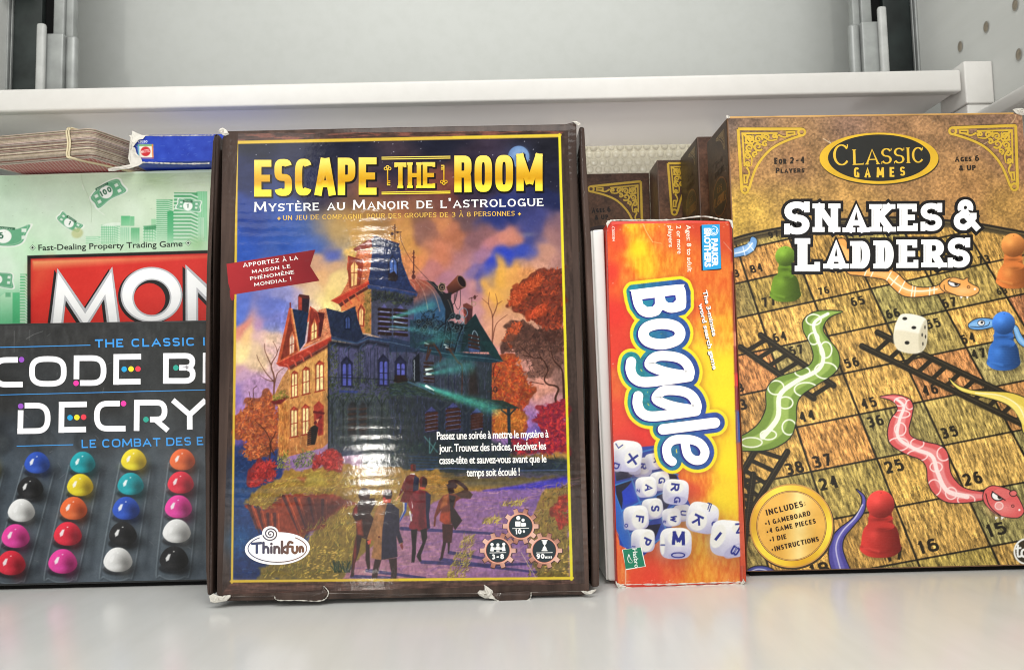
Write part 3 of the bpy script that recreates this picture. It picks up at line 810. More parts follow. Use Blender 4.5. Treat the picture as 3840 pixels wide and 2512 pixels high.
# ------------------------------------------------------------------ the mystery box (tall dark carton in front)
ZE, ZF = zoom(760, 420, 1.5573), zoom(760, 1380, 1.5573)
E1, E2, E3, E4, E5 = [zoom(a, b, 3.1143) for a, b in ((860, 1000), (1460, 820), (860, 1480), (1460, 1280), (1260, 1700))]
def escape_art(f, rect):
    pp = Paper(f, rect, 2900, (52, 42, 38)); R = pp.rng
    # dark wood surround
    st = value_noise(pp.H, pp.W, 26, R, 4, .12); sv = value_noise(pp.H, pp.W, 4, R, 4, 9)
    top = pp.mask([(835, 480), (2160, 455), (2105, 505), (885, 531)], 1); bot = pp.mask([(866, 2183), (2148, 2171), (2230, 2260), (800, 2270)], 1)
    tb = np.clip(top + bot, 0, 1)[..., None]
    W = np.array([78, 63, 57]) * (.72 + .5 * sv[..., None]); H_ = np.array([98, 72, 64]) * (.55 + .9 * st[..., None])
    pp.img[:] = W * (1 - tb) + H_ * tb
    pp.img += top[..., None] * np.array([26, 6, 2]) * (st[..., None] > .52)
    for _ in range(260):
        x = 830 + 1350 * R.random(); y = R.choice([480 + 55 * R.random(), 2190 + 70 * R.random()])
        c = R.choice([30, 120, 100]); pp.line([(x, y), (x + 20 + 60 * R.random(), y + R.normal(-2, 2))], 2.2, (c, c * .8, c * .72), .35 * R.random() + .1, w1=.6)
    # gold rule
    frame = [(885, 531), (2102, 505), (2148, 2171), (866, 2183)]
    pp.poly(frame, (225, 190, 70)); pp.poly([(1500, 500), (2110, 500), (2155, 2180), (1500, 2180)], (238, 222, 60), .0)
    pp.line([(2098, 508), (2143, 2169)], 9, (244, 232, 52)); pp.line([(1400, 2174), (2146, 2167)], 9, (240, 214, 60))
    pic = [(893, 541), (2094, 516), (2138, 2161), (876, 2172)]
    # sky
    sky = [(210,180,33,36,58),(800,180,33,35,56),(1400,170,32,34,54),(2080,150,33,33,44),(220,400,38,47,92),(700,420,36,42,82),(1150,420,38,38,66),(1600,420,42,38,60),(2050,400,36,37,58),
     (230,600,46,72,150),(520,700,50,88,172),(230,800,54,92,184),(600,790,58,98,192),(740,850,74,95,188),(200,1150,98,122,206),(400,1150,112,125,200),(420,1260,118,128,205),
     (900,700,172,132,78),(830,830,222,182,98),(790,740,150,140,130),(1000,640,150,112,72),(1250,470,118,70,58),(1400,450,128,70,60),(1400,530,120,72,62),(1300,620,138,98,76),(1180,600,150,100,60),
     (1200,750,206,152,80),(1150,680,196,150,70),(1250,830,218,142,90),(1400,830,204,128,98),(1500,700,178,112,84),(1420,660,206,140,90),(1350,700,146,102,92),(1600,740,140,98,104),(1550,620,112,84,88),
     (1560,480,60,46,66),(1700,640,46,58,126),(1800,590,40,54,118),(2020,520,36,44,88),(1740,740,208,136,122),(1690,790,190,124,130),(1800,730,200,130,110),(1650,860,164,118,150),(1700,930,46,70,200),(1780,850,48,74,196),(1860,800,46,72,180),
     (1900,740,46,66,150),(1950,690,60,66,130),(2060,720,150,110,116),(2000,820,192,142,122),(1950,890,204,152,130),(2060,860,176,128,124),(1760,950,238,180,82),(1840,930,232,168,92),(1900,960,222,150,96),(1710,1050,236,176,86),(1650,1090,226,164,112),
     (1640,980,60,70,180),(1600,950,130,110,170),(1600,1040,190,134,150),(1500,900,182,126,130),(1450,1000,182,126,142),(1350,900,192,124,120),(1560,1150,202,146,150),(1650,1300,216,152,142),(1750,1250,226,166,132),(1700,1400,214,150,140),
     (750,910,216,172,132),(690,960,228,178,128),(800,1000,238,208,142),(640,1040,226,192,160),(560,1080,176,160,194),(480,1060,150,150,202),(640,930,206,160,130),(720,1110,248,228,152),(640,1160,230,200,170),
     (230,1240,230,150,132),(300,1290,244,202,140),(240,1370,252,228,162),(400,1340,226,182,190),(350,1260,190,150,190),(350,1430,228,196,160),(220,1480,206,160,172),(480,1420,220,180,190)]
    low = [(250,60,202,162,190),(220,150,150,122,190),(330,150,190,150,190),(230,300,172,130,190),(400,330,150,110,160),(200,425,104,84,152),(1950,100,216,152,132),(2000,180,206,150,150),(2000,250,172,122,170),(1960,330,160,116,180),(1980,420,120,100,186),(2080,60,150,110,100)]
    ctrl = [(*ZE((x, y))[0], r, g, b) for x, y, r, g, b in sky] + [(*ZF((x, y))[0], r, g, b) for x, y, r, g, b in low]
    F = pp.field(ctrl, 4.6, 26, 48) + (value_noise(pp.H, pp.W, 22, R, 4, .5) - .5)[..., None] * 20
    m = pp.mask(pic, .7)[..., None]; pp.img[:] = pp.img * (1 - m) + F * m
    P = pp.poly; Ln = pp.line
    for _ in range(46):                                           # stars
        x = 900 + 1190 * R.random(); y = 530 + 190 * R.random() ** 1.4
        pp.ell((x, y), 1.6, 1.6, (225, 225, 235), .3 + .6 * R.random(), .5)
    pp.glow((1945, 588), 44, 44, (90, 120, 180), .5)
    pp.ell((1945, 588), 40, 40, (112, 146, 196)); pp.ell((1950, 583), 30, 28, (150, 180, 216), .6, 6); pp.ell((1938, 600), 14, 9, (90, 120, 176), .6, 4); pp.ell((1958, 578), 8, 6, (98, 130, 184), .6, 3)
    for x, y, rx, ry, c, o in [(1400, 720, 160, 66, (196, 104, 70), .4), (1290, 850, 120, 90, (222, 170, 76), .55), (1325, 760, 60, 40, (96, 66, 58), .5), (1540, 760, 90, 60, (112, 80, 84), .4), (1500, 830, 40, 70, (214, 138, 98), .4), (1900, 890, 60, 30, (212, 140, 120), .6), (1660, 880, 40, 80, (206, 126, 92), .4),
                                (1980, 880, 26, 10, (130, 130, 150), .5), (1250, 1110, 80, 50, (240, 214, 130), .5), (1020, 1270, 50, 40, (252, 226, 160), .5), (1880, 1060, 100, 60, (240, 178, 80), .5), (2050, 950, 60, 90, (206, 150, 130), .5)]:
        pp.glow((x, y), rx, ry, c, o)
    # sea at the left
    P(ZF((178, 452), (470, 452), (470, 780), (620, 960), (620, 1235), (165, 1235)), ('lin', ZF((200, 455))[0], ZF((200, 1230))[0], (52, 66, 120), (34, 54, 104)), soft=3)
    pp.glow(ZF((230, 700))[0], 60, 90, (46, 92, 140), .6); pp.glow(ZF((220, 1000))[0], 60, 60, (30, 98, 150), .6); pp.glow(ZF((230, 560))[0], 60, 50, (34, 56, 100), .6)
    pp.dabs(ZF((180, 480), (330, 480), (330, 1200), (180, 1200)), 120, 22, 2.4, 4, [(60, 110, 160), (30, 60, 110), (80, 130, 170)], .35, .15)
    # far trees right
    def tree(poly, cols, n, wd=7, ln=12):
        P(poly, np.mean(cols, 0) * .8, .85, 2, rough=14, cell=16); pp.dabs(poly, n, ln, wd, 60, cols, .75, 1.2)
    trunk = (70, 44, 36)
    for pts, w in [(((330, 0), (335, -260), (400, -300), (440, -420)), 7), (((335, -260), (300, -420)), 5)]: pass
    for pts, w in [([(1200, 1500), (1205, 1150), (1160, 1000), (1170, 860)], 6), ([(1205, 1150), (1260, 1000), (1240, 880)], 5), ([(1210, 1400), (1250, 1230), (1380, 1120)], 5), ([(1160, 1000), (1080, 930)], 3), ([(1260, 1000), (1320, 960)], 3)]:
        Ln(smooth(E2(pts)), w, (120, 72, 56), .8, w1=1.5)
    tree(E2((1380, 1000), (1440, 830), (1600, 720), (1760, 620), (2010, 570), (2040, 1557), (1900, 1500), (1750, 1250), (1560, 1150)), [(150, 62, 40), (120, 50, 36), (176, 76, 44), (96, 44, 36), (138, 60, 44)], 620)
    tree(E2((1430, 860), (1600, 740), (1800, 640), (1780, 760), (1600, 900), (1480, 1020), (1390, 1010)), [(196, 84, 44), (176, 70, 40), (206, 96, 54)], 260, 5)
    tree(E2((1330, 1400), (1400, 1240), (1560, 1160), (1700, 1300), (2040, 1300), (2040, 1557), (1330, 1557)), [(92, 60, 50), (110, 70, 58), (76, 50, 44)], 300)
    tree(E2((1620, 1150), (1700, 1040), (1850, 1000), (1830, 1080), (1700, 1180)), [(204, 88, 50), (190, 74, 44)], 90, 5)
    tree(E2((1335, 1430), (1400, 1260), (1530, 1200), (1530, 1300), (1400, 1470)), [(206, 96, 54), (190, 84, 50)], 90, 5)
    P(E4((1330, 0), (2040, 0), (2050, 250), (1900, 330), (1850, 430), (1640, 420), (1600, 260), (1420, 100)), (96, 66, 56), .7, 3, rough=22, cell=18)
    pp.dabs(E4((1360, 0), (2030, 0), (2040, 260), (1880, 330), (1840, 430), (1640, 420), (1600, 260)), 420, 8, 5, 40, [(84, 58, 52), (110, 76, 62), (70, 48, 46), (140, 96, 80)], .6, 1.4)
    for pts, w in [([(1960, 740), (1940, 660), (1975, 560), (1940, 520), (1850, 500), (1810, 440), (1850, 330), (1780, 200), (1680, 190), (1530, 60)], 9), ([(2040, 660), (2030, 450), (2010, 320), (1920, 220), (1880, 60)], 9), ([(1780, 220), (1740, 120)], 5), ([(1680, 190), (1560, 160)], 4), ([(1800, 500), (1650, 470)], 3)]:
        Ln(smooth(E4(pts)), w, (72, 44, 36), .95, w1=3)
    ot = E4((1140, 420), (1180, 260), (1300, 190), (1450, 180), (1540, 260), (1560, 380), (1650, 480), (1680, 580), (1600, 700), (1560, 820), (1600, 940), (1560, 1060), (1420, 1060), (1200, 1060), (1190, 780), (1150, 660))
    tree(ot, [(196, 84, 40), (178, 66, 36), (206, 104, 48), (160, 56, 36), (190, 110, 50)], 620, 6)
    tree(E4((1200, 800), (1400, 780), (1560, 820), (1600, 960), (1560, 1060), (1200, 1080)), [(204, 120, 50), (190, 104, 44), (214, 140, 60)], 200, 6)
    Ln(smooth(E4((1225, 480), (1215, 330), (1250, 240))), 4, (90, 46, 40), .8); Ln(smooth(E4((1230, 460), (1290, 330))), 3, (90, 46, 40), .8)
    rb = E4((1700, 900), (1760, 800), (1880, 740), (2010, 680), (2070, 660), (2085, 1320), (1440, 1320), (1430, 1150), (1650, 1140), (1800, 1060))
    tree(rb, [(170, 44, 56), (196, 52, 56), (150, 36, 60), (206, 64, 60), (120, 34, 60)], 560, 7)
    P(E4((1420, 1320), (2090, 1300), (2095, 1380), (1430, 1400)), (186, 140, 64), .9, 3, rough=5)
    # left trees
    for pts, w in [([(515, 1557), (525, 1300), (490, 1150), (560, 1000), (510, 870)], 8), ([(520, 1340), (430, 1240), (340, 1090)], 5), ([(490, 1150), (420, 990), (410, 900)], 4), ([(525, 1400), (560, 1250), (640, 1180)], 5), ([(520, 1340), (440, 1320), (360, 1270)], 4), ([(560, 1000), (590, 930)], 3), ([(340, 1090), (320, 1030)], 3)]:
        Ln(smooth(E1(pts)), w, (116, 74, 56), .9, w1=1.6)
    lt = E3((60, 260), (150, 180), (220, 80), (340, 70), (470, -40), (580, 40), (580, 600), (520, 640), (400, 700), (250, 780), (140, 700), (180, 560), (80, 440))
    tree(lt, [(190, 98, 52), (206, 112, 60), (168, 78, 46), (150, 68, 44), (214, 130, 74)], 700, 6)
    for pts, w in [([(470, 760), (480, 560), (420, 420), (300, 300)], 6), ([(480, 560), (540, 440)], 4), ([(530, 700), (460, 560)], 5), ([(250, 60), (230, -40)], 3), ([(290, 60), (280, -60), (320, -100)], 3)]:
        Ln(smooth(E3(pts)), w, (80, 46, 36), .9, w1=2)
    tree(E3((240, 1060), (250, 900), (350, 790), (480, 770), (540, 810), (545, 990), (420, 1020), (280, 1090)), [(186, 56, 52), (206, 70, 60), (160, 44, 48)], 240, 6)
    # ---- the mansion
    sh = lambda pts, c, o=1.0, s=.8, **k: P(pts, c, o, s, **k)
    dk = (34, 44, 66)
    # observatory dome and telescope
    sh(E2((210, 720), (300, 700), (420, 722), (520, 800), (610, 930), (665, 1080), (660, 1250), (240, 1200), (230, 850)), ('lin', E2((400, 780))[0], E2((520, 1060))[0], (168, 92, 74), (56, 92, 124)))
    sh(E2((270, 1040), (520, 900), (640, 1000), (660, 1250), (240, 1250)), (48, 82, 116), .7, 8)
    for a in ([(300, 705), (400, 850), (450, 1060)], [(330, 710), (510, 850), (590, 1080)], [(240, 730), (300, 800), (270, 1000)]): Ln(smooth(E2(a)), 3.4, (196, 150, 130), .55)
    sh(E2((430, 720), (520, 740), (600, 830), (700, 900), (745, 1010), (765, 1150), (650, 1210), (655, 1060), (600, 920), (520, 800)), (32, 38, 44)); Ln(smooth(E2((450, 725), (580, 830), (690, 960), (750, 1140))), 3, (130, 110, 96), .6)
    Ln(E2((283, 700), (285, 375)), 4.5, (96, 52, 48)); pp.ell(E2((283, 680))[0], 8, 9, (96, 52, 48)); pp.ell(E2((284, 622))[0], 5, 5, (96, 52, 48)); Ln(E2((268, 450), (302, 455)), 4, (96, 52, 48)); Ln(E2((272, 408), (296, 396)), 3, (96, 52, 48))
    Ln(smooth(E2((125, 160), (150, 290), (270, 510), (460, 720))), 2, (80, 54, 60), .8)
    Ln(E2((65, 240), (65, 70)), 3.6, (74, 50, 52)); pp.ell(E2((34, 178))[0], 6, 6, (74, 50, 52)); pp.ell(E2((96, 160))[0], 5, 4, (74, 50, 52)); Ln(E2((66, 160), (140, 158)), 2.5, (74, 50, 52)); pp.ell(E2((55, 108))[0], 6, 4, (90, 60, 52), ring=2)
    sh(E2((560, 800), (600, 745), (650, 760), (655, 830), (600, 860)), (50, 40, 40)); pp.ell(E2((615, 800))[0], 13, 15, (190, 160, 130), ring=2.4); pp.ell(E2((618, 805))[0], 6, 7, (170, 140, 116), ring=2)
    sh(E2((665, 800), (800, 660), (850, 690), (895, 780), (890, 800), (730, 885), (690, 870)), ('lin', E2((760, 720))[0], E2((800, 860))[0], (130, 72, 54), (62, 34, 30))); pp.ell(E2((846, 735))[0], 13, 24, (40, 26, 28), rot=-.5); pp.ell(E2((846, 735))[0], 13, 24, (150, 110, 90), rot=-.5, ring=2)
    sh(E2((620, 880), (730, 860), (720, 930), (640, 960)), (40, 38, 42))
    for a in ([(800, 840), (770, 960), (730, 1010), (715, 930)], [(830, 840), (830, 1000), (800, 1060), (760, 970), (765, 880)], [(785, 850), (760, 980), (740, 1000)]): Ln(smooth(E2(a)), 2.2, (44, 34, 40), .9)
    sh(E2((860, 1000), (905, 985), (975, 1025), (965, 1190), (880, 1240)), (112, 60, 52)); sh(E2((900, 1050), (970, 1050), (965, 1190), (900, 1220)), (76, 42, 46)); Ln(E2((965, 1010), (962, 920)), 2.4, (90, 56, 50)); Ln(E2((930, 935), (1030, 905)), 2.4, (90, 56, 50)); pp.ell(E2((998, 918))[0], 5, 8, (90, 50, 48)); pp.ell(E2((985, 995))[0], 8, 7, (150, 140, 100), ring=1.6)
    pp.ell(E2((865, 1100))[0], 15, 18, (120, 150, 170), ring=2.2); pp.ell(E2((830, 1180))[0], 15, 17, (150, 170, 170), ring=2.2); Ln(E2((845, 1060), (890, 1140)), 2, (206, 100, 90)); Ln(E2((800, 1160), (870, 1220)), 2, (110, 160, 180))
    # tower
    sh(ZE((880, 800), (1008, 722), (1150, 768), (1140, 800), (985, 790), (890, 815)), (150, 66, 50)); sh(ZE((985, 745), (1010, 724), (1150, 770), (1140, 802), (990, 792)), (48, 56, 84))
    sh(ZE((905, 812), (992, 796), (985, 905), (975, 990), (800, 1078), (852, 985), (880, 880)), (206, 118, 78)); pp.dabs(ZE((905, 812), (992, 796), (975, 990), (820, 1060)), 130, 7, 3, 20, [(180, 84, 54), (228, 150, 104), (150, 70, 50)], .6, .5)
    sh(ZE((992, 796), (1150, 790), (1165, 880), (1215, 1010), (1256, 1058), (1120, 1032), (962, 1008), (978, 930)), (38, 52, 92)); pp.dabs(ZE((992, 800), (1145, 795), (1200, 1000), (980, 980)), 120, 7, 3, 10, [(54, 72, 124), (30, 38, 66), (60, 80, 120)], .6, .5)
    sh(ZE((1080, 870), (1108, 832), (1140, 872), (1142, 985), (1082, 985)), (28, 34, 58)); sh(ZE((1092, 875), (1112, 850), (1132, 876), (1134, 970), (1094, 970)), (74, 104, 170)); Ln(ZE((1112, 855), (1113, 970)), 3, (28, 34, 58)); sh(ZE((1085, 945), (1120, 930), (1140, 960), (1130, 990), (1086, 985)), (40, 30, 34))
    sh(ZE((852, 842), (935, 868), (938, 905), (920, 1010), (858, 1030), (846, 920)), (150, 62, 42)); sh(ZE((866, 900), (886, 872), (906, 900), (900, 1010), (868, 1020)), (244, 200, 130)); Ln(ZE((886, 876), (883, 1015)), 3, (150, 62, 42)); Ln(ZE((866, 940), (903, 938)), 3, (150, 62, 42)); Ln(ZE((852, 845), (846, 920)), 5, (190, 80, 52)); Ln(ZE((853, 843), (935, 868)), 5, (120, 44, 36))
    sh(ZE((808, 1100), (905, 1055), (985, 1015), (985, 1295), (940, 1292), (905, 1262), (888, 1150), (808, 1165)), (216, 128, 76)); sh(ZE((945, 1040), (985, 1020), (985, 1295), (942, 1290)), (150, 124, 66), .8, 3, rough=4); pp.dabs(ZE((935, 1030), (985, 1020), (985, 1290), (950, 1285)), 60, 8, 3, 80, [(120, 110, 50), (180, 150, 80), (90, 84, 44)], .7, .6)
    sh(ZE((905, 1160), (925, 1118), (948, 1155), (942, 1255), (912, 1250)), (150, 62, 44)); sh(ZE((914, 1165), (926, 1140), (938, 1165), (934, 1245), (916, 1242)), (246, 206, 140)); Ln(ZE((926, 1145), (925, 1244)), 2.5, (160, 70, 48))
    sh(ZE((748, 1102), (800, 1072), (968, 984), (975, 1008), (860, 1078), (792, 1122)), (186, 62, 44)); Ln(ZE((752, 1102), (970, 988)), 3, (226, 110, 70), .8); sh(ZE((792, 1122), (860, 1078), (975, 1010), (975, 1030), (880, 1085), (806, 1140)), (84, 36, 36), .9)
    for a in ((905, 1075), (862, 1095), (830, 1112)): Ln(ZE((a[0] - 14, a[1] - 12), (a[0] + 8, a[1] + 26)), 5, (206, 92, 62))
    wall = ('lin', ZE((1000, 1050))[0], ZE((1230, 1250))[0], (70, 70, 84), (74, 78, 112))
    sh(ZE((985, 1022), (1120, 1040), (1230, 1068), (1240, 1345), (1130, 1345), (985, 1300)), wall); sh(ZE((962, 1008), (1120, 1032), (1256, 1060), (1250, 1078), (1120, 1052), (966, 1032)), (50, 68, 116)); sh(ZE((985, 1036), (1120, 1056), (1230, 1082), (1225, 1130), (1110, 1110), (985, 1090)), (34, 40, 44), .8, 4, rough=6)
    pp.dabs(ZE((985, 1040), (1225, 1080), (1225, 1150), (985, 1110)), 110, 9, 4, 80, [(44, 54, 42), (26, 30, 34), (80, 90, 60), (58, 64, 80)], .7, .7)
    sh(ZE((1030, 1160), (1060, 1120), (1090, 1160), (1100, 1300), (1030, 1300)), (92, 90, 140)); sh(ZE((1125, 1160), (1155, 1125), (1190, 1170), (1195, 1310), (1125, 1310)), (92, 92, 144))
    for k in range(6):
        y = 1152 + 28 * k; Ln(ZE((1032, y), (1096, y + 5)), 13, (46, 32, 30)); Ln(ZE((1122, y + 4), (1190, y + 10)), 13, (48, 34, 32))
        if k % 2 == 0: Ln(ZE((1036, y + 12), (1092, y + 16)), 2.5, (190, 200, 220), .7)
    # chimney and left gable
    sh(E1((805, 350), (820, 325), (930, 340), (937, 380), (925, 545), (805, 515)), (50, 38, 50)); sh(E1((806, 350), (850, 335), (848, 520), (805, 512)), (176, 68, 52)); sh(E1((806, 345), (822, 322), (932, 338), (938, 378), (862, 372)), (88, 44, 44))
    sh(E1((722, 490), (850, 512), (930, 545), (880, 890), (815, 985)), (32, 48, 76)); pp.dabs(E1((740, 500), (920, 550), (880, 880), (820, 960)), 60, 9, 3, 70, [(44, 62, 94), (24, 34, 56)], .5, .4)
    sh(E1((708, 470), (735, 495), (818, 990), (555, 1132), (640, 760)), (190, 92, 56)); sh(E1((712, 560), (790, 975), (600, 1090)), (128, 54, 40)); Ln(E1((712, 425), (712, 500)), 5, (128, 50, 40)); Ln(E1((728, 495), (814, 985)), 6, (222, 150, 96)); Ln(E1((706, 492), (575, 1110)), 7, (196, 88, 56))
    sh(E1((700, 830), (735, 750), (765, 820), (760, 1000), (700, 1030)), (206, 110, 70)); sh(E1((708, 840), (735, 780), (757, 840), (750, 1000), (708, 1020)), (232, 206, 180)); Ln(E1((733, 790), (730, 1010)), 3, (150, 60, 44)); Ln(E1((706, 920), (756, 900)), 3, (150, 60, 44))
    # roof with dormer
    sh(E1((1040, 510), (1130, 483), (1195, 812), (850, 960), (930, 840), (1070, 800)), (216, 138, 98)); pp.dabs(E1((1050, 520), (1125, 490), (1185, 800), (900, 930), (1070, 810)), 150, 6, 3, 30, [(186, 96, 66), (236, 170, 124), (160, 84, 60)], .6, .5)
    sh(E1((945, 470), (1005, 525), (1115, 540), (1090, 700), (1060, 830), (930, 880), (905, 900), (930, 650)), (140, 52, 42)); sh(E1((1010, 530), (1112, 545), (1070, 820), (1040, 810), (1050, 650)), (88, 36, 38)); sh(E1((955, 700), (995, 600), (1030, 690), (1030, 830), (945, 870)), (206, 100, 60)); sh(E1((963, 700), (995, 630), (1022, 700), (1018, 830), (958, 858)), (250, 222, 150)); Ln(E1((993, 640), (990, 850)), 3.4, (150, 60, 44)); Ln(E1((958, 770), (1022, 745)), 3, (150, 60, 44)); Ln(E1((948, 470), (918, 640)), 5, (206, 92, 60)); Ln(smooth(E1((948, 475), (1020, 530), (1050, 640))), 5, (170, 70, 52))
    sh(E1((1130, 483), (1320, 533), (1468, 462), (1500, 610), (1560, 790), (1620, 800), (1480, 890), (1192, 812)), (36, 46, 72)); pp.dabs(E1((1140, 500), (1320, 545), (1460, 480), (1540, 780), (1200, 800)), 130, 9, 3.4, 60, [(48, 60, 90), (26, 34, 54), (40, 56, 66)], .6, .6)
    sh(E1((1340, 600), (1385, 555), (1420, 600), (1425, 740), (1345, 740)), (24, 34, 58)); sh(E1((1358, 610), (1385, 575), (1408, 610), (1410, 720), (1360, 720)), (64, 84, 140)); Ln(E1((1384, 580), (1384, 720)), 2.5, (24, 34, 58))
    # main walls, sunny side
    lw = [*E1((690, 1190), (1152, 910)), *E3((1155, 560), (1090, 620), (690, 720), (580, 700), (575, 100), (690, 60))]
    sh(lw, ('lin', E1((720, 1200))[0], E3((1000, 650))[0], (222, 166, 94), (190, 122, 70)))
    pp.dabs(lw, 420, 26, 2.6, 88, [(190, 124, 70), (232, 184, 112), (160, 100, 62), (214, 152, 88)], .5, .06)
    sh(E3((580, 100), (690, 60), (692, 720), (570, 740)), (196, 120, 58), .75, 3); pp.dabs(E3((575, 100), (690, 80), (690, 720), (570, 720)), 130, 26, 3, 88, [(220, 150, 76), (160, 92, 48), (236, 176, 96)], .6, .08)
    sh(E1((500, 1557), (620, 1290), (690, 1190), (695, 1557)), (196, 140, 84)); pp.dabs(E1((520, 1540), (620, 1300), (690, 1200), (690, 1550)), 70, 6, 3, 20, [(150, 96, 56), (216, 164, 104)], .6, .4); sh(E3((480, 80), (600, 20), (690, 30), (600, 110), (520, 112)), (120, 44, 40)); pp.dabs(E3((490, 30), (640, -60), (680, 40), (520, 80)), 70, 8, 4, 40, [(150, 140, 60), (110, 110, 50)], .7, .8)
    sh(E1((548, 1132), (1195, 812), (1195, 880), (690, 1178), (580, 1160)), (176, 62, 46)); Ln(E1((552, 1128), (1192, 816)), 4, (222, 106, 72), .9); sh(E1((680, 1176), (1195, 880), (1160, 940), (720, 1205)), (92, 42, 40), .9, 2)
    for x, y in ((690, 1180), (770, 1135), (860, 1080), (950, 1030)): Ln(smooth(E1((x - 40, y - 40), (x - 10, y - 30), (x + 10, y + 15))), 6, (206, 92, 72))
    fr = (158, 64, 46)
    def win(x0, y0, x1, y1, Zf, slope=0.0, frame=fr, pane=(250, 226, 160), ped=True, mid=.5):
        dx = x1 - x0; s = slope * dx; top = y0 + dx * .62
        if ped: sh(Zf((x0 - 8, top), (x0 + dx * .45, y0), (x1 + 8, top + s)), frame); sh(Zf((x0 + dx * .2, top - 6), (x0 + dx * .47, y0 + dx * .28), (x1 - dx * .2, top - 6 + s)), tuple(min(255, c * 1.3) for c in frame))
        sh(Zf((x0, top), (x1, top + s), (x1, y1 + s), (x0, y1)), frame)
        for a, b in ((.14, .44), (.56, .88)):
            sh(Zf(*[tuple(p) for p in np.vstack([arc(x0 + dx * (a + b) / 2, top + dx * .22 + s * .5, dx * (b - a) / 2, dx * .16, 180, 360, 7), [(x0 + dx * b, y1 - 10 + s * b), (x0 + dx * a, y1 - 10 + s * a)]])]), pane)
        ym = top + (y1 - top) * mid; Ln(Zf((x0, ym), (x1, ym + s)), 3.2, frame)
        Ln(Zf((x0 - 8, y1 + 2), (x1 + 8, y1 + 2 + s)), 4, frame)
    for a in ((722, 1210, 800, 1535), (852, 1160, 940, 1500), (1004, 1090, 1106, 1465)): win(*a, E1, -.28)
    for a in ((712, 130, 800, 500), (846, 105, 935, 472)): win(*a, E3, -.2)
    sh(E3((985, 130), (1045, 70), (1105, 130), (1100, 465), (1040, 480), (990, 300)), (168, 66, 50)); sh(E3((1000, 200), (1085, 180), (1085, 440), (1050, 460), (1030, 300)), (140, 46, 44)); Ln(E3((990, 200), (1100, 215)), 9, (110, 40, 40)); Ln(E3((1000, 330), (1070, 260)), 10, (104, 38, 40)); sh(E3((1010, 290), (1050, 280), (1030, 330)), (226, 150, 110))
    # main walls, shaded side
    rw = [*E1((1152, 905), (1195, 880), (1480, 900), (1620, 850)), *E2((0, 1400), (200, 1460), (560, 1557)), *E4((1200, 150), (1190, 760), (1190, 1180), (560, 1260), (0, 1280)), *E3((1300, 720), (1155, 640))]
    sh(rw, ('lin', E1((1200, 1000))[0], E4((600, 1100))[0], (88, 86, 126), (50, 58, 66)))
    pp.dabs(rw, 800, 34, 3, 90, [(104, 102, 146), (48, 52, 70), (78, 84, 112), (44, 54, 56), (64, 82, 76), (34, 38, 46)], .55, .05)
    sh(E3((1155, 0), (2180, 60), (2180, 480), (1950, 620), (1160, 640)), (54, 66, 58), .55, 10); pp.dabs(E3((1160, 0), (2180, 80), (2180, 560), (1160, 640)), 420, 26, 4, 89, [(62, 76, 62), (44, 52, 46), (78, 90, 76), (70, 74, 90)], .5, .08)
    pp.dabs(E1((1155, 1300), (2180, 1330), (2180, 1557), (1155, 1557)), 320, 14, 5, 60, [(56, 70, 52), (42, 52, 46), (74, 88, 62)], .6, .8)
    pp.dabs(E1((1160, 900), (1260, 900), (1260, 1400), (1160, 1400)), 160, 9, 4, 70, [(70, 80, 50), (46, 54, 44), (94, 100, 60)], .6, .8); pp.dabs(E1((1470, 980), (1560, 980), (1560, 1400), (1440, 1400)), 130, 9, 4, 70, [(64, 76, 56), (44, 54, 50), (84, 96, 72)], .6, .8)
    for x in (1530, 1600, 1650, 1700): Ln(E1((x, 960), (x - 4, 1370)), 4, (46, 50, 72), .6)
    bf = (36, 38, 62); bp = (86, 92, 172)
    for a in ((1306, 1040, 1440, 1395), (1738, 1015, 1866, 1385), (1930, 1030, 2066, 1330)): win(*a, E1, .04, bf, bp, mid=.5)
    sh(E1((1930, 1340), (1960, 1265), (2050, 1270), (2070, 1340), (1990, 1370)), (46, 32, 30)); Ln(E1((1295, 1455), (1490, 1462)), 9, (56, 68, 120))
    win(70, 170, 196, 400, E4, .04, bf, (92, 96, 176)); sh(E4((50, 470), (70, 390), (190, 395), (220, 460), (140, 490)), (46, 32, 30))
    # cornice of the shaded side, gable at the far right
    sh(E1((1190, 812), (1480, 880), (1620, 808), (1900, 850), (2180, 905), (2180, 960), (1900, 900), (1625, 850), (1490, 905), (1192, 850)), (46, 62, 96)); Ln(E1((1200, 842), (1490, 897), (1625, 842), (1900, 890), (2180, 945)), 3, (96, 124, 150), .6)
    sh(E1((1160, 880), (1195, 855), (1490, 912), (1625, 858), (2180, 965), (2180, 1010), (1640, 900), (1500, 960), (1190, 920)), (26, 30, 38), .85, 3)
    for x, y in ((1220, 930), (1390, 960), (1560, 930), (1700, 930), (1900, 950), (2040, 985)): Ln(smooth(E1((x + 20, y - 30), (x - 15, y - 5), (x - 30, y + 35))), 5, (58, 70, 96))
    sh(E2((0, 1380), (380, 1470), (600, 1557), (0, 1557)), (44, 58, 84), .9); Ln(E2((0, 1440), (380, 1520), (500, 1550)), 3, (100, 124, 150), .6)
    sh(E2((240, 1180), (660, 1200), (900, 1240), (1000, 1140), (1060, 1230), (1250, 1540), (1260, 1557), (560, 1557), (240, 1500)), (40, 62, 78))
    pp.dabs(E2((240, 1190), (900, 1260), (1200, 1557), (300, 1557)), 320, 16, 3.6, 70, [(58, 84, 100), (30, 44, 60), (54, 72, 110), (36, 66, 66)], .6, .7)
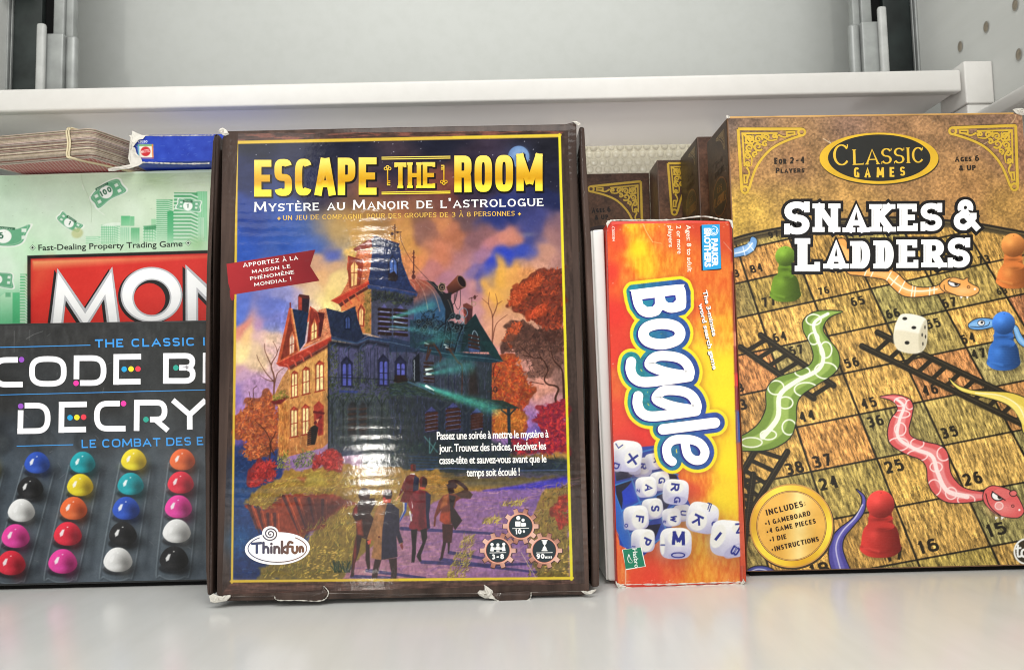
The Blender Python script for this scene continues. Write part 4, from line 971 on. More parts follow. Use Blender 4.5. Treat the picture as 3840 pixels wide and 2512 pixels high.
    sh(E2((880, 1250), (1005, 1110), (1060, 1220), (1270, 1557), (1080, 1557), (1000, 1300), (860, 1557), (830, 1557)), (28, 50, 54)); sh(E2((930, 1500), (1000, 1310), (1050, 1500), (1050, 1557), (930, 1557)), (70, 88, 136)); sh(E2((950, 1400), (1000, 1300), (1040, 1400), (1045, 1530), (950, 1500)), (44, 52, 60)); Ln(smooth(E2((955, 1420), (985, 1310), (1030, 1360), (1040, 1480))), 3, (130, 150, 160))
    for k in range(4): Ln(E2((930, 1360 + 45 * k), (1045, 1385 + 45 * k)), 8, (60, 40, 36))
    sh(E4((350, 60), (700, 110), (1200, 170), (1330, 235), (1200, 250), (700, 200), (360, 120)), (34, 58, 72)); Ln(E4((360, 90), (700, 150), (1200, 205), (1320, 232)), 3, (86, 130, 140), .6)
    sh(E4((1060, 0), (1190, 0), (1330, 232), (1200, 180)), (30, 60, 62))
    for k, (x, y) in enumerate([(420, 1420), (640, 1400), (410, 1440), (660, 1490)]): sh(E2((x, y), (x + 110, y + 20), (x + 105, y + 60), (x, y + 50)), (52, 38, 36), .8)
    for x, y in ((415, 1450), (660, 1500), (640, 1470)): Ln(E2((x, y), (x + 50, y + 18)), 5, (226, 240, 240), .8, w1=1)
    for a in ([(480, 100), (430, 220), (460, 60)], [(520, 30), (600, 160), (590, 240)], [(700, 90), (800, 240), (850, 300), (845, 620)]): Ln(smooth(E4(a)), 8, (74, 46, 36), .9, w1=4)
    for x in (530, 690, 760, 1000): Ln(E4((x, 320), (x, 560)), 3, (36, 42, 66), .7)
    sh(E4((400, 240), (520, 240), (530, 480), (400, 480)), (58, 42, 40)); [Ln(E4((400, 270 + 45 * k), (520, 280 + 45 * k)), 3, (96, 110, 150), .7) for k in range(5)]
    sh(E4((930, 320), (1020, 310), (1040, 620), (920, 640)), (50, 40, 36), .8, 4); sh(E4((270, 220), (350, 130), (360, 470), (280, 480)), (28, 32, 40)); [pp.ell(E4((290 + (k % 2) * 4, 230 + 24 * k))[0], 2, 5, (170, 180, 190), .8) for k in range(10)]
    mach = E2((300, 1080), (480, 1060), (640, 1180), (880, 1230), (900, 1300), (640, 1400), (300, 1330))
    pp.dabs(mach, 170, 18, 4, 40, [(20, 28, 36), (30, 40, 50), (70, 96, 112), (14, 20, 26)], .8, 1.4)
    for _ in range(16):
        x, y = 330 + 520 * R.random(), 1090 + 220 * R.random(); r_ = 6 + 9 * R.random(); pp.ell(E2((x, y))[0], r_, r_, (18, 24, 30), .85); pp.ell(E2((x, y))[0], r_, r_, (96, 116, 124), .7, ring=2); pp.ell(E2((x, y))[0], r_ * .4, r_ * .4, (70, 90, 100), .7)
    for a in ([(660, 1200), (640, 1350), (600, 1500)], [(680, 1200), (720, 1330), (700, 1500)], [(560, 1300), (650, 1230), (760, 1320)], [(860, 1240), (800, 1400), (760, 1557)], [(330, 1320), (480, 1380), (620, 1400)], [(700, 1420), (880, 1450)]): Ln(smooth(E2(a)), 5, (20, 28, 38), .85); Ln([(x + 5, y + 2) for x, y in smooth(E2(a))], 2, (84, 120, 140), .6)
    for k in range(9): x = 1170 + 112 * k; Ln(E1((x, 930 + (k % 3) * 8), (x + R.normal(0, 6), 1380)), 3, (34, 36, 48), .55)
    Ln(E1((1160, 1290), (1700, 1310), (2180, 1345)), 4, (30, 36, 40), .6); Ln(E3((1160, 640), (1160, 20)), 5, (26, 30, 34), .7); Ln(E1((1156, 900), (1158, 1557)), 5, (26, 28, 36), .7)
    for x in (1200, 1330, 1470, 1620, 1780, 1960): Ln(E3((x, 60), (x, 560)), 6, (28, 34, 34), .55); Ln(E3((x - 60, 20), (x, 130), (x + 60, 20)), 4, (34, 42, 40), .6)
    for x0, x1 in ((1390, 1480), (1520, 1600)): sh(E3((x0, 130), ((x0 + x1) / 2, 70), (x1, 130), (x1, 480), (x0, 480)), (40, 36, 38), .7, 2); [Ln(E3((x0 + 4, 170 + 60 * k), (x1 - 4, 160 + 60 * k)), 8, (66, 46, 38), .7) for k in range(5)]
    # porch
    sh(E4((0, 500), (120, 480), (220, 468), (420, 550), (700, 610), (1180, 678), (1330, 690), (1525, 778), (1390, 790), (1180, 790), (700, 700), (420, 640), (200, 620), (0, 640)), (46, 60, 54)); pp.dabs(E4((0, 510), (220, 480), (420, 560), (1180, 690), (1380, 770), (1150, 780), (420, 640), (0, 640)), 320, 18, 4, -8, [(58, 76, 66), (36, 46, 46), (70, 90, 84), (44, 56, 84)], .6, .3)
    Ln(E4((220, 470), (430, 560), (520, 610)), 6, (70, 96, 120), .8)
    sh(E4((0, 640), (420, 660), (700, 715), (1190, 800), (1200, 1180), (560, 1300), (0, 1300)), (40, 46, 52), .55, 3)
    pp.dabs(E4((0, 660), (700, 720), (1190, 810), (1190, 1160), (0, 1250)), 360, 26, 4, 90, [(58, 64, 92), (36, 42, 48), (52, 62, 66), (64, 70, 110)], .5, .05)
    for x0, y0, x1, y1 in ((430, 820, 556, 1060), (672, 775, 822, 1050), (962, 835, 1082, 1030)):
        sh(E4((x0 - 12, y0 + 10), ((x0 + x1) / 2, y0 - 60), (x1 + 12, y0 + 10), (x1 + 10, y1), (x0 - 10, y1)), (74, 76, 136), .8); sh(E4((x0, y0), (x1, y0 - 10), (x1, y1), (x0, y1)), (44, 40, 60))
        for k in range(5): yy = y0 + 20 + k * (y1 - y0 - 20) / 5; Ln(E4((x0 + 4, yy + 16), (x1 - 4, yy - 4)), 12, (70, 42, 36)); Ln(E4((x0 + 8, yy + 34), (x1 - 8, yy + 18)), 2, (150, 156, 200), .7)
    for x in (590, 625, 880, 920, 1180): Ln(E4((x, 720), (x, 1180)), 9, (40, 48, 62))
    for x, y in ((600, 760), (895, 800)): Ln(E4((x - 90, y - 40), (x, y + 40)), 6, (52, 60, 70)); Ln(E4((x + 90, y - 40), (x, y + 40)), 6, (52, 60, 70))
    Ln(E4((1392, 780), (1405, 1240)), 12, (40, 54, 62)); Ln(E4((1310, 800), (1385, 860)), 6, (44, 54, 56)); Ln(E4((1470, 790), (1410, 850)), 6, (44, 54, 56)); Ln(E4((1185, 680), (1190, 540)), 6, (40, 46, 50)); Ln(E4((1150, 585), (1260, 570)), 3, (60, 46, 46)); pp.ell(E4((1237, 562))[0], 6, 10, (50, 42, 46), ring=3)
    # garden in front of the house
    sh(E4((-300, 1180), (560, 1180), (1190, 1160), (1440, 1240), (1440, 1360), (2090, 1370), (2100, 1557), (-300, 1557)), (38, 52, 56), .9, 5, rough=5)
    pp.dabs(E4((-200, 1200), (1400, 1200), (2080, 1400), (2080, 1540), (-200, 1540)), 420, 18, 4, 70, [(44, 62, 54), (30, 40, 46), (58, 76, 60), (40, 56, 84)], .6, .9)
    for a in ([(410, 1110), (560, 1290)], [(470, 1130), (470, 1300)], [(540, 1180), (480, 1300)]): Ln(E4(a), 5, (84, 130, 130), .7)
    for k in range(5): Ln(E4((230, 1340 + 34 * k), (560, 1350 + 34 * k)), 4, (44, 70, 104), .7)
    Ln(E4((310, 1500), (700, 1480), (1300, 1510), (2080, 1500)), 5, (90, 110, 170), .6)
    # teal light beams
    def beam(a, b, w0, w1, c, o):
        for k in range(7):
            t = k / 6; pp.glow((a[0] + (b[0] - a[0]) * t, a[1] + (b[1] - a[1]) * t), max(np.hypot(b[0] - a[0], b[1] - a[1]) / 9, 12), w0 + (w1 - w0) * t, c, o * (1 - .35 * t), math.atan2(b[1] - a[1], b[0] - a[0]))
    beam(E4((430, 525))[0], E4((1200, 790))[0], 6, 22, (84, 206, 184), .75); beam(E4((470, 380))[0], E4((950, 290))[0], 5, 26, (84, 200, 184), .5); beam(E2((60, 1150))[0], E2((500, 1010))[0], 6, 16, (80, 184, 170), .6)
    beam(E2((60, 1260))[0], E2((600, 1340))[0], 5, 18, (90, 180, 180), .45); beam(E2((400, 1450))[0], E2((760, 1380))[0], 6, 26, (60, 140, 130), .5); beam(E4((450, 330))[0], E4((820, 180))[0], 6, 24, (70, 170, 160), .4)
    for a, b in (((430, 520), (520, 570)), ((440, 380), (490, 385)), ((430, 330), (500, 320))): Ln(E4(a, b), 9, (236, 250, 246), .9, w1=3)
    for a, b in (((50, 1140), (180, 1165)), ((60, 1200), (200, 1230)), ((0, 1290), (180, 1300))): Ln(E2(a, b), 5, (200, 224, 230), .7, w1=1)
    # ---- foreground
    land = ZF((238, 790), (300, 720), (430, 655), (480, 600), (620, 590), (760, 560), (900, 570), (1200, 590), (1420, 600), (1500, 640), (1800, 640), (2130, 625), (2140, 1228), (330, 1240), (330, 1170), (560, 1080), (700, 900), (760, 820), (700, 740), (470, 735), (380, 830))
    sh(land, ('lin', ZF((1000, 600))[0], ZF((1000, 1200))[0], (164, 126, 60), (124, 106, 52)), 1, 2, rough=5)
    sh(ZF((245, 795), (360, 830), (400, 800), (470, 735), (740, 730), (900, 790), (760, 850), (700, 930), (600, 970), (560, 1100), (420, 1000), (320, 930), (285, 860)), (146, 66, 46), 1, 2, rough=4)
    for a in ([(270, 800), (330, 960)], [(320, 810), (370, 1000)], [(470, 745), (560, 960)], [(540, 760), (600, 930)], [(620, 760), (650, 900)], [(700, 770), (700, 900)], [(420, 850), (430, 1010)], [(380, 850), (390, 980)]):
        Ln(ZF(a), 12, (74, 46, 52), .75, w1=5); Ln([(x + 14, y) for x, y in ZF(a)], 5, (196, 96, 62), .8, w1=2)
    sh(ZF((600, 760), (860, 780), (760, 850), (690, 940), (600, 960), (560, 900)), (66, 48, 54), .6, 8)
    gr = [(186, 160, 70), (150, 126, 56), (206, 180, 84), (120, 104, 50), (170, 140, 60)]
    pp.dabs(ZF((250, 790), (430, 660), (620, 600), (760, 600), (900, 680), (700, 740), (470, 740), (380, 830)), 420, 16, 3, 25, gr, .75, .5)
    pp.dabs(ZF((560, 960), (760, 850), (880, 780), (880, 1100), (860, 1220), (340, 1225), (360, 1170), (620, 1090)), 560, 18, 3, 60, gr + [(104, 110, 52)], .7, .6)
    pp.dabs(ZF((800, 620), (1150, 620), (1150, 800), (900, 800)), 260, 16, 3, 30, gr, .7, .5); pp.dabs(ZF((1240, 610), (1560, 620), (1500, 720), (1300, 780), (1250, 740)), 200, 20, 3, 6, [(190, 130, 52), (160, 110, 46), (206, 150, 66), (130, 92, 44)], .75, .25)
    sh(ZF((1400, 600), (1800, 610), (2130, 600), (2130, 640), (1830, 690), (1560, 690), (1400, 640)), (70, 72, 62), .6, 5)
    sh(ZF((590, 640), (660, 600), (720, 640), (720, 690), (610, 690)), (180, 160, 70), .7, 5); sh(ZF((560, 640), (600, 640), (590, 660)), (196, 84, 60), .8, 4)
    tree(E3((970, 860), (1000, 740), (1110, 670), (1240, 650), (1280, 700), (1310, 800), (1290, 860), (1180, 870), (1080, 830)), [(180, 60, 56), (204, 76, 70), (150, 44, 48)], 220, 6)
    pp.dabs(E3((560, 720), (690, 600), (720, 860), (560, 860)), 90, 9, 4, 60, [(150, 150, 64), (104, 110, 54), (186, 170, 84)], .7, .8); pp.dabs(E3((740, 780), (860, 640), (1000, 640), (960, 830), (760, 860)), 130, 9, 4, 60, [(110, 124, 74), (76, 92, 66), (150, 156, 84)], .7, .8)
    sh(E3((915, 440), (950, 380), (1000, 350), (1040, 380), (1020, 500), (1000, 580), (910, 590)), (44, 38, 36)); [Ln(E3((912, 410 + 24 * k), (950, 400 + 24 * k)), 3, (150, 84, 54), .8) for k in range(8)]
    path = ZF((820, 1228), (880, 1140), (960, 1060), (1080, 960), (1150, 880), (1290, 810), (1400, 760), (1560, 722), (1830, 686), (2130, 640), (2135, 690), (2000, 700), (1950, 800), (1910, 930), (1900, 1050), (1960, 1228))
    sh(path, ('lin', ZF((1000, 1200))[0], ZF((1900, 700))[0], (176, 124, 140), (132, 96, 160)), 1, 1.5, rough=2); sh(ZF((1640, 715), (1830, 686), (2130, 628), (2135, 692), (2000, 700), (1700, 712)), (66, 58, 186), .95, 3)
    pp.dabs(path, 420, 46, 5, 4, [(196, 146, 156), (150, 104, 140), (172, 122, 130), (124, 92, 150), (206, 160, 150)], .4, .12)
    for a in ([(1160, 935), (1700, 965)], [(1280, 1130), (1600, 1150), (1950, 1190)], [(1390, 1115), (1650, 1150), (1930, 1140)], [(960, 1180), (1300, 1225)], [(870, 1215), (1100, 1222)], [(1440, 1075), (1700, 1120)]): Ln(ZF(a), 13, (52, 50, 104), .85, w1=9)
    for c in ((1540, 1010, 46, 40), (1520, 1090, 60, 30), (1500, 1140, 60, 26), (1480, 1195, 70, 30), (1680, 890, 50, 22), (1810, 790, 66, 18)):
        x, y, a, b = c; pp.dabs(ZF((x - a, y + b), (x - a * .6, y - b * .4), (x + a, y - b), (x + a * .7, y + b)), 60, 15, 3, 50, [(196, 176, 72), (150, 130, 56), (120, 100, 50), (206, 190, 90)], .85, .5)
    pp.dabs(ZF((1990, 720), (2135, 680), (2140, 1220), (1900, 1225), (1900, 1040), (1960, 850)), 420, 18, 4, 65, [(130, 116, 56), (96, 86, 46), (176, 150, 70), (110, 70, 44), (150, 130, 60)], .75, .6)
    tree(ZF((2040, 800), (2130, 740), (2135, 900), (2080, 950)), [(176, 56, 44), (150, 44, 40), (196, 76, 50)], 110, 6)
    for _ in range(90):
        x, y = ((600 + 190 * R.random(), 1040 + 190 * R.random()) if R.random() < .6 else (2000 + 140 * R.random(), 1090 + 130 * R.random())); pp.ell(ZF((x, y))[0], 4.5, 2, (226, 186, 90), .9)
    for _ in range(40): x = 770 + 90 * R.random(); Ln(ZF((x, 1190), (x + R.normal(0, 25), 1120 + 30 * R.random())), 2.5, (40, 60, 44), .8)
    # the party walking up the path
    blk = (38, 28, 30)
    sh(E5((870, 130), (900, 122), (930, 135), (928, 205), (872, 205)), (130, 44, 36)); sh(E5((900, 130), (930, 138), (926, 205), (900, 205)), (70, 28, 30)); sh(E5((868, 232), (920, 230), (922, 250), (868, 250)), (230, 226, 226))
    sh(E5((830, 260), (880, 240), (930, 250), (970, 290), (960, 420), (930, 440), (880, 560), (840, 575), (750, 560), (800, 420), (760, 470), (730, 500), (740, 470), (790, 330)), (108, 34, 34)); sh(E5((920, 250), (972, 290), (960, 430), (900, 440), (905, 330)), (34, 36, 64)); sh(E5((730, 490), (745, 500), (705, 550), (690, 545)), (206, 150, 110)); sh(E5((780, 570), (830, 575), (820, 680), (770, 760), (745, 800), (742, 760), (785, 660)), (60, 84, 170)); sh(E5((782, 575), (800, 575), (800, 660), (748, 770), (785, 660)), (226, 206, 160))
    sh(E5((970, 320), (990, 275), (1020, 265), (1060, 290), (1066, 350), (1040, 410), (980, 390)), (104, 40, 36)); sh(E5((1010, 275), (1060, 295), (1066, 350), (1040, 400), (1005, 390)), (58, 34, 34)); sh(E5((975, 390), (1040, 395), (1035, 420), (975, 415)), (206, 84, 60))
    sh(E5((920, 440), (980, 420), (1060, 440), (1105, 480), (1100, 600), (1085, 720), (1100, 860), (1060, 900), (1060, 870), (980, 905), (860, 880), (850, 850), (900, 720), (880, 680), (860, 640), (840, 590), (870, 500)), (130, 44, 52)); sh(E5((1045, 440), (1108, 480), (1098, 620), (1085, 720), (1100, 870), (1065, 880), (1050, 700)), (36, 38, 66)); sh(E5((980, 440), (1050, 450), (1040, 700), (1050, 870), (980, 900), (960, 700)), (92, 34, 40), .8, 3); sh(E5((885, 560), (900, 620), (890, 640)), (230, 220, 220)); Ln(E5((862, 680), (880, 780)), 6, (220, 214, 210))
    sh(E5((875, 890), (950, 880), (935, 1060), (935, 1150), (915, 1270), (880, 1270), (890, 1100)), blk); sh(E5((985, 890), (1060, 870), (1065, 980), (1020, 1110), (990, 1190), (1000, 1255), (975, 1260), (940, 1200), (950, 1170), (1010, 1040)), (40, 30, 30))
    sh(E5((1290, 370), (1330, 330), (1400, 345), (1420, 375), (1400, 410), (1310, 400)), (64, 36, 38)); sh(E5((1300, 395), (1370, 400), (1385, 455), (1320, 480)), (56, 32, 32)); Ln(smooth(E5((1330, 330), (1400, 325), (1480, 370), (1525, 420))), 13, (66, 42, 40))
    sh(E5((1390, 470), (1525, 410), (1600, 475), (1570, 525), (1450, 520)), (84, 56, 44)); sh(E5((1250, 490), (1320, 470), (1390, 470), (1460, 520), (1400, 560), (1380, 640), (1470, 780), (1390, 890), (1360, 820), (1290, 840), (1210, 780), (1230, 660), (1170, 740), (1160, 850), (1140, 850), (1150, 720), (1200, 560)), (120, 58, 42)); sh(E5((1320, 480), (1400, 500), (1370, 620), (1475, 780), (1390, 895), (1340, 790), (1330, 600)), (52, 36, 36)); sh(E5((1255, 500), (1310, 480), (1300, 590), (1220, 640)), (190, 112, 62), .8, 2); sh(E5((1220, 690), (1330, 680), (1330, 800), (1290, 840), (1212, 780)), (176, 72, 44), .8, 2)
    sh(E5((1240, 820), (1370, 830), (1350, 1040), (1250, 1040)), (70, 36, 34)); sh(E5((1250, 1030), (1290, 1030), (1245, 1230), (1212, 1250)), (56, 34, 34)); sh(E5((1300, 1030), (1335, 1030), (1322, 1160), (1310, 1160)), (50, 32, 32))
    sh(E5((245, 590), (300, 520), (450, 520), (460, 590), (400, 700), (440, 760), (420, 960), (390, 1000), (400, 1340), (370, 1360), (345, 1240), (350, 1000), (300, 980), (270, 1140), (220, 1290), (210, 1430), (170, 1440), (200, 1150), (240, 940), (235, 800), (190, 720), (210, 640)), (60, 38, 36)); sh(E5((235, 790), (300, 770), (320, 960), (250, 940)), (150, 66, 44), .9, 2); sh(E5((210, 640), (250, 600), (250, 700), (200, 720)), (150, 50, 46), .9, 2); sh(E5((205, 1150), (235, 980), (240, 1180), (200, 1350)), (140, 54, 44), .8, 2); pp.ell(E5((330, 480))[0], 22, 26, (70, 44, 40))
    sh(E5((540, 470), (560, 430), (610, 415), (650, 430), (660, 480), (640, 540), (560, 540)), (84, 34, 32)); sh(E5((545, 510), (650, 515), (635, 575), (555, 575)), (206, 84, 62)); sh(E5((570, 460), (655, 450), (645, 530), (580, 530)), (48, 28, 30))
    sh(E5((525, 580), (640, 575), (735, 650), (740, 900), (780, 1030), (775, 1060), (735, 1040), (700, 960), (715, 1200), (620, 1230), (520, 1240), (415, 1215), (450, 1020), (400, 1010), (360, 1000), (440, 760), (465, 650)), (150, 104, 66)); sh(E5((600, 575), (645, 578), (738, 650), (742, 900), (785, 1030), (740, 1050), (705, 960), (718, 1205), (530, 1240), (540, 900), (570, 700)), (48, 44, 62)); sh(E5((470, 660), (530, 600), (520, 900), (500, 1230), (420, 1215), (460, 980)), (176, 126, 80), .8, 4); pp.ell(E5((503, 972))[0], 3.4, 3.4, (84, 30, 30))
    sh(E5((745, 1060), (775, 1050), (788, 1090), (775, 1125), (755, 1090)), (120, 54, 54)); sh(E5((365, 1020), (410, 1000), (405, 1050), (375, 1062)), (200, 84, 70)); sh(E5((455, 1230), (530, 1240), (490, 1400), (480, 1462), (415, 1462), (430, 1350)), (62, 40, 38)); sh(E5((615, 1230), (710, 1215), (715, 1350), (705, 1465), (640, 1465), (645, 1380)), (58, 38, 38))
    det = (value_noise(pp.H, pp.W, 3.2, R, 2, 1.4) - .5) * .30 + (value_noise(pp.H, pp.W, 9, R, 3) - .5) * .26
    det *= .25 + .75 * np.clip(pp.mask([(880, 1500), (980, 1330), (1060, 1120), (1300, 1150), (1300, 900), (1500, 880), (1640, 1150), (1760, 1180), (1900, 1350), (1960, 1000), (2120, 980), (2150, 2180), (860, 2190)], 14) + (1 - pp.mask(frame, 2)) * .4, 0, 1)
    pp.img *= (1 + det)[..., None]
    lum = pp.img.mean(2, keepdims=True); pp.img[:] = np.clip(lum + (pp.img - lum) * .95, 0, 255); pp.img[:] = np.clip((pp.img / 255) ** 1.10 * 255, 0, 255)
    for a, b, w in (((885, 533), (2102, 507), 8), ((889, 531), (870, 2183), 7), ((866, 2178), (2148, 2166), 8)): Ln([a, b], w, (222, 186, 66), 1)
    Ln([(1500, 2172), (2148, 2166)], 8, (238, 208, 58)); Ln([(2098, 505), (2143, 2171)], 8.5, (240, 226, 52)); Ln([(1700, 515), (2102, 507)], 7, (232, 204, 62))
    # the scuffs
    for _ in range(60):
        x, y = 850 + 1300 * R.random(), 480 + 1760 * R.random(); a = R.normal(0, 1, 2) * 14; Ln([(x, y), (x + a[0], y + a[1])], 1.2, (200, 196, 190), .25 * R.random())
    for _ in range(150): x, y = 850 + 1300 * R.random(), 480 + 1760 * R.random(); pp.ell((x, y), 1.1, 1.1, (225, 222, 215), .5 * R.random(), .5)
    Ln(ZF((1860, 1075), (1945, 1220)), 2, (220, 200, 160), .8)
    return pp, frame

def build_escape():
    A, B = on_z(804, 2258, .0036), on_z(2238, 2215, .0036)
    f = box_face(A, B, math.radians(5))
    t = game_box('game_box', 'tall dark corrugated box with a haunted mansion picture and a gold title', 'board game', f)
    wood = NT('dark_wood_print'); co = wood.co((12, 12, 1.2))
    n = wood.noise(28, 5, wood.co((3, 3, .35)))
    wood.set(Base_Color=wood.ramp(n, [(.3, lin(42, 33, 30)), (.55, lin(72, 58, 52)), (.75, lin(96, 76, 68))]), Roughness=.24)
    gloss_flutes(wood, 4.5, .35); M_wood = wood.m
    panel = [(846, 492), (1500, 477), (2120, 466), (2150, 458), (2162, 468), (2163, 600), (2170, 900), (2182, 1250), (2190, 1557), (2202, 1900), (2210, 2213), (2196, 2228), (1500, 2232), (825, 2238), (812, 2228), (814, 2080), (818, 1700), (822, 1400), (826, 1000), (831, 660), (833, 520)]
    slab('lid_panel', f, f.uv(panel), 0, .0028, M_wood, t, .0007)
    lipf = Face(f.O, f.u, f.v)
    slab('lid_fold', f, f.uv([(816, 2232), (2206, 2216), (2190, 2232), (1500, 2243), (845, 2255), (818, 2250)]), .0012, .0120, M_wood, t, .0011)
    fb = Face(f.O - f.n * .0050, f.u, f.v)
    L = [(810, 500), (822, 506), (821, 600), (815, 709), (806, 900), (801, 1000), (795, 1300), (795, 1700), (798, 2080), (797, 2231), (776, 2233), (770, 2140), (767, 1700), (767, 1360), (773, 1000), (786, 709), (796, 530), (801, 506)]
    Rr = [(2172, 474), (2192, 475), (2197, 560), (2206, 709), (2218, 900), (2230, 1200), (2243, 1500), (2247, 1800), (2248, 2200), (2219, 2203), (2217, 2000), (2214, 1478), (2203, 1200), (2191, 900), (2180, 709), (2173, 520)]
    slab('side_flap', fb, fb.uv(L), 0, .0300, M_wood, t, .0018, 3); slab('side_flap', fb, fb.uv(Rr), 0, .0300, M_wood, t, .0018, 3)
    fd = Face(f.O - f.n * .012, f.u, f.v)
    slab('box_body', fd, fd.uv([(835, 560), (2160, 540), (2206, 2190), (808, 2210)]), 0, .026, M_dark, t, .0005)
    q = f.uv([(842, 500), (2152, 476), (2194, 2222), (824, 2230)])
    rect = (max(q[0][0], q[3][0]) + .0012, max(q[2][1], q[3][1]) + .0005, min(q[1][0], q[2][0]) - .0002, min(q[0][1], q[1][1]) - .0005)
    pp, frame = escape_art(f, rect)
    pm = print_mat('mystery_cover_ink', .20, .5, 'flute')
    pp.sheet('cover_print', pm, t, 1e-4, .74)
    # gold title
    gold = NT('gold_ink'); a = gold.add('ShaderNodeAttribute'); a.attribute_name = 'ink'
    gold.set(Base_Color=a.outputs['Color'], Roughness=.4, Metallic=.0); gloss_flutes(gold, 6.0, .24)
    def gold_col(top, bot):
        T_, B_ = np.array(top, float), np.array(bot, float)
        def f_(P):
            x, y = P[:, 0], P[:, 1]
            yt = 600 + (2035 - x) * .0145; k = np.clip((y - (T_[1] if False else yt)) / 138.0, 0, 1)[:, None]
            stops = np.array([[238, 210, 96], [206, 158, 30], [196, 142, 18], [250, 226, 66], [244, 216, 70]]); pos = np.array([0, .35, .52, .72, 1.0])
            c = np.stack([np.interp(k[:, 0], pos, stops[:, j]) for j in range(3)], 1)
            return srgb(c) * .9
        return f_
    gc = gold_col((0, 0), (0, 0))
    shadow, face_i = [], []
    def cap_word(let, Zf, boxes, t_, **kw):
        for ch, (x0, y0, x1, y1) in zip(let, boxes):
            p0, p1 = Zf((x0, y1), (x1, y1)); capv = (y1 - y0) / 1.5573
            for grow, lst, sh_ in ((.028, shadow, (3.5, 3.0)), (0, face_i, (0, 0))):
                W = np.hypot(p1[0] - p0[0], p1[1] - p0[1]); ex = (np.array(p1) - p0) / W; ey = np.array([ex[1], -ex[0]])
                for V, T in glyph(ch, W, capv, t_ * capv, t_ * capv * .96, 3.6, kw.get('serif', 0) * capv, .10 * capv, grow * capv):
                    # split long strips so the gold gradient has somewhere to live
                    lst.append((np.array(p0) + V[:, :1] * ex + V[:, 1:2] * ey + np.array(sh_), T))
    tb = [(302, 282, 402, 496), (420, 277, 522, 492), (540, 276, 640, 490), (656, 272, 776, 490), (790, 270, 892, 488), (912, 268, 1016, 486)]
    cap_word('ESCAPE', ZE, tb, .195)
    cap_word('THE', ZE, [(1120, 298, 1190, 448), (1198, 297, 1276, 447), (1286, 296, 1358, 447)], .17, serif=.025)
    cap_word('ROOM', ZE, [(1470, 258, 1570, 472), (1588, 257, 1690, 470), (1708, 255, 1812, 468), (1832, 248, 1984, 464)], .195)
    def densify(items):
        out = []
        for P, T in items:
            for tri in T:
                a, b, c = P[tri]; n = max(1, int(max(abs(a[1] - b[1]), abs(b[1] - c[1]), abs(c[1] - a[1])) / 14))
                if n == 1: out.append((P[tri], np.array([(0, 1, 2)]))); continue
                V, F = [], []
                for i in range(n + 1):
                    for j in range(n + 1 - i): V.append(a + (b - a) * i / n + (c - a) * j / n)
                idx = {}; k = 0
                for i in range(n + 1):
                    for j in range(n + 1 - i): idx[i, j] = k; k += 1
                for i in range(n):
                    for j in range(n - i):
                        F.append((idx[i, j], idx[i + 1, j], idx[i, j + 1]))
                        if i + j < n - 1: F.append((idx[i + 1, j], idx[i + 1, j + 1], idx[i, j + 1]))
                out.append((np.array(V), np.array(F)))
        return out
    rules = []
    for y in (268, 279, 472, 482): rules += thick(ZE((1046, y + 1), (1447, y - 5)), 3.2, False)
    keys = []
    for x, sgn in ((1081, 1), (1409, -1)):
        yk = (335, 430) if sgn > 0 else (412, 318)
        c0 = ZE((x, yk[0]))[0]; keys += thick(ZE((x, yk[0]), (x, yk[1])), 4.5)
        for dx, dy in ((-12, 0), (12, 0), (0, -9)):
            cc = ZE((x + dx, yk[0] + dy * sgn))[0]; aa = np.linspace(0, 2 * math.pi, 15)[:-1]
            keys.append(ribbon(np.stack([cc[0] + 5 * np.cos(aa), cc[1] + 5 * np.sin(aa)], 1).tolist() + [[cc[0] + 5, cc[1]]], lambda a, b: 3.0, 0, 0))
        for dy in (0, 12, 22): keys += thick(ZE((x, yk[1] - dy * sgn), (x + 16 * sgn, yk[1] - dy * sgn)), 4.0, False)
    dark = [(P, T, (18, 16, 22)) for P, T in shadow]
    ink_obj('title_shadow', f, t, pm, dark, 1.6e-4)
    ti = densify(face_i + rules + keys)
    # one hair of height per glyph piece, not per triangle
    ink_obj('title_lettering', f, t, gold.m, [(P, T, gc) for P, T in ti], 3.4e-4)
    white = (236, 234, 230); gy = (214, 172, 80)
    W_ = []
    W_ += word('Mystère au Manoir de l\'astrologue', ZE((302, 584))[0], ZE((1990, 551))[0], 36, t=.19, th=.115, e=2.1, serif=.045, st=.07, gap=.20, wide=.86, space=.55, small=.80)
    ink_obj('subtitle_lettering', f, t, pm, [(P, T, white) for P, T in W_], 2.4e-4)
    G_ = word('un jeu de compagnie pour des groupes de 3 à 8 personnes', ZE((470, 633))[0], ZE((1822, 608))[0], 17.5, t=.17, th=.11, e=2.1, serif=.04, st=.07, gap=.24, wide=.95, space=.6)
    for x, y in ((447, 624), (1850, 598)):
        for d in ((9, 0), (0, 9)): G_ += thick(ZE((x - d[0], y - d[1]), (x + d[0], y + d[1])), 4, False)
    ink_obj('tagline_lettering', f, t, pm, [(P, T, gy) for P, T in G_], 2.4e-4)
    # red ribbon
    rib = [ZE((140, 888), (658, 805), (628, 900), (683, 986), (170, 1068), (150, 1000)), ZE((158, 1040), (186, 1065), (186, 1092), (172, 1104), (160, 1080))]
    def redc(P): k = np.clip((P[:, :1] - 850) / 90, 0, 1); return srgb(np.array([158, 44, 48]) * (1 - k) + np.array([112, 30, 35]) * k)
    rb = ink_obj('ribbon_banner', f, t, pm, [(*tri_poly(rib[1]), (140, 38, 44)), (*tri_poly(rib[0]), redc)], 2.0e-4)
    bl = []
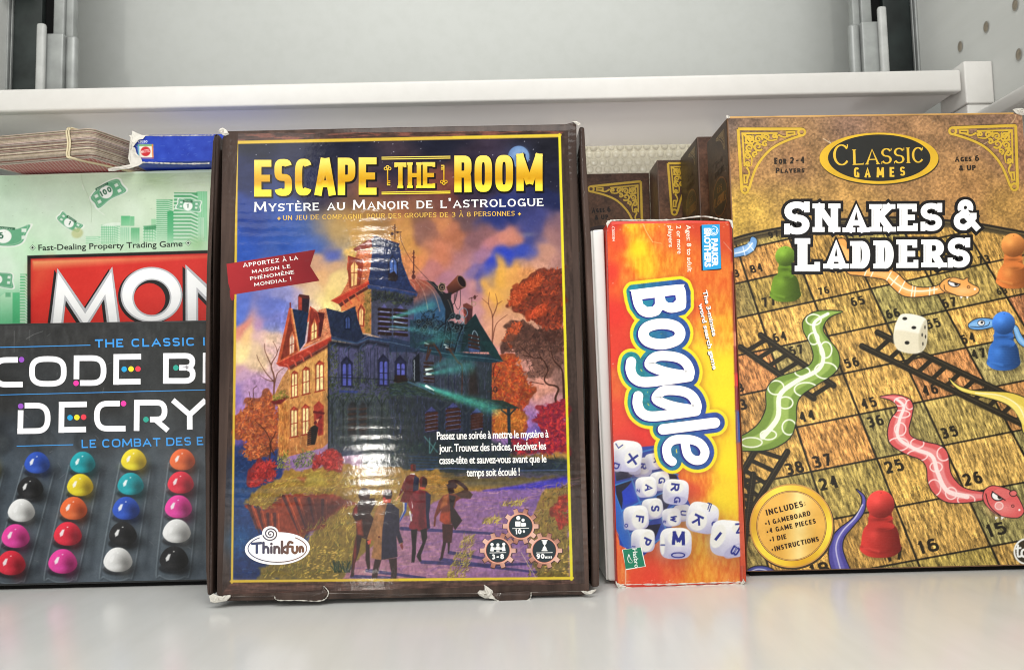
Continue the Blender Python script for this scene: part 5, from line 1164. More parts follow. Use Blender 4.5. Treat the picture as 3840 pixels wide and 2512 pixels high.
    for s, a, b, c in (('Apportez à la', (238, 908), (558, 862), 17), ('maison le', (290, 944), (514, 910), 15), ('phénomène', (280, 984), (536, 945), 15), ('mondial !', (304, 1020), (520, 986), 15)):
        bl += word(s, ZE(a)[0], ZE(b)[0], c, t=.2, th=.13, e=2.1, serif=.04, st=.07, gap=.24, wide=.9, space=.5, small=.85)
    ink_obj('banner_lettering', f, t, pm, [(P, T, white) for P, T in bl], 3.0e-4).parent = rb
    # description
    D = []
    for s, a, b, c in (('Passez une soirée à mettre le mystère à', (1368, 418), (2020, 405), 28), ('jour. Trouvez des indices, résolvez les', (1382, 490), (2006, 475), 28), ('casse-tête et sauvez-vous avant que le', (1382, 560), (2008, 550), 28), ('temps soit écoulé !', (1542, 632), (1852, 626), 28)):
        D.append(text_pts(s, ZF(a)[0], ZF(b)[0], c * 1.06, .016, .92))
    ink_obj('description_lettering', f, t, pm, [(P, T, white) for P, T in D], 2.6e-4)
    # maker's logo
    ang = -.025
    lo = [(*disc(ZF((437, 1052))[0], 122, 61, 60, -.03), (244, 240, 240)), (*disc(ZF((396, 962))[0], 31, 26, 30), (244, 240, 240))]
    logo = ink_obj('maker_logo', f, t, pm, lo, 2.2e-4)
    navy, brn = np.array([46, 58, 96]), np.array([110, 72, 50])
    def lc(P): k = np.clip((P[:, :1] - 950) / 150, 0, 1); return srgb(navy * (1 - k) + brn * k)
    c = ZF((437, 1052))[0]; aa = np.radians(np.linspace(-52, 232, 60)); ring = np.stack([c[0] + 110 * np.cos(aa), c[1] + 51 * np.sin(aa)], 1)
    ls = thick(ring, 3.4); th_ = np.linspace(0, 4.6 * math.pi, 60); c2 = ZF((396, 966))[0]
    ls += thick(np.stack([c2[0] + (3 + 1.75 * th_) * np.cos(th_ + 1), c2[1] + (3 + 1.6 * th_) * np.sin(th_ + 1)], 1), 4.6)
    st_ = lambda *p: thick(smooth(ZF(*p), 5) if len(p) > 2 else ZF(*p), 9.5)
    ls += st_((290, 1024), (342, 1020)) + st_((317, 1022), (317, 1076)) + st_((356, 1018), (356, 1076)) + st_((356, 1056), (368, 1042), (382, 1050), (384, 1076)) + st_((402, 1044), (402, 1076)) + st_((402, 1024), (402, 1026)) + st_((420, 1042), (420, 1077)) + st_((420, 1056), (432, 1042), (446, 1050), (448, 1077)) + st_((464, 1012), (464, 1078)) + st_((486, 1040), (466, 1060), (490, 1078)) + st_((496, 1078), (498, 1034), (508, 1014), (524, 1018)) + st_((488, 1042), (516, 1040)) + st_((526, 1042), (526, 1068), (540, 1078), (552, 1066), (552, 1042)) + st_((568, 1044), (568, 1070)) + st_((568, 1056), (576, 1042), (586, 1052), (586, 1068))
    ink_obj('logo_lettering', f, t, pm, [(P, T, lc) for P, T in ls], 2.6e-4).parent = logo
    # three gears
    for gx, gy_, lines in ((1857, 922, 'age'), (1724, 1064, 'players'), (1995, 1064, 'time')):
        c = np.array(ZF((gx, gy_))[0]); pts = []
        for k in range(10):
            a0 = math.radians(36 * k - 72)
            for da, r in ((-.165, 52), (-.115, 67), (.115, 67), (.165, 52)): pts.append((c[0] + r * math.cos(a0 + da), c[1] + r * math.sin(a0 + da)))
        def gear_c(P, c=c):
            a = np.arctan2(P[:, 1] - c[1], P[:, 0] - c[0]); k = (.5 + .5 * np.sin(2 * a + .6))[:, None]
            return srgb(np.array([150, 94, 76]) * (1 - k) + np.array([222, 178, 160]) * k)
        fan = np.vstack([[c], pts]); T = np.array([(0, i, i % len(pts) + 1) for i in range(1, len(pts) + 1)])
        ol = [(*tri_poly([(c[0] + (p[0] - c[0]) * 1.05 + 1, c[1] + (p[1] - c[1]) * 1.05 + 1) for p in pts]), (70, 42, 40))]
        g = ink_obj('gear_badge', f, t, pm, ol + [(fan, T, gear_c), (*disc(c, 48, n=40), (226, 160, 136)), (*disc(c, 45, n=40), (120, 62, 52)), (*disc(c, 43, n=40), (18, 38, 44))], 2.2e-4)
        w = []; O = lambda x, y: (c[0] + x, c[1] + y)
        if lines == 'age':
            w += [disc(O(-9, -31), 7.5), disc(O(9, -23), 6)] + thick([O(-9, -18), O(-9, 1)], 17, False) + thick([O(9, -13), O(9, 1)], 14, False) + thick([O(-18, -16), O(-18, -2)], 5) + thick([O(18, -10), O(18, -2)], 4)
            w += word('10+', O(-19, 30), O(19, 28), 19, t=.25, gap=.16, wide=.8)
        elif lines == 'players':
            w += [disc(O(-22, -23), 6), disc(O(0, -22), 5.5), disc(O(22, -24), 6), tri_poly([O(-29, 2), O(-26, -16), O(-18, -16), O(-15, -6), O(-16, 3)]), tri_poly([O(29, 1), O(26, -17), O(18, -17), O(15, -7), O(16, 2)])] + thick([O(-18, -10), O(18, -10)], 3.5, False) + thick([O(0, -16), O(0, -4)], 12, False) + thick([O(-20, -5), O(20, -5)], 3, False) + thick([O(-6, 1), O(6, 1)], 4, False)
            w += word('3-8', O(-23, 33), O(23, 31), 19, t=.25, gap=.16, wide=.8)
        else:
            w += thick([O(-10, -38), O(12, -38)], 3.4, False) + thick([O(-10, 0), O(12, 0)], 3.4, False) + [tri_poly([O(-7, -36), O(9, -36), O(8, -27), O(2, -19), O(0, -19), O(-6, -27)]), tri_poly([O(0, -19), O(2, -19), O(8, -10), O(9, -2), O(-7, -2), O(-6, -10)])]
            w += word('90', O(-29, 31), O(1, 30), 19, t=.25, gap=.16, wide=.8) + word('MINS', O(3, 30), O(29, 29), 8.5, t=.26, gap=.2)
        w += thick([O(-31, 8.5), O(31, 7)], 2.2, False)
        ink_obj('badge_lettering', f, t, pm, [(P, T, (244, 244, 240)) for P, T in w], 2.8e-4).parent = g
    # tuck tabs, torn corners, worn edges
    for pts, e in (([(1030, 2234), (1042, 2249), (1120, 2250), (1206, 2251), (1232, 2222), (1214, 2196)], 1), ([(1838, 2224), (1880, 2256), (1978, 2250), (1992, 2218)], 2)):
        sl = slab('tuck_tab', f, f.uv([pts[0], *pts[1:], (pts[-1][0] - 10, 2214), (pts[0][0] + 6, 2222)]), -.0012, .0004, M_wood, t, .0003)
        seam('torn_edge', Face(f.O + f.n * .0012, f.u, f.v), pts, 3.0, t, seed=e, lift=.0004, jag=.8).parent = sl
    torn('torn_corner', f, [(786, 2232), (800, 2224), (815, 2232), (832, 2234), (850, 2240), (864, 2228), (866, 2236), (852, 2250), (830, 2256), (806, 2260), (790, 2256)], t, .0025, 2)
    torn('torn_corner', f, [(2178, 2214), (2196, 2215), (2208, 2219), (2222, 2212), (2236, 2207), (2230, 2218), (2212, 2228), (2190, 2224)], t, .002, 3)
    torn('torn_corner', f, [(820, 494), (828, 484), (838, 482), (850, 490), (860, 504), (846, 510), (836, 508), (828, 500)], t, .003, 4)
    torn('torn_corner', f, [(2146, 458), (2160, 457), (2172, 464), (2178, 470), (2168, 472), (2152, 461)], t, .0015, 5)
    torn('torn_scrap', f, [(1814, 2192), (1828, 2200), (1846, 2212), (1852, 2228), (1858, 2252), (1846, 2240), (1820, 2240), (1798, 2232), (1790, 2222), (1798, 2212), (1822, 2214)], t, .0030, 6)
    seam('fold_line', f, [(870, 2234), (1100, 2232), (1230, 2224), (1500, 2226), (1790, 2224), (1990, 2220), (2180, 2215)], 1.6, t, plain('scuff', (.22, .19, .17), .6), .0004, 8, .9)
    tape = mesh_obj('clear_tape', f.at(f.uv([(1990, 505), (2150, 500), (2154, 622), (1992, 626)]), np.full(4, 4.2e-4)), [(3, 2, 1, 0)], M_tape(), t) if False else None
    return f, t
esc_f, esc_t = build_escape()
# ------------------------------------------------------------------ left: code-game box, banknote box, deck of cards, blue box
ZA, ZB, ZC, ZD = zoom(0, 0, 2.1625), zoom(0, 560, 2.2244), zoom(0, 1180, 2.7674), zoom(0, 1640, 2.3593)
M_card_side = plain('dark_card', lin(28, 29, 31)[:3], .35, vary=.3)
def build_code():
    y = .5200; A = np.array([-.3328, y, .0030]); f = Face(A, (1, -.0016, 0), (0, 0, 1))
    t = game_box('game_box', 'wide black box picturing rows of coloured pegs, at the left', 'board game', f)
    q = f.uv([(0, 1214), (770, 1201), (766, 2186), (0, 2204)])
    top = lambda u: q[0][1] + (u - q[0][0]) / (q[1][0] - q[0][0]) * (q[1][1] - q[0][1])
    slab('lid', f, [(-.05, 0), (.171, 0), (.171, top(.171)), (-.05, top(-.05))], 0, .040, M_card_side, t, .0009)
    slab('shade_tray', f, [(-.048, -.0028), (.169, -.0028), (.169, -.0001), (-.048, -.0001)], .0035, .038, M_dark, t)  # black recessed tray added to darken the contact line under the lid
    rect = (-.010, .0012, .154, min(top(-.01), top(.158)) - .0007)
    pp = Paper(f, rect, 2600, (48, 48, 47)); R = pp.rng; P, Ln = pp.poly, pp.line
    ctrl = [(0, 1230, 58, 58, 58), (300, 1240, 50, 50, 50), (760, 1230, 44, 44, 42), (0, 1500, 46, 46, 46), (400, 1500, 44, 44, 43), (760, 1500, 44, 44, 40), (0, 1620, 60, 66, 74), (400, 1620, 58, 62, 66), (760, 1620, 60, 64, 68),
            (0, 1750, 76, 86, 96), (250, 1760, 78, 88, 98), (500, 1760, 80, 90, 98), (760, 1760, 84, 90, 96), (0, 2000, 82, 92, 102), (400, 1950, 82, 92, 100), (760, 2000, 84, 92, 98), (0, 2170, 66, 74, 82), (400, 2170, 86, 96, 106), (760, 2170, 84, 94, 104)]
    pp.img[:] = pp.field(ctrl, 3)
    # moulded board behind the pegs
    for x, y0 in ((370, 60), (795, 55), (1215, 45), (1635, 45), (-20, 70)):
        c = ZD((x, y0))[0]
        for rx, ry, col, o in ((54, 44, (36, 40, 44), .7), (46, 34, (100, 108, 114), .4), (30, 24, (40, 44, 48), .7), (22, 15, (112, 118, 122), .5), (13, 9, (40, 42, 46), .7)): pp.ell((c[0], c[1] - 6), rx, ry, col, o, 5)
        pp.glow((c[0], c[1] - 70), 34, 30, (34, 36, 38), .6)
    cols = [[(325, 232), (265, 452), (186, 655), (135, 882), (95, 1120)], [(728, 230), (706, 430), (648, 636), (596, 862), (552, 1106)], [(1180, 205), (1152, 420), (1112, 636), (1084, 862), (1040, 1092)], [(1610, 205), (1595, 408), (1575, 622), (1560, 838), (1536, 1080)], [(-122, 240), (-180, 460), (-240, 670), (-300, 900), (-350, 1130)]]
    B_, K, W, M, Rd, T_, Y, O = (40, 76, 176), (30, 30, 32), (226, 224, 220), (236, 62, 150), (214, 42, 62), (24, 150, 160), (244, 200, 40), (244, 100, 52)
    hue = [[B_, K, W, M, Rd], [T_, Y, O, Rd, M], [Y, T_, B_, K, W], [O, Rd, M, W, K], [Y, O, B_, W, K]]
    for c in cols:
        (x0, y0), (x1, y1) = c[0], c[-1]
        out = [(x0 - 118, y0 + 20), (x1 - 150, y1 + 60), (x1 - 120, y1 + 140), (x1 - 20, y1 + 175), (x1 + 90, y1 + 150), (x1 + 150, y1 + 60), (x0 + 150, y0 + 80)]
        pl = smooth(ZD(out), 5)
        P(ZD((x0 - 110, y0), (x1 - 146, y1 + 60), (x1 - 110, y1 + 150), (x1, y1 + 172), (x1 + 110, y1 + 140), (x1 + 146, y1 + 60), (x0 + 150, y0)), (96, 108, 118), .35, 3)
        Ln(pl, 4, (156, 168, 176), .6, soft=1.2); Ln([(a + 4, b + 5) for a, b in pl], 5, (40, 46, 52), .5, soft=2)
        Ln(ZD((x0 + 190, y0 + 60), (x1 + 250, y1 + 60)), 12, (40, 46, 54), .45, soft=6)
    for c, h in zip(cols, hue):
        for k, ((x, y_), col) in enumerate(zip(c, h)):
            s = 1 + .035 * k; col = np.array(col, float)
            pp.glow(ZD((x + 90, y_ + 70))[0], 44 * s, 26 * s, (24, 28, 32), .85)
            pp.ell(ZD((x + 4, y_ + 76))[0], 50 * s, 19 * s, (34, 36, 40), .9, 2)
            a = np.linspace(0, 2 * math.pi, 40, endpoint=False)
            rx = 113 * s * np.ones(40); ry = np.where(np.sin(a) < 0, 110, 80) * s
            dome = np.stack([x + 4 + rx * np.sign(np.cos(a)) * np.abs(np.cos(a)) ** .92 * (1 - .13 * np.clip(-np.sin(a), 0, 1)), y_ + 4 + ry * np.sin(a)], 1)
            dk = col * .52 if col.sum() > 120 else col * .5; lt = np.minimum(col * 1.12 + 8, 255)
            P(ZD(dome), ('lin', ZD((x - 60, y_ - 60))[0], ZD((x + 95, y_ + 70))[0], tuple(lt), tuple(dk * .6 + col * .4)))
            pp.glow(ZD((x + 70, y_ + 40))[0], 22 * s, 34 * s, tuple(dk * .8), .8); pp.glow(ZD((x - 20, y_ + 50))[0], 30 * s, 12 * s, tuple(np.minimum(col * 1.2 + 20, 255)), .5)
            P(ZD((x - 62 * s, y_ - 14), (x - 40 * s, y_ - 44 * s), (x - 22 * s, y_ - 44 * s), (x - 36 * s, y_ + 2), (x - 56 * s, y_ + 14)), (255, 255, 255), .92 if col.sum() < 600 else .6, 1)
            pp.ell(ZD((x + 2, y_ - 64 * s))[0], 3, 2, (255, 255, 255), .8)
    # scuffs
    for _ in range(150):
        x, y0 = 780 * R.random(), 1215 + 120 * R.random() ** 2; Ln([(x, y0), (x + R.normal(0, 2), y0 + 20 + 40 * R.random())], 5, (120, 120, 122), .10, soft=3)
    for _ in range(110):
        x, y0 = 780 * R.random(), 1250 + 930 * R.random(); Ln([(x, y0), (x + R.normal(0, 2), y0 + 30 + 40 * R.random())], 6, (150, 158, 164), .055, soft=3)
    for _ in range(50):
        x, y0 = 780 * R.random(), 1220 + 950 * R.random(); a = R.normal(0, 12, 2); Ln([(x, y0), (x + a[0], y0 + a[1])], 1.1, (190, 190, 190), .5 * R.random())
    Ln(ZC((275, 250), (350, 205), (445, 172)), 1.6, (150, 150, 150), .7); Ln(ZC((150, 170), (148, 390)), 3, (130, 130, 130), .4)
    pp.speck(5, 2); pp.speck(8, 14)
    pm = print_mat('code_cover_ink', .30, .5); pp.sheet('cover_print', pm, t, 1e-4, .80)
    S = lambda *p, w=58, c=False: thick(smooth(ZC(*p), 6) if c else ZC(*p), w / 2.7674, False)
    def rr(*p): return [tuple(x) for x in p]
    def curve(a, cx, cy, rx, ry, a0, a1, b): return S(*([a] if a else []), *[tuple(v) for v in arc(cx, cy, rx, ry, a0, a1, 16, 2.5)], *([b] if b else []))
    L = []
    L += curve((187, 468), 70, 597, 118, 128, 270, 90, (238, 723)) if False else S((187, 468), *[tuple(v) for v in arc(70, 597, 118, 128, -90, -270, 18, 2.6)], (238, 723))
    L += S(*[tuple(v) for v in arc(499, 588, 165, 129, 0, 360, 41, 3.0)])
    L += S((797, 424), (795, 668)) + S((768, 451), *[tuple(v) for v in arc(950, 579, 127, 129, -90, 90, 18, 2.6)], (832, 708))
    L += S((1209, 410), (1206, 726)) + S((1180, 438), (1466, 435)) + S((1178, 697), (1460, 692))
    L += S((1724, 400), (1722, 715)) + S((1697, 428), *[tuple(v) for v in arc(1920, 488, 78, 62, -90, 90, 12, 2.4)], (1862, 550)) + S((1930, 550), *[tuple(v) for v in arc(1920, 618, 82, 68, -90, 90, 12, 2.4)], (1697, 686))
    L += S((2136, 396), (2134, 708)) + S((2110, 424), (2240, 420))
    L += S((258, 942), *[tuple(v) for v in arc(370, 1073, 127, 132, -90, 90, 18, 2.6)], (182, 1207)) + S((217, 990), (212, 1236))
    L += S((643, 905), (638, 1224)) + S((613, 933), (903, 928)) + S((610, 1194), (895, 1188))
    L += S((1245, 920), *[tuple(v) for v in arc(1125, 1051, 118, 130, -90, -270, 18, 2.6)], (1305, 1180))
    L += S((1423, 885), (1419, 1204)) + S((1397, 912), *[tuple(v) for v in arc(1630, 998, 80, 87, -90, 90, 12, 2.4)], (1558, 1085)) + S((1605, 1080), (1745, 1200), w=54)
    L += S((1795, 885), (1970, 1036), w=56) + S((2135, 885), (1970, 1036), w=56) + S((1970, 1020), (1971, 1190))
    ink_obj('title_lettering', f, t, pm, [(a, b, (246, 244, 248)) for a, b in L], 2.2e-4)
    dots = [((226, 466), (150, 82, 190)), ((792, 710), (232, 60, 160)), ((1291, 565), (40, 160, 216)), ((1362, 563), (240, 220, 50)), ((1434, 562), (228, 62, 78)), ((1827, 550), (46, 160, 140)), ((218, 948), (150, 82, 190)), ((729, 1067), (40, 160, 216)), ((800, 1064), (240, 220, 50)), ((870, 1061), (228, 62, 78)), ((1284, 921), (232, 60, 160)), ((1517, 1086), (46, 160, 140))]
    for c, k in dots: ink_obj('title_dot', f, t, pm, [(*disc(ZC(c)[0], 10.4), k)], 2.8e-4)
    bl = (62, 150, 224); items = []
    for a, b, w in (((0, 339), (940, 316), 7), ((-60, 833), (2200, 777), 6), ((175, 1362), (762, 1347), 7)): items += thick(ZC(a, b), w / 2.7674 * 1.15, False)
    items += word('THE CLASSIC I', ZC((988, 342))[0], ZC((2130, 320))[0], 31, t=.19, e=2.8, gap=.28, wide=1.15, space=.75)
    items += word('LE COMBAT DES E', ZC((850, 1382))[0], ZC((2115, 1350))[0], 31, t=.17, e=2.8, gap=.22, wide=1.15, space=.6)
    ink_obj('tagline_lettering', f, t, pm, [(a, b, bl) for a, b in items], 2.2e-4)
    return t
build_code()

M_mint = plain('mint_card', lin(206, 222, 200)[:3], .4, vary=.06)
def build_notes_box():
    y = .582; A = np.array([-.386, y, 0.0005]); f = Face(A, (1, -.0, 0), (0, 0, 1))
    t = game_box('game_box', 'pale green box with printed banknotes and a red title panel, behind the black box', 'board game', f)
    q = f.uv([(0, 657), (790, 634)]); sl = (q[1][1] - q[0][1]) / (q[1][0] - q[0][0]); top = lambda u: q[0][1] + (u - q[0][0]) * sl
    slab('box_body', f, [(-.045, 0), (.215, 0), (.215, top(.215)), (-.045, top(-.045))], 0, .050, M_mint, t, .0010)
    rect = (-.004, .150, .178, min(top(-.004), top(.178)) - .0006)
    pp = Paper(f, rect, 2500, (212, 226, 204)); R = pp.rng; P, Ln = pp.poly, pp.line
    ctrl = [(*ZB((x, y_))[0], *c) for x, y_, c in [(50, 260, (196, 222, 194)), (400, 240, (202, 224, 198)), (800, 240, (206, 226, 200)), (1300, 230, (190, 212, 172)), (1650, 220, (206, 222, 190)), (100, 500, (204, 226, 204)), (400, 450, (210, 228, 208)), (1100, 500, (212, 228, 206)), (700, 650, (216, 232, 212)), (350, 700, (206, 230, 204)), (1250, 400, (208, 226, 198)), (150, 900, (210, 240, 210)), (300, 850, (190, 230, 190)), (1000, 860, (196, 226, 192)), (1650, 830, (180, 214, 176)), (1650, 300, (212, 226, 200)), (60, 950, (224, 244, 224)), (100, 1400, (90, 190, 130))]]
    pp.img[:] = pp.field(ctrl, 2.6)
    g1, g2, g3 = (96, 176, 126), (146, 206, 164), (226, 240, 224)
    def bld(x0, y0, x1, y1, horiz=0, vert=0, base=g2, dark=g1, sl=0):
        P(ZB((x0, y0), (x1, y0 + sl), (x1, y1), (x0, y1)), ('lin', ZB((x0, y0))[0], ZB((x0, y1))[0], base, tuple(np.array(base) * .6 + np.array((206, 232, 204)) * .4)))
        if horiz:
            n = int((y1 - y0) / horiz)
            for k in range(n): yy = y0 + horiz * (k + .5); Ln(ZB((x0, yy), (x0 + (x1 - x0) * .72, yy), (x1, yy + horiz * .8)), horiz * .42 / 2.2244, g3, .85)
        if vert:
            for k in range(int((x1 - x0) / vert)): xx = x0 + vert * (k + .5); Ln(ZB((xx, y0 + 4), (xx, y1)), vert * .4 / 2.2244, dark, .6)
    bld(716, 728, 840, 790, 17); bld(842, 632, 1000, 790, 20, 18); P(smooth(ZB((842, 640), (900, 618), (1000, 612), (1000, 640)), 3), g3, .9); bld(1010, 556, 1085, 640, base=(96, 186, 128)); bld(1086, 560, 1122, 640, base=(120, 190, 140), vert=10); bld(1002, 650, 1090, 800, 0, 16, base=(190, 224, 196)); bld(1092, 655, 1165, 800, 0, 14, base=(110, 186, 134)); bld(1195, 640, 1312, 770, 24, 22, base=(120, 190, 140)); bld(1262, 582, 1308, 640, base=(150, 206, 160)); P(ZB((1200, 645), (1312, 630), (1312, 668), (1210, 676)), (60, 140, 90), .8, 2)
    bld(1305, 420, 1440, 780, 17, 0, base=(86, 168, 112)); bld(1396, 515, 1458, 790, base=(66, 168, 108)); bld(1640, 352, 1728, 770, 0, 14, base=(120, 200, 144), dark=(190, 226, 196)); bld(1452, 362, 1648, 790, 30, 0, base=(74, 160, 104)); bld(1655, 570, 1700, 760, 0, 12, base=(190, 226, 196))
    pp.glow(ZB((1200, 830))[0], 300, 40, (196, 228, 194), .9); pp.glow(ZB((1640, 790))[0], 30, 30, (150, 196, 140), .7)
    bld(168, 1040, 226, 1470, 24, 0, base=(96, 190, 128)); P(ZB((40, 1200), (166, 1195), (166, 1470), (0, 1470), (0, 1230)), ('lin', ZB((80, 1200))[0], ZB((80, 1450))[0], (186, 228, 192), (110, 200, 146))); P(ZB((105, 1196), (166, 1194), (166, 1450), (105, 1450)), (70, 180, 118), .8); P(ZB((46, 1195), (90, 1195), (90, 1232), (46, 1232)), (110, 180, 136))
    def note(pts, oc, orx, ory, rot, num, p0, p1, cap, lab=None):
        pl = smooth(ZB(*pts), 6, True); c = pl.mean(0); P(pl, (236, 242, 232)); inn = c + (pl - c) * .90; P(inn, (104, 172, 132)); pp.line(c + (pl - c) * .80, 1.5, (190, 220, 196), .8, closed=True)
        for sx, sy in ((-.58, -.3), (.58, -.3), (-.58, .3), (.58, .3)):
            ax = np.array([math.cos(rot), math.sin(rot)]); ay = np.array([-ax[1], ax[0]]); w_ = np.ptp((pl - c) @ ax) / 2; h_ = np.ptp((pl - c) @ ay) / 2
            m = c + ax * sx * w_ + ay * sy * h_; P([m + ax * a * w_ * .09 + ay * b * h_ * .15 for a, b in ((-1, -1), (1, -1), (1, 1), (-1, 1))], (226, 238, 226))
        pp.ell(ZB(oc)[0], orx, ory, (244, 248, 242), rot=rot)
        if lab: pp.line(ZB(*lab[0]), 9, (40, 96, 66)); pp.text('MONOPOLY', *ZB(*lab[1]), 5.5, (206, 226, 206), bold=.02)
        if num: pp.multi(word(num, ZB(p0)[0], ZB(p1)[0], cap, t=.26, th=.2, gap=.16, wide=.62), (40, 104, 74))
    note([(745, 400), (850, 290), (985, 237), (1030, 290), (1066, 352), (930, 420), (820, 505), (780, 460)], (886, 358), 25, 24, -.5, '100', (848, 398), (938, 350), 21, (((806, 334), (894, 288)), ((812, 342), (894, 296))))
    note([(525, 512), (600, 590), (703, 632), (680, 670), (650, 703), (540, 650), (467, 578), (495, 540)], (575, 615), 19, 17, .55, '1', (566, 626), (582, 634), 15, (((565, 562), (630, 604)), ((566, 570), (626, 608))))
    note([(-160, 640), (-20, 640), (130, 662), (270, 620), (236, 700), (190, 790), (60, 818), (-140, 780)], (28, 726), 31, 26, .0, '5', (-8, 748), (32, 746), 24, (((-20, 652), (118, 664)), ((-16, 664), (106, 672))))
    note([(1490, 406), (1580, 430), (1680, 430), (1674, 480), (1670, 526), (1560, 515), (1465, 495), (1478, 450)], (1567, 474), 18, 17, .1, '1', (1558, 488), (1574, 489), 14, (((1535, 432), (1598, 438)), ((1540, 438), (1594, 443))))
    note([(-120, 1000), (0, 1022), (108, 1036), (112, 1100), (118, 1166), (0, 1152), (-120, 1120), (-120, 1060)], (-20, 1085), 18, 17, .1, None, None, None, 1)
    pp.ell(ZB((645, 700))[0], 22, 19, (190, 196, 140), .8, 2, rot=-.3); Ln(smooth(ZB((680, 200), (690, 280), (740, 400), (765, 500), (762, 610))), 1.6, (170, 190, 160), .8); Ln(ZB((820, 510), (872, 550)), 1.8, (240, 244, 236), .9); Ln(ZB((688, 300), (700, 340)), 3, (240, 244, 236), .6)
    for _ in range(30): x, y_ = 780 * R.random(), 660 + 250 * R.random(); pp.ell((x, y_), 1 + R.random(), .8, (110, 130, 100), .5)
    pp.dabs(ZB((900, 200), (1740, 190), (1740, 300), (900, 300)), 40, 60, 6, 2, [(180, 200, 150), (214, 226, 190)], .15, .1)
    # red panel
    P(ZB((228, 887), (1724, 843), (1760, 843), (1760, 1500), (228, 1500)), (28, 26, 24)); P(ZB((257, 914), (1760, 868), (1760, 1500), (257, 1500)), (206, 40, 38))
    P(ZB((272, 930), (1760, 884), (1760, 1500), (272, 1500)), ('lin', ZB((800, 905))[0], ZB((803, 985))[0], (244, 168, 110), (222, 50, 42)), 1, 3); P(ZB((272, 985), (420, 920), (420, 1060), (272, 1200)), (232, 120, 76), .45, 18)
    pp.speck(3, 2.5); pp.speck(4, 18)
    pm = print_mat('banknote_cover_ink', .38, .5); pp.sheet('cover_print', pm, t, 1e-4, .84)
    it = []
    def poly_item(pts, col): return (*tri_poly(ZB(*pts)), col)
    M_ = [(482, 1000), (712, 1338), (936, 988), (1008, 1530), (910, 1530), (872, 1240), (712, 1500), (548, 1250), (515, 1530), (418, 1530)]
    N_ = [(1552, 970), (1790, 1195), (1790, 1330), (1650, 1185), (1648, 1530), (1556, 1530)]
    grow = lambda pts, k: [(x + dx, y_ + dy) for (x, y_), (dx, dy) in zip(pts, k)]
    def outl(pts, w, dx=0, dy=0, col=(30, 28, 28)):
        o = [poly_item([(x + dx, y_ + dy) for x, y_ in pts], col)]
        return o + [(a, b, col) for a, b in thick([(x, y_) for x, y_ in ZB(*[(x + dx, y_ + dy) for x, y_ in pts])], w, False, closed=True)]
    Oc, black, grey, wht = (1265, 1213), (30, 28, 28), (186, 186, 190), (246, 246, 246)
    def ringi(cx, cy, rx, ry, hx, hy, hrx, hry, col):
        a = np.linspace(0, 2 * math.pi, 61)[:-1]; o = ZB(*np.stack([cx + rx * np.cos(a), cy + ry * np.sin(a)], 1).tolist()); h = ZB(*np.stack([hx + hrx * np.cos(a), hy + hry * np.sin(a)], 1).tolist()); n = 60
        T = [(i, (i + 1) % n, n + (i + 1) % n) for i in range(n)] + [(i, n + (i + 1) % n, n + i) for i in range(n)]
        return (np.array(o + h), np.array(T), col)
    it += outl(M_, 5, -26, 14) + outl(N_, 5, -26, 14) + [ringi(1242, 1226, 257, 236, 1240, 1252, 140, 137, black), ringi(1268, 1228, 180, 176, 1254, 1254, 141, 139, black)]
    it += outl(M_, 6, 0, 0, grey) + outl(N_, 6, 0, 0, grey) + [ringi(1265, 1213, 258, 231, 1268, 1236, 150, 146, grey)]
    shr = lambda pts, k: [tuple(np.array(p)) for p in pts]
    it += [poly_item([(486, 1030), (712, 1372), (930, 1022), (992, 1530), (928, 1530), (880, 1210), (712, 1470), (541, 1214), (502, 1530), (434, 1530)], wht), poly_item([(1562, 1000), (1790, 1222), (1790, 1300), (1640, 1150), (1636, 1530), (1568, 1530)], wht), ringi(1265, 1213, 244, 218, 1268, 1238, 163, 158, wht)]
    ink_obj('title_lettering', f, t, pm, it, 2.4e-4)
    tx = [(*text_pts('Fast-Dealing Property Trading Game', *ZB((322, 846), (1524, 812)), 22, .012, 1.0), (34, 44, 38))]
    for cx, cy in ((273, 821), (1571, 782)):
        for r, c in ((25, (34, 44, 38)), (21, (206, 228, 204)), (12, (34, 44, 38))): tx.append((*tri_poly(ZB((cx - r, cy), (cx, cy - r), (cx + r, cy), (cx, cy + r))), c))
    ink_obj('tagline_lettering', f, t, pm, tx, 2.4e-4)
    return t, top, f
mono_t, mono_top, mono_f = build_notes_box()

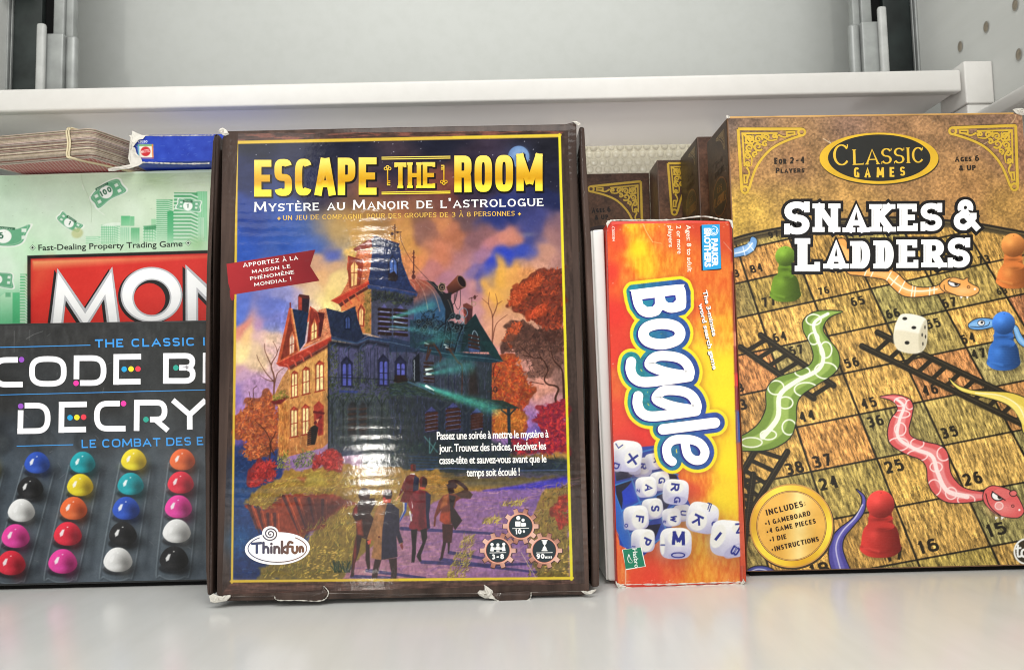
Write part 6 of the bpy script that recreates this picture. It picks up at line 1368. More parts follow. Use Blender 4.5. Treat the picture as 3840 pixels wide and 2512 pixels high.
def build_deck():
    t = thing('card_deck', 'thick worn deck of cards in a rubber band, lying on the green box', 'cards', (-.30, .58, .2985))
    ca = NT('card_edges'); a = ca.add('ShaderNodeAttribute'); a.attribute_name = 'ink'; ca.set(Base_Color=ca.mul(a.outputs['Color'], ca.ramp(ca.noise(300, 4), [(.3, (.72, .69, .66)), (.7, (1, 1, 1))])), Roughness=.8)
    c0 = np.array([-.2932, .5478]); ex = unit(np.array([-.9835, .181])); ey = unit(np.array([.40, .92])); rg = np.random.default_rng(5)
    n = 62; H = .0208; V, F, C = [], [], []; r = .0045
    def outline(j, k=1.0):
        pts = []
        for (cx, cy), a0 in zip(((r, r), (.088 - r, r), (.088 - r, .063 - r), (r, .063 - r)), (180, 270, 0, 90)):
            for q in np.linspace(a0, a0 + 90, 6): pts.append((cx + r * math.cos(math.radians(q)) + j[0], cy + r * math.sin(math.radians(q)) + j[1]))
        return pts
    cream = np.array([200, 190, 174.0])
    for i in range(n):
        j = rg.normal(0, .00022, 2); z0 = .2986 + H * i / n; z1 = z0 + H / n * .82; b = len(V); o = outline(j)
        bend = lambda x: .0012 * (i / n) * math.sin(min(max(x, 0), .088) / .088 * math.pi)
        col = cream * (.62 + .5 * rg.random()) * np.array([1, 1 - .06 * rg.random(), 1 - .1 * rg.random()])
        if rg.random() < .12: col = col * np.array([.72, .5, .48])
        for z in (z0, z1):
            for x, y in o: p = c0 + ex * x + ey * y; V.append((p[0], p[1], z + bend(x))); C.append(srgb(np.minimum(col, 255)))
        m = len(o); F += [(b + k, b + (k + 1) % m, b + m + (k + 1) % m, b + m + k) for k in range(m)]
        F.append([b + m + k for k in range(m)]); F.append([b + k for k in range(m)][::-1])
    mesh_obj('card_stack', V, F, ca.m, t, np.array(C))
    # printed back of the lowest card, seen from underneath
    fb = Face((c0[0], c0[1], .29855), (ex[0], ex[1], 0), (ey[0], ey[1], 0)); W, Hh = 200, 140
    u, v = np.meshgrid(np.linspace(.0006, .0874, W), np.linspace(.0006, .0624, Hh)); k1 = (u * 360 + v * 250) % 1; k2 = (u * 360 - v * 250) % 1
    lat = (np.minimum(np.abs(k1 - .5), np.abs(k2 - .5)) < .10); edge = (u < .003) | (u > .085) | (v < .003) | (v > .060)
    col = np.where((lat | edge)[..., None], np.array([232, 206, 200.]), np.array([190, 40, 52.]))
    P = np.array([c0[0], c0[1], .2983]) + u[..., None] * np.array([*ex, 0]) + v[..., None] * np.array([*ey, 0])
    grid_obj('card_back', P, print_mat('card_back_ink', .4), t, srgb(col) * .8)
    # rubber band, two strands
    M_band = plain('rubber', lin(206, 192, 158)[:3], .55, vary=.1, scale=200)
    for x0, x1 in ((.0196, .0150), (.0178, .0135)):
        z0, z1 = .2976, .2986 + H + .0016; pts = []
        for x, y, z in ((x0, -.0007, z1 - .001), (x0 + .0004, -.0010, z1 - .004), (x0 - .0010, -.0010, (z0 + z1) / 2), (x0 - .0003, -.0010, z0 + .003), (x1, -.0006, z0 + .0002), (x1 - .006, .018, z0), (x1 - .012, .045, z0), (x1 - .012, .0640, z0 + .001), (x0 - .002, .0642, z1 - .002), (x0, .060, z1 + .0002), (x0, .03, z1 + .0004), (x0, .003, z1 + .0003)):
            p = c0 + ex * x + ey * y; pts.append((p[0], p[1], z))
        q = smooth(pts, 4, True); V, F = [], []; m = len(q)
        for k in range(m):
            tdir = unit(q[(k + 1) % m] - q[k - 1]); s = unit(np.cross(tdir, [.3, .2, .9])); w = np.cross(tdir, s)
            for a in range(6): V.append(q[k] + (s * math.cos(a * math.pi / 3) + w * math.sin(a * math.pi / 3)) * .00075)
        for k in range(m):
            for a in range(6): b = (a + 1) % 6; kk = (k + 1) % m; F.append((k * 6 + a, k * 6 + b, kk * 6 + b, kk * 6 + a))
        mesh_obj('rubber_band', V, F, M_band, t, smooth=True)
    return t
build_deck()

def build_blue():
    y = .5655; f = Face((on_y(492, 612, y)[0], y, .2988), (1, -.01, 0), (0, 0, 1))
    t = game_box('card_game_box', 'small bright blue card game box with torn white corners, lying on the green box', 'card game', f)
    M_blue = plain('blue_card', lin(28, 58, 168)[:3], .38, vary=.2, scale=90)
    q = f.uv([(500, 506), (806, 508), (806, 612), (497, 614)])
    slab('box_body', f, [(.0008, .0002), (.095, .0002), (.095, q[1][1] + .0002), (.0008, q[0][1])], 0, .080, M_blue, t, .0008)
    rect = (.0016, .0010, .070, q[0][1] - .0008); pp = Paper(f, rect, 2600, (30, 62, 176)); R = pp.rng
    pp.img += (value_noise(pp.H, pp.W, 14, R, 4) - .5)[..., None] * 30
    for _ in range(60):
        x, y0 = 500 + 310 * R.random() ** 1.5, 510 + 100 * R.random(); pp.line([(x, y0), (x + R.normal(0, 8), y0 + R.normal(0, 4))], 1.4, (170, 186, 220), .4 * R.random())
    for _ in range(90): x, y0 = 496 + 26 * R.random() ** 2 * 1.6, 520 + 90 * R.random(); pp.ell((x, y0), 2.2, 1.6, (206, 210, 226), .8 * R.random())
    e = ZA((1117, 1170), (1240, 1172), (1246, 1290), (1120, 1288))
    pp.poly(e, (236, 228, 214)); pp.line(ZA((1120, 1180), (1240, 1180)), 6, (96, 160, 84)); pp.line(ZA((1236, 1175), (1241, 1285)), 5, (222, 130, 60)); pp.line(ZA((1124, 1284), (1244, 1284)), 4.5, (110, 60, 130)); pp.line(ZA((1124, 1180), (1126, 1284)), 4.5, (90, 170, 206))
    pp.ell(ZA((1181, 1230))[0], 18.5, 18, (200, 40, 48)); pp.text('MATTEL', *ZA((1147, 1247), (1218, 1233)), 11, (240, 226, 220), bold=.02)
    pm = print_mat('blue_box_ink', .34); pp.sheet('side_print', pm, t, 1e-4, .85)
    ink_obj('number_lettering', f, t, pm, [(*text_pts('42050', *ZA((1113, 1160), (1196, 1160)), 9.0, .015), (214, 220, 236))], 2e-4)
    tw = lambda n, p, r, s: torn(n, f, ZA(*p), t, r, s)
    tw('torn_corner', [(1075, 1066), (1110, 1080), (1150, 1096), (1184, 1103), (1130, 1114), (1090, 1126), (1078, 1180), (1074, 1240), (1080, 1292), (1106, 1316), (1160, 1325), (1130, 1344), (1060, 1340), (1042, 1290), (1050, 1200), (1058, 1120), (1048, 1100), (1078, 1095)], .003, 11)
    seam('torn_edge', f, ZA((1150, 1100), (1300, 1104), (1450, 1102), (1600, 1100), (1740, 1098)), 3.6, t, seed=12)
    seam('torn_edge', f, ZA((1130, 1318), (1250, 1322), (1400, 1328), (1550, 1330), (1700, 1326)), 4.4, t, seed=13)
    tw('torn_scrap', [(880, 1372), (930, 1362), (1000, 1350), (1060, 1340), (1130, 1345), (1070, 1366), (990, 1376), (930, 1388), (885, 1390)], .002, 14)
build_blue()
# ------------------------------------------------------------------ the red and yellow word-game box, and the white case beside it
ZG, B1, B2 = zoom(2160, 440, 2.2243), zoom(2240, 1020, 2.5117), zoom(2240, 1620, 2.5117)
def rot_text(s, x, y0, y1, cap, Zf, bold=.02, x1=None):
    """text reading downwards, feet to the left"""
    p0, p1 = Zf((x, y0))[0], Zf((x if x1 is None else x1, y1))[0]
    d = np.array(p1) - p0
    return text_pts(s, p0, p1, cap, bold, 1.0, up=(d[1], -d[0]))
def build_word():
    A, B = on_z(2313, 2200, .0005), on_z(2786, 2187, .0005); f = box_face(A, B, 0.0)
    t = game_box('game_box', 'narrow red and yellow word game box with letter cubes, its title reading downwards', 'board game', f)
    outline = [(2276, 836), (2290, 829), (2420, 828), (2580, 826), (2738, 829), (2746, 836), (2750, 1100), (2762, 1500), (2778, 1900), (2789, 2180), (2782, 2189), (2560, 2196), (2330, 2205), (2313, 2196), (2305, 1900), (2293, 1500), (2282, 1100)]
    M_red = plain('red_card', lin(206, 58, 42)[:3], .4, vary=.15, scale=80)
    slab('box_body', f, f.uv(outline), 0, .045, M_red, t, .0010)
    cs = f.uv([(2280, 836), (2742, 834), (2784, 2184), (2317, 2196)])
    rect = (min(cs[0][0], cs[3][0]), max(cs[2][1], cs[3][1]) + .0005, max(cs[1][0], cs[2][0]), min(cs[0][1], cs[1][1]))
    pp = Paper(f, rect, 2700, (226, 100, 40)); R = pp.rng; P, Ln = pp.poly, pp.line
    notes = [(ZG, [(270, 880, 206, 56, 44), (330, 870, 206, 50, 38), (460, 900, 240, 188, 36), (600, 900, 236, 150, 40), (520, 1100, 248, 214, 30), (560, 1250, 246, 190, 32), (350, 1050, 226, 80, 40), (300, 1300, 226, 60, 42), (420, 1330, 232, 118, 40), (700, 1000, 226, 110, 40), (850, 1000, 222, 96, 40), (1000, 900, 206, 70, 42), (800, 1250, 232, 142, 40), (1000, 1300, 228, 110, 40), (1240, 1000, 206, 76, 42), (1200, 1400, 226, 112, 40), (950, 1500, 240, 160, 40)]),
             (B1, [(150, 400, 226, 54, 42), (150, 800, 228, 60, 42), (180, 1000, 226, 100, 46), (150, 1400, 226, 70, 46), (200, 700, 222, 60, 42), (950, 100, 226, 110, 42), (1150, 300, 228, 134, 42), (1200, 500, 240, 172, 42), (1000, 800, 248, 212, 40), (1200, 900, 250, 222, 36), (1200, 1200, 252, 224, 30), (1100, 600, 240, 172, 50), (920, 300, 226, 94, 42), (600, 600, 230, 90, 40)]),
             (B2, [(250, 50, 226, 60, 46), (400, 60, 230, 50, 42), (1250, 300, 252, 224, 30), (1200, 600, 250, 216, 40), (900, 420, 240, 140, 42), (870, 520, 232, 84, 46), (950, 900, 240, 162, 50), (1000, 1100, 240, 170, 52), (700, 1250, 236, 100, 52), (500, 1350, 230, 74, 52), (350, 1380, 232, 78, 52), (220, 1350, 236, 124, 60), (950, 1350, 240, 152, 52), (1280, 1330, 238, 132, 56), (1200, 1200, 240, 142, 52)])]
    pp.img[:] = pp.field([(*Z((x, y))[0], r, g, b) for Z, l in notes for x, y, r, g, b in l], 3.4)
    gr = value_noise(pp.H, pp.W, 4, R, 3, 2.6); red = np.clip((pp.img[..., 1] - 70) / 60, 0, 1) * np.clip((222 - pp.img[..., 1]) / 50, 0, 1)
    pp.img[..., 1] += (gr - .5) * 76 * red; pp.img[..., 0] += (gr - .5) * 26 * red; pp.img[..., 2] += (gr - .45) * 40 * red
    # soft shade printed round the title
    def glow_line(Z, pts, w, c, o): Ln(smooth(Z(*pts)), w, c, o, soft=14)
    # folded edge at the right
    edge = [(2735, 829), (2746, 1020), (2760, 1640), (2770, 1900), (2776, 2190), (2800, 2190), (2800, 820)]
    P(edge, ('lin', (2760, 900), (2762, 2100), (150, 40, 34), (170, 44, 40)))
    for y0, y1, c in ((820, 985, (150, 40, 36)), (985, 1020, (210, 110, 50)), (1020, 1245, (112, 30, 28)), (1245, 1300, (226, 150, 110)), (1300, 1400, (120, 30, 36)), (1400, 1450, (226, 40, 44)), (1450, 1540, (110, 26, 40)), (1540, 1660, (36, 80, 160)), (1660, 1760, (170, 90, 50)), (1760, 2190, (214, 84, 50))):
        x = lambda y: 2737 + (y - 829) * (2776 - 2735) / 1360; P([(x(y0) + 1, y0), (2800, y0), (2800, y1), (x(y1) + 1, y1)], c, .9, 3)
    Ln([(2746, 840), (2762, 1500), (2784, 2180)], 3, (206, 150, 130), .5)
    # letter grid and cubes
    blue, bd, bl = (36, 66, 170), (16, 20, 44), (52, 130, 210)
    P(B2((150, 240), (400, 140), (600, 120), (760, 420), (880, 700), (600, 1000), (430, 1170), (320, 1120), (210, 1060), (160, 560)), blue)
    for pts in ([(170, 490), (330, 450), (250, 560), (230, 720), (180, 620)], [(560, 590), (640, 560), (650, 700), (590, 780), (560, 700)], [(440, 880), (600, 860), (560, 960), (520, 1060), (440, 1000)], [(640, 400), (740, 390), (760, 460), (700, 470)], [(160, 340), (330, 330), (330, 420), (180, 460)], [(600, 560), (700, 640), (640, 740)]): P(B2(*pts), bd)
    P(B2((230, 560), (330, 470), (380, 640), (250, 690)), (30, 60, 190))
    for a in ([(160, 500), (340, 440), (620, 360), (760, 400)], [(230, 740), (400, 660), (640, 560)], [(320, 430), (400, 660), (460, 880)], [(160, 560), (260, 840), (340, 1090)], [(400, 190), (560, 150)], [(540, 600), (600, 780), (640, 900)], [(420, 1110), (600, 1000)], [(460, 850), (620, 760), (720, 690)], [(300, 960), (440, 880)]): Ln(B2(*a), 5.5, bl)
    P(B2((160, 560), (260, 840), (340, 1100), (250, 1080), (170, 900)), (40, 96, 190)); P(B2((165, 900), (240, 1090), (200, 1000)), (30, 60, 130))
    lum, shd = (240, 238, 238), (176, 174, 200)
    def cube(cx, cy, r, lets, tilt=0.0, s2=None):
        a = np.linspace(0, 2 * math.pi, 40, endpoint=False); e = 3.5; ca, sa = np.cos(a), np.sin(a)
        x = r * np.sign(ca) * np.abs(ca) ** (2 / e); y = r * .98 * np.sign(sa) * np.abs(sa) ** (2 / e); ct, st = math.cos(tilt), math.sin(tilt)
        pp.glow(B2((cx + r * .3, cy + r * .5))[0], r * .45, r * .45, (60, 40, 60), .35)
        P(B2(*np.stack([cx + x * ct - y * st, cy + x * st + y * ct], 1).tolist()), ('lin', B2((cx - r * .2, cy - r * .6))[0], B2((cx + r * .1, cy + r))[0], (246, 245, 243), (184, 180, 212)))
        pp.glow(B2((cx - r * .75, cy + r * .2))[0], r * .16, r * .3, (168, 166, 186), .55)
        for (ch, fx, fy, frx, fry, frot, ang, sz, wdt) in lets:
            c = B2((cx + fx * r, cy + fy * r))[0]; k = r / 2.5117
            pp.ell(c, frx * k, fry * k, (236, 234, 226) if fy < .3 else (178, 174, 206), .9, 1.2, rot=frot)
            if ch:
                th = math.radians(ang); ex = np.array([math.cos(th), math.sin(th)]); ey = np.array([ex[1], -ex[0]]); W = wdt * k; H_ = sz * k
                o = np.array(c) - ex * W / 2 - ey * H_ / 2
                its = []
                for V, T in glyph(ch, W, H_, (.25 if ch != 'I' else .28) * H_, .21 * H_, 2.2): its.append((o + V[:, :1] * ex + V[:, 1:2] * ey, T))
                pp.multi(its, (38, 46, 132))
    cube(270, 225, 150, [('X', .42, .18, .52, .58, .2, 100, .62, .66), ('V', -.45, -.62, .42, .22, 0, 10, .3, .5), ('D', -.62, .62, .38, .3, .9, 110, .4, .4)], .1)
    cube(420, 330, 92, [('R', .12, -.1, .72, .8, 0, 95, .8, .66)], -.15); cube(530, 275, 80, [('A', .3, -.1, .5, .8, 0, 95, .6, .6)], -.15)
    cube(290 + 60, 340, 60, [], 0)
    cube(270, 225, 150, [('X', .42, .18, .52, .58, .2, 100, .62, .66), ('V', -.45, -.62, .42, .22, 0, 10, .3, .5), ('D', -.62, .62, .38, .3, .9, 110, .4, .4)], .1)
    cube(590, 460, 92, [('G', .2, -.05, .66, .8, 0, 95, .7, .66)], -.15); cube(460, 515, 100, [('A', .25, .08, .66, .82, 0, 95, .72, .66), ('Z', -.75, .35, .2, .3, 0, 95, .3, .3)], -.1)
    cube(520, 720, 100, [('S', .25, -.02, .64, .84, .1, 95, .8, .6)], -.1); cube(365, 805, 118, [('F', .28, .12, .62, .8, .1, 98, .66, .6), ('O', -.78, .62, .18, .34, .2, 95, .3, .3)], -.1)
    cube(800, 760, 82, [('U', .1, 0, .6, .8, .1, 95, .7, .6)], -.1); cube(700, 800, 88, [('W', .2, .15, .66, .8, .1, 95, .66, .7), ('E', -.76, .5, .18, .3, 0, 95, .3, .3)], -.1)
    cube(430, 1020, 112, [('P', .32, .08, .6, .86, .2, 115, .7, .6), ('I', -.78, .5, .16, .3, 0, 95, .3, .2)], 0)
    cube(738, 562, 122, [('R', -.05, -.36, .66, .5, 0, 97, .66, .62), ('G', .12, .62, .72, .3, 0, 94, .5, .5)], .08)
    cube(990, 805, 148, [('K', -.32, .16, .62, .66, .2, 115, .62, .72), ('F', .38, -.66, .5, .2, .25, 108, .3, .6), ('C', .78, .4, .18, .4, .3, 100, .42, .36)], .2)
    cube(738, 1045, 150, [('M', .18, -.32, .68, .52, 0, 2, .86, .84), ('O', .15, .74, .62, .24, -.1, 0, .36, .9), ('I', -.82, .1, .14, .62, 0, 92, .3, .5)], 0)
    cube(1240, 1000, 176, [('I', -.58, -.12, .38, .66, .4, 38, .52, .2), ('N', .55, -.55, .4, .3, 0, 85, .4, .56), ('B', .32, .66, .66, .3, -.5, 120, .42, .5)], .1)
    x_ = lambda y: 2737 + (y - 829) * (2776 - 2735) / 1360
    P([(x_(1900) + 1, 1900), (2800, 1900), (2800, 2120), (x_(2120) + 1, 2120)], (206, 84, 56), .95)
    # ---- title
    cl = lambda pts, n=6, c=True: smooth(pts, n, c)
    Bs = [(318, 185), (330, 168), (780, 117), (812, 135), (832, 190), (834, 320), (800, 362), (700, 385), (640, 370), (612, 358), (575, 405), (480, 428), (400, 400), (350, 330), (330, 260)]
    letters = [('poly', Z_, pts, holes) for Z_, pts, holes in [(B1, Bs, [[(420, 257), (540, 243), (541, 300), (520, 325), (470, 330), (430, 300)], [(634, 230), (734, 217), (740, 262), (712, 290), (668, 290), (642, 268)]])]]
    def shift(p, d): return [(x + d[0], y + d[1]) for x, y in p]
    gb = [(490, 870), (545, 800), (660, 790), (780, 815), (850, 880), (862, 965), (740, 960), (590, 925)]
    gs = [(862, 985), (700, 1008), (450, 1036), (350, 1000), (312, 920), (318, 845)]
    strokes_ = [(B1, cl([(433, 590), (470, 520), (600, 487), (730, 510), (778, 570), (745, 640), (610, 680), (480, 655)]), 100, True),
                (B1, cl(gb), 92, True), (B1, cl(gs, 6, False), 94, False), (B1, cl(shift(gb, (66, 322))), 92, True), (B1, cl(shift(gs, (66, 322)), 6, False), 94, False),
                (B1, [(618, 1480), (1105, 1418)], 100, False),
                (B2, cl([(705, 275), (664, 235), (654, 140), (715, 75), (850, 66), (960, 100), (1012, 180), (985, 252), (915, 262), (850, 210), (826, 110)], 6, False), 84, False)]
    def layer(extra, dx, dy):
        o = []
        kx = 1 / 2.5117
        Bp = [(x + dx, y + dy) for x, y in Bs]
        o.append(tri_poly(smooth(B1(*Bp), 3, True)))
        if extra:
            q = B1(*Bp)
            for i in range(len(q)): o += thick([q[i - 1], q[i]], 2 * extra * kx)
        for Z_, pts, w, c in strokes_: o += thick(Z_(*[(x + dx, y + dy) for x, y in pts]), (w + 2 * extra) * kx, True, closed=c)
        return o
    yel, navy, wht = (250, 226, 40), (38, 40, 136), (246, 244, 244)
    def teal(Pt): k = np.clip((Pt[:, :1] - (2370 + (Pt[:, 1:] - 1100) * .12)) / 190, 0, 1); return srgb(np.array([28, 140, 146]) * (1 - k) + np.array([44, 76, 156]) * k)
    fill = [tri_poly(B1((600, 580 - 0), (560, 600), (640, 600)))]
    for extra, cc in ((76, yel), (46, ('lin', (2350, 1200), (2580, 1170), (28, 140, 146), (44, 76, 156)))):
        if extra == 76: pp.multi(layer(88, 4, 6), (120, 30, 20), .35, blur=4)
        pp.multi(layer(extra, 0, -2), cc)
    tn = value_noise(pp.H, pp.W, 6, R, 3); pp.multi(layer(46, 0, -2), lambda X, Y: pp.img[Y, X] * (.8 + .4 * tn[Y, X])[..., None])
    pp.multi(layer(4, -13, 9), navy)
    # scuffs
    for _ in range(260):
        k = R.random(); x, y = ((2276 + 40 * R.random() ** 2, 840 + 1340 * R.random()) if k < .25 else (2290 + 480 * R.random(), 2196 - 24 * R.random() ** 2) if k < .7 else (2290 + 450 * R.random(), 832 + 30 * R.random() ** 2))
        pp.ell((x, y), 1 + 2.5 * R.random(), 1 + R.random(), (242, 214, 200), .7 * R.random())
    Ln(smooth(ZG((555, 880), (590, 960), (640, 1040))), 2, (246, 226, 160), .8); Ln(smooth(ZG((640, 1040), (700, 1050), (710, 1055))), 1.6, (246, 226, 160), .6); Ln(ZG((1230, 1040), (1300, 1120)), 1.6, (240, 190, 170), .8)
    Ln(B2((262, 1090), (268, 1250), (266, 1430)), 3, (244, 214, 196), .9); Ln(smooth(B2((1300, 1080), (1330, 1060), (1290, 1130))), 1.4, (240, 240, 240), .8)
    pp.speck(5, 2)
    pm = print_mat('word_cover_ink', .34, .5); pp.sheet('cover_print', pm, t, 1e-4, .84)
    hole = lambda p: (*tri_poly(smooth(B1(*p), 3, True)), teal)
    inner = [(*disc(B1((606, 580))[0], 49, 22, rot=.02), teal)]
    its = [(a, b, wht) for a, b in layer(0, 0, 0)]
    for h in ([(420, 257), (540, 243), (541, 300), (520, 325), (470, 330), (430, 300)], [(634, 230), (734, 217), (740, 262), (712, 290), (668, 290), (642, 268)]):
        its.append((*tri_poly(B1(*h)), teal)); nv = [h[0], h[1], (h[1][0], h[1][1] + 14), (h[0][0] + 10, h[0][1] + 16)]; its.append((*tri_poly(B1(*nv)), navy))
        its.append((*tri_poly(B1(h[1], h[2], h[3], (h[3][0] - 10, h[3][1] - 6), (h[2][0] - 14, h[2][1] - 8), (h[1][0] - 12, h[1][1] + 6))), navy))
    ink_obj('title_lettering', f, t, pm, its, 4.0e-4)
    # maker's blue label
    lab = [(*tri_poly(ZG((1036, 912), (1050, 900), (1196, 894), (1212, 1268), (1196, 1274), (1046, 1280))), (30, 26, 30)), (*tri_poly(ZG((1048, 898), (1197, 893), (1209, 1262), (1058, 1276))), (40, 150, 206))]
    lb = ink_obj('maker_label', f, t, pm, lab, 2.0e-4)
    tw = [rot_text('BROTHERS', 1066, 926, 1250, 24, ZG, .045, 1072), rot_text('PARKER', 1128, 1012, 1246, 24, ZG, .045, 1132)]
    c = ZG((1146, 948))[0]
    for r in (17, 12, 7): aa = np.linspace(r, r + 4.6, 24); tw += thick(np.stack([c[0] + r * np.cos(aa), c[1] + r * np.sin(aa)], 1), 2.2, False)
    ink_obj('label_lettering', f, t, pm, [(a, b, (236, 244, 248)) for a, b in tw], 2.4e-4).parent = lb
    T = [(*rot_text('Ages: 8 to adult', 918, 900, 1290, 17, ZG, .012, 930), (244, 226, 206)), (*rot_text('2 or more', 836, 906, 1140, 17, ZG, .012, 846), (244, 226, 206)), (*rot_text('players', 768, 906, 1084, 16, ZG, .012, 774), (244, 226, 206)), (*rot_text('CB00384', 298, 912, 1034, 10, ZG, .0, 303), (240, 214, 200))]
    for it in T: ink_obj('players_lettering', f, t, pm, [it], 2.4e-4)
    W = []
    for col, dx, dy in (((40, 24, 24), -7, 6), ((246, 242, 236), 0, 0)):
        W += [(*rot_text('The 3-minute', 992 + dx, 178 + dy, 606 + dy, 16, B1, .03, 1086 + dx), col), (*rot_text('word search game', 952 + dx, 300 + dy, 920 + dy, 16, B1, .03, 1088 + dx), col)]
    ink_obj('tagline_lettering', f, t, pm, W, 2.4e-4)
    g = [(*tri_poly(B2((232, 1104), (416, 1080), (456, 1262), (270, 1296))), (232, 236, 226)), (*tri_poly(B2((240, 1106), (408, 1082), (448, 1260), (266, 1286))), (32, 122, 92))]
    gl = ink_obj('green_label', f, t, pm, g, 2.0e-4)
    hw = [rot_text('Hasbro', 330, 1096, 1276, 17, B2, .012, 352)] + thick(smooth(B2((296, 1150), (286, 1190), (300, 1225), (330, 1226))), 3, True, 1.2) + thick(smooth(B2((300, 1156), (312, 1190), (334, 1215))), 2.4, True, 1)
    ink_obj('label_lettering', f, t, pm, [(a, b, (236, 242, 236)) for a, b in hw], 2.4e-4).parent = gl
    # worn edges
    seam('worn_edge', f, [(2276, 832), (2310, 826), (2420, 826), (2520, 824), (2630, 812), (2700, 822), (2744, 828)], 4.5, t, seed=21)
    seam('worn_edge', f, [(2316, 2192), (2400, 2190), (2500, 2190), (2600, 2186), (2700, 2183), (2784, 2181)], 4.5, t, seed=22, jag=.9)
    seam('worn_edge', f, [(2318, 2200), (2420, 2204), (2560, 2198), (2700, 2193), (2784, 2188)], 6, t, plain('raw_board', lin(214, 196, 182)[:3], .8), seed=23)
    torn('torn_corner', f, [(2308, 2176), (2316, 2186), (2330, 2192), (2346, 2196), (2336, 2206), (2320, 2203), (2310, 2192)], t, .0015, 24)
    torn('torn_corner', f, [(2786, 2168), (2792, 2180), (2786, 2190), (2774, 2192), (2778, 2182), (2784, 2176)], t, .0012, 25)
    torn('torn_corner', f, [(2274, 836), (2282, 828), (2296, 826), (2288, 834), (2280, 844), (2278, 856)], t, .0012, 26)
    torn('torn_corner', f, [(2728, 824), (2744, 828), (2748, 842), (2747, 858), (2741, 848), (2738, 836)], t, .0012, 27)
    return t
build_word()
wc = thing('white_case', 'slim plain white case standing on edge between the mansion box and the word game', 'case', (.0655, .497, 0))
M_white = plain('white_card', (0.70, 0.69, 0.66), .32, vary=.04, scale=30)
pO = np.array([.0642, .497, .0026])
prism('case_shell', [(0, 0), (.0055, -.0006), (.0040, .2256), (-.0036, .2250)], 0, .125, (pO, np.array([1., 0, 0]), np.array([0, 0, 1.]), np.array([0, 1., 0])), M_white, wc, .0014, 3)
prism('case_cover', [(-.0009, .0006), (.0002, .0004), (-.0034, .2246), (-.0048, .2242)], -.0002, .125, (pO + np.array([-.0002, 0.0006, 0]), np.array([1., 0, 0]), np.array([0, 0, 1.]), np.array([0, 1., 0])), plain('white_cover', (0.62, 0.61, 0.575), .3), wc, .0003)
# ------------------------------------------------------------------ right: the snakes box and the brown boxes behind it
ZI, ZJ, S1, S2 = zoom(2640, 400, 1.8533), zoom(2740, 1100, 1.4155), zoom(3300, 1100, 2.5944), zoom(3300, 1700, 3.1148)
GOLD = (214, 176, 60)
gm = NT('gold_foil'); _a = gm.add('ShaderNodeAttribute'); _a.attribute_name = 'ink'
gm.set(Base_Color=gm.mul(_a.outputs['Color'], gm.ramp(gm.noise(60, 3), [(.3, (.8, .78, .7)), (.7, (1, 1, 1))])), Roughness=.3, Metallic=.08); M_gold = gm.m
def homog(src, dst):
    A = []
    for (x, y), (u, v) in zip(src, dst): A += [[x, y, 1, 0, 0, 0, -u * x, -u * y, -u], [0, 0, 0, x, y, 1, -v * x, -v * y, -v]]
    return np.linalg.svd(np.array(A))[2][-1].reshape(3, 3)
def brown_field(pp, ctrl, sp=16):
    pp.img[:] = pp.field(ctrl, 2.6, 14, 60); R = pp.rng
    n1 = value_noise(pp.H, pp.W, 3.2, R, 3) - .5; n2 = value_noise(pp.H, pp.W, 26, R, 4) - .5
    pp.img *= (1 + n1 * .62 + n2 * .42)[..., None]
def filigree(c00, cx, cy):
    """corner ornament: c00 the square corner, cx and cy the tips of the two arms (photo points); returns gold pieces"""
    c00, cx, cy = [np.array(p, float) for p in (c00, cx, cy)]; ax, ay = cx - c00, cy - c00
    M = lambda p: c00 + np.asarray(p, float)[:, :1] * ax + np.asarray(p, float)[:, 1:2] * ay
    k = (np.linalg.norm(ax) + np.linalg.norm(ay)) / 2; out = []
    arc_in = np.array([(.97, .10), (.72, .19), (.50, .31), (.34, .47), (.22, .66), (.11, .96)])
    out += thick(M([(0, .0), (.97, .0)]), k * .045, False) + thick(M([(.0, 0), (.0, .97)]), k * .045, False)
    out += thick(M([(.055, .07), (.60, .065)]), k * .028, False) + thick(M([(.06, .055), (.065, .60)]), k * .028, False)
    out += thick(smooth(M(arc_in), 5), k * .038, False)
    for c in ((.97, .05), (.05, .97)):
        a = np.linspace(0, 2 * math.pi, 21); cc = M([c])[0]; out.append(ribbon(np.stack([cc[0] + k * .052 * np.cos(a), cc[1] + k * .052 * np.sin(a)], 1), lambda x, y: k * .036, 0, 0))
    def spiral(c, r, a0, turns, w=.02, sgn=1):
        a = np.linspace(0, turns * 2 * math.pi, 26); rr = r * (1 - .78 * a / a[-1]); q = np.stack([c[0] + rr * np.cos(a0 + sgn * a), c[1] + rr * np.sin(a0 + sgn * a)], 1)
        return thick(M(q), k * w, True, k * w * .7)
    for c, r, a0, tr, s in (((.17, .16), .07, 2.2, 1.1, 1), ((.30, .16), .06, 0, 1.2, -1), ((.16, .30), .06, 1.5, 1.2, 1), ((.29, .28), .07, .8, 1.1, 1), ((.43, .13), .05, 3.1, 1.1, 1), ((.13, .43), .05, 4.7, 1.1, -1), ((.55, .12), .04, .5, 1.1, -1), ((.12, .55), .04, 1.0, 1.1, 1), ((.40, .24), .045, 5, 1.0, -1), ((.24, .40), .045, 2, 1.0, 1)):
        out += spiral(c, r, a0, tr, .034, s)
    for q in ([(.08, .08), (.17, .20), (.26, .36)], [(.08, .08), (.2, .17), (.36, .26)], [(.10, .22), (.22, .22), (.22, .10)], [(.36, .10), (.46, .18), (.58, .17)], [(.10, .36), (.18, .46), (.17, .58)], [(.62, .10), (.70, .13), (.80, .10)], [(.10, .62), (.13, .70), (.10, .80)]): out += thick(smooth(M(q), 5), k * .034, True, k * .018)
    for q in ([(.74, .05), (.86, .045), (.86, .085), (.74, .10)], [(.05, .74), (.045, .86), (.085, .86), (.10, .74)]): out += thick(M(q), k * .026, False, closed=True)
    return out
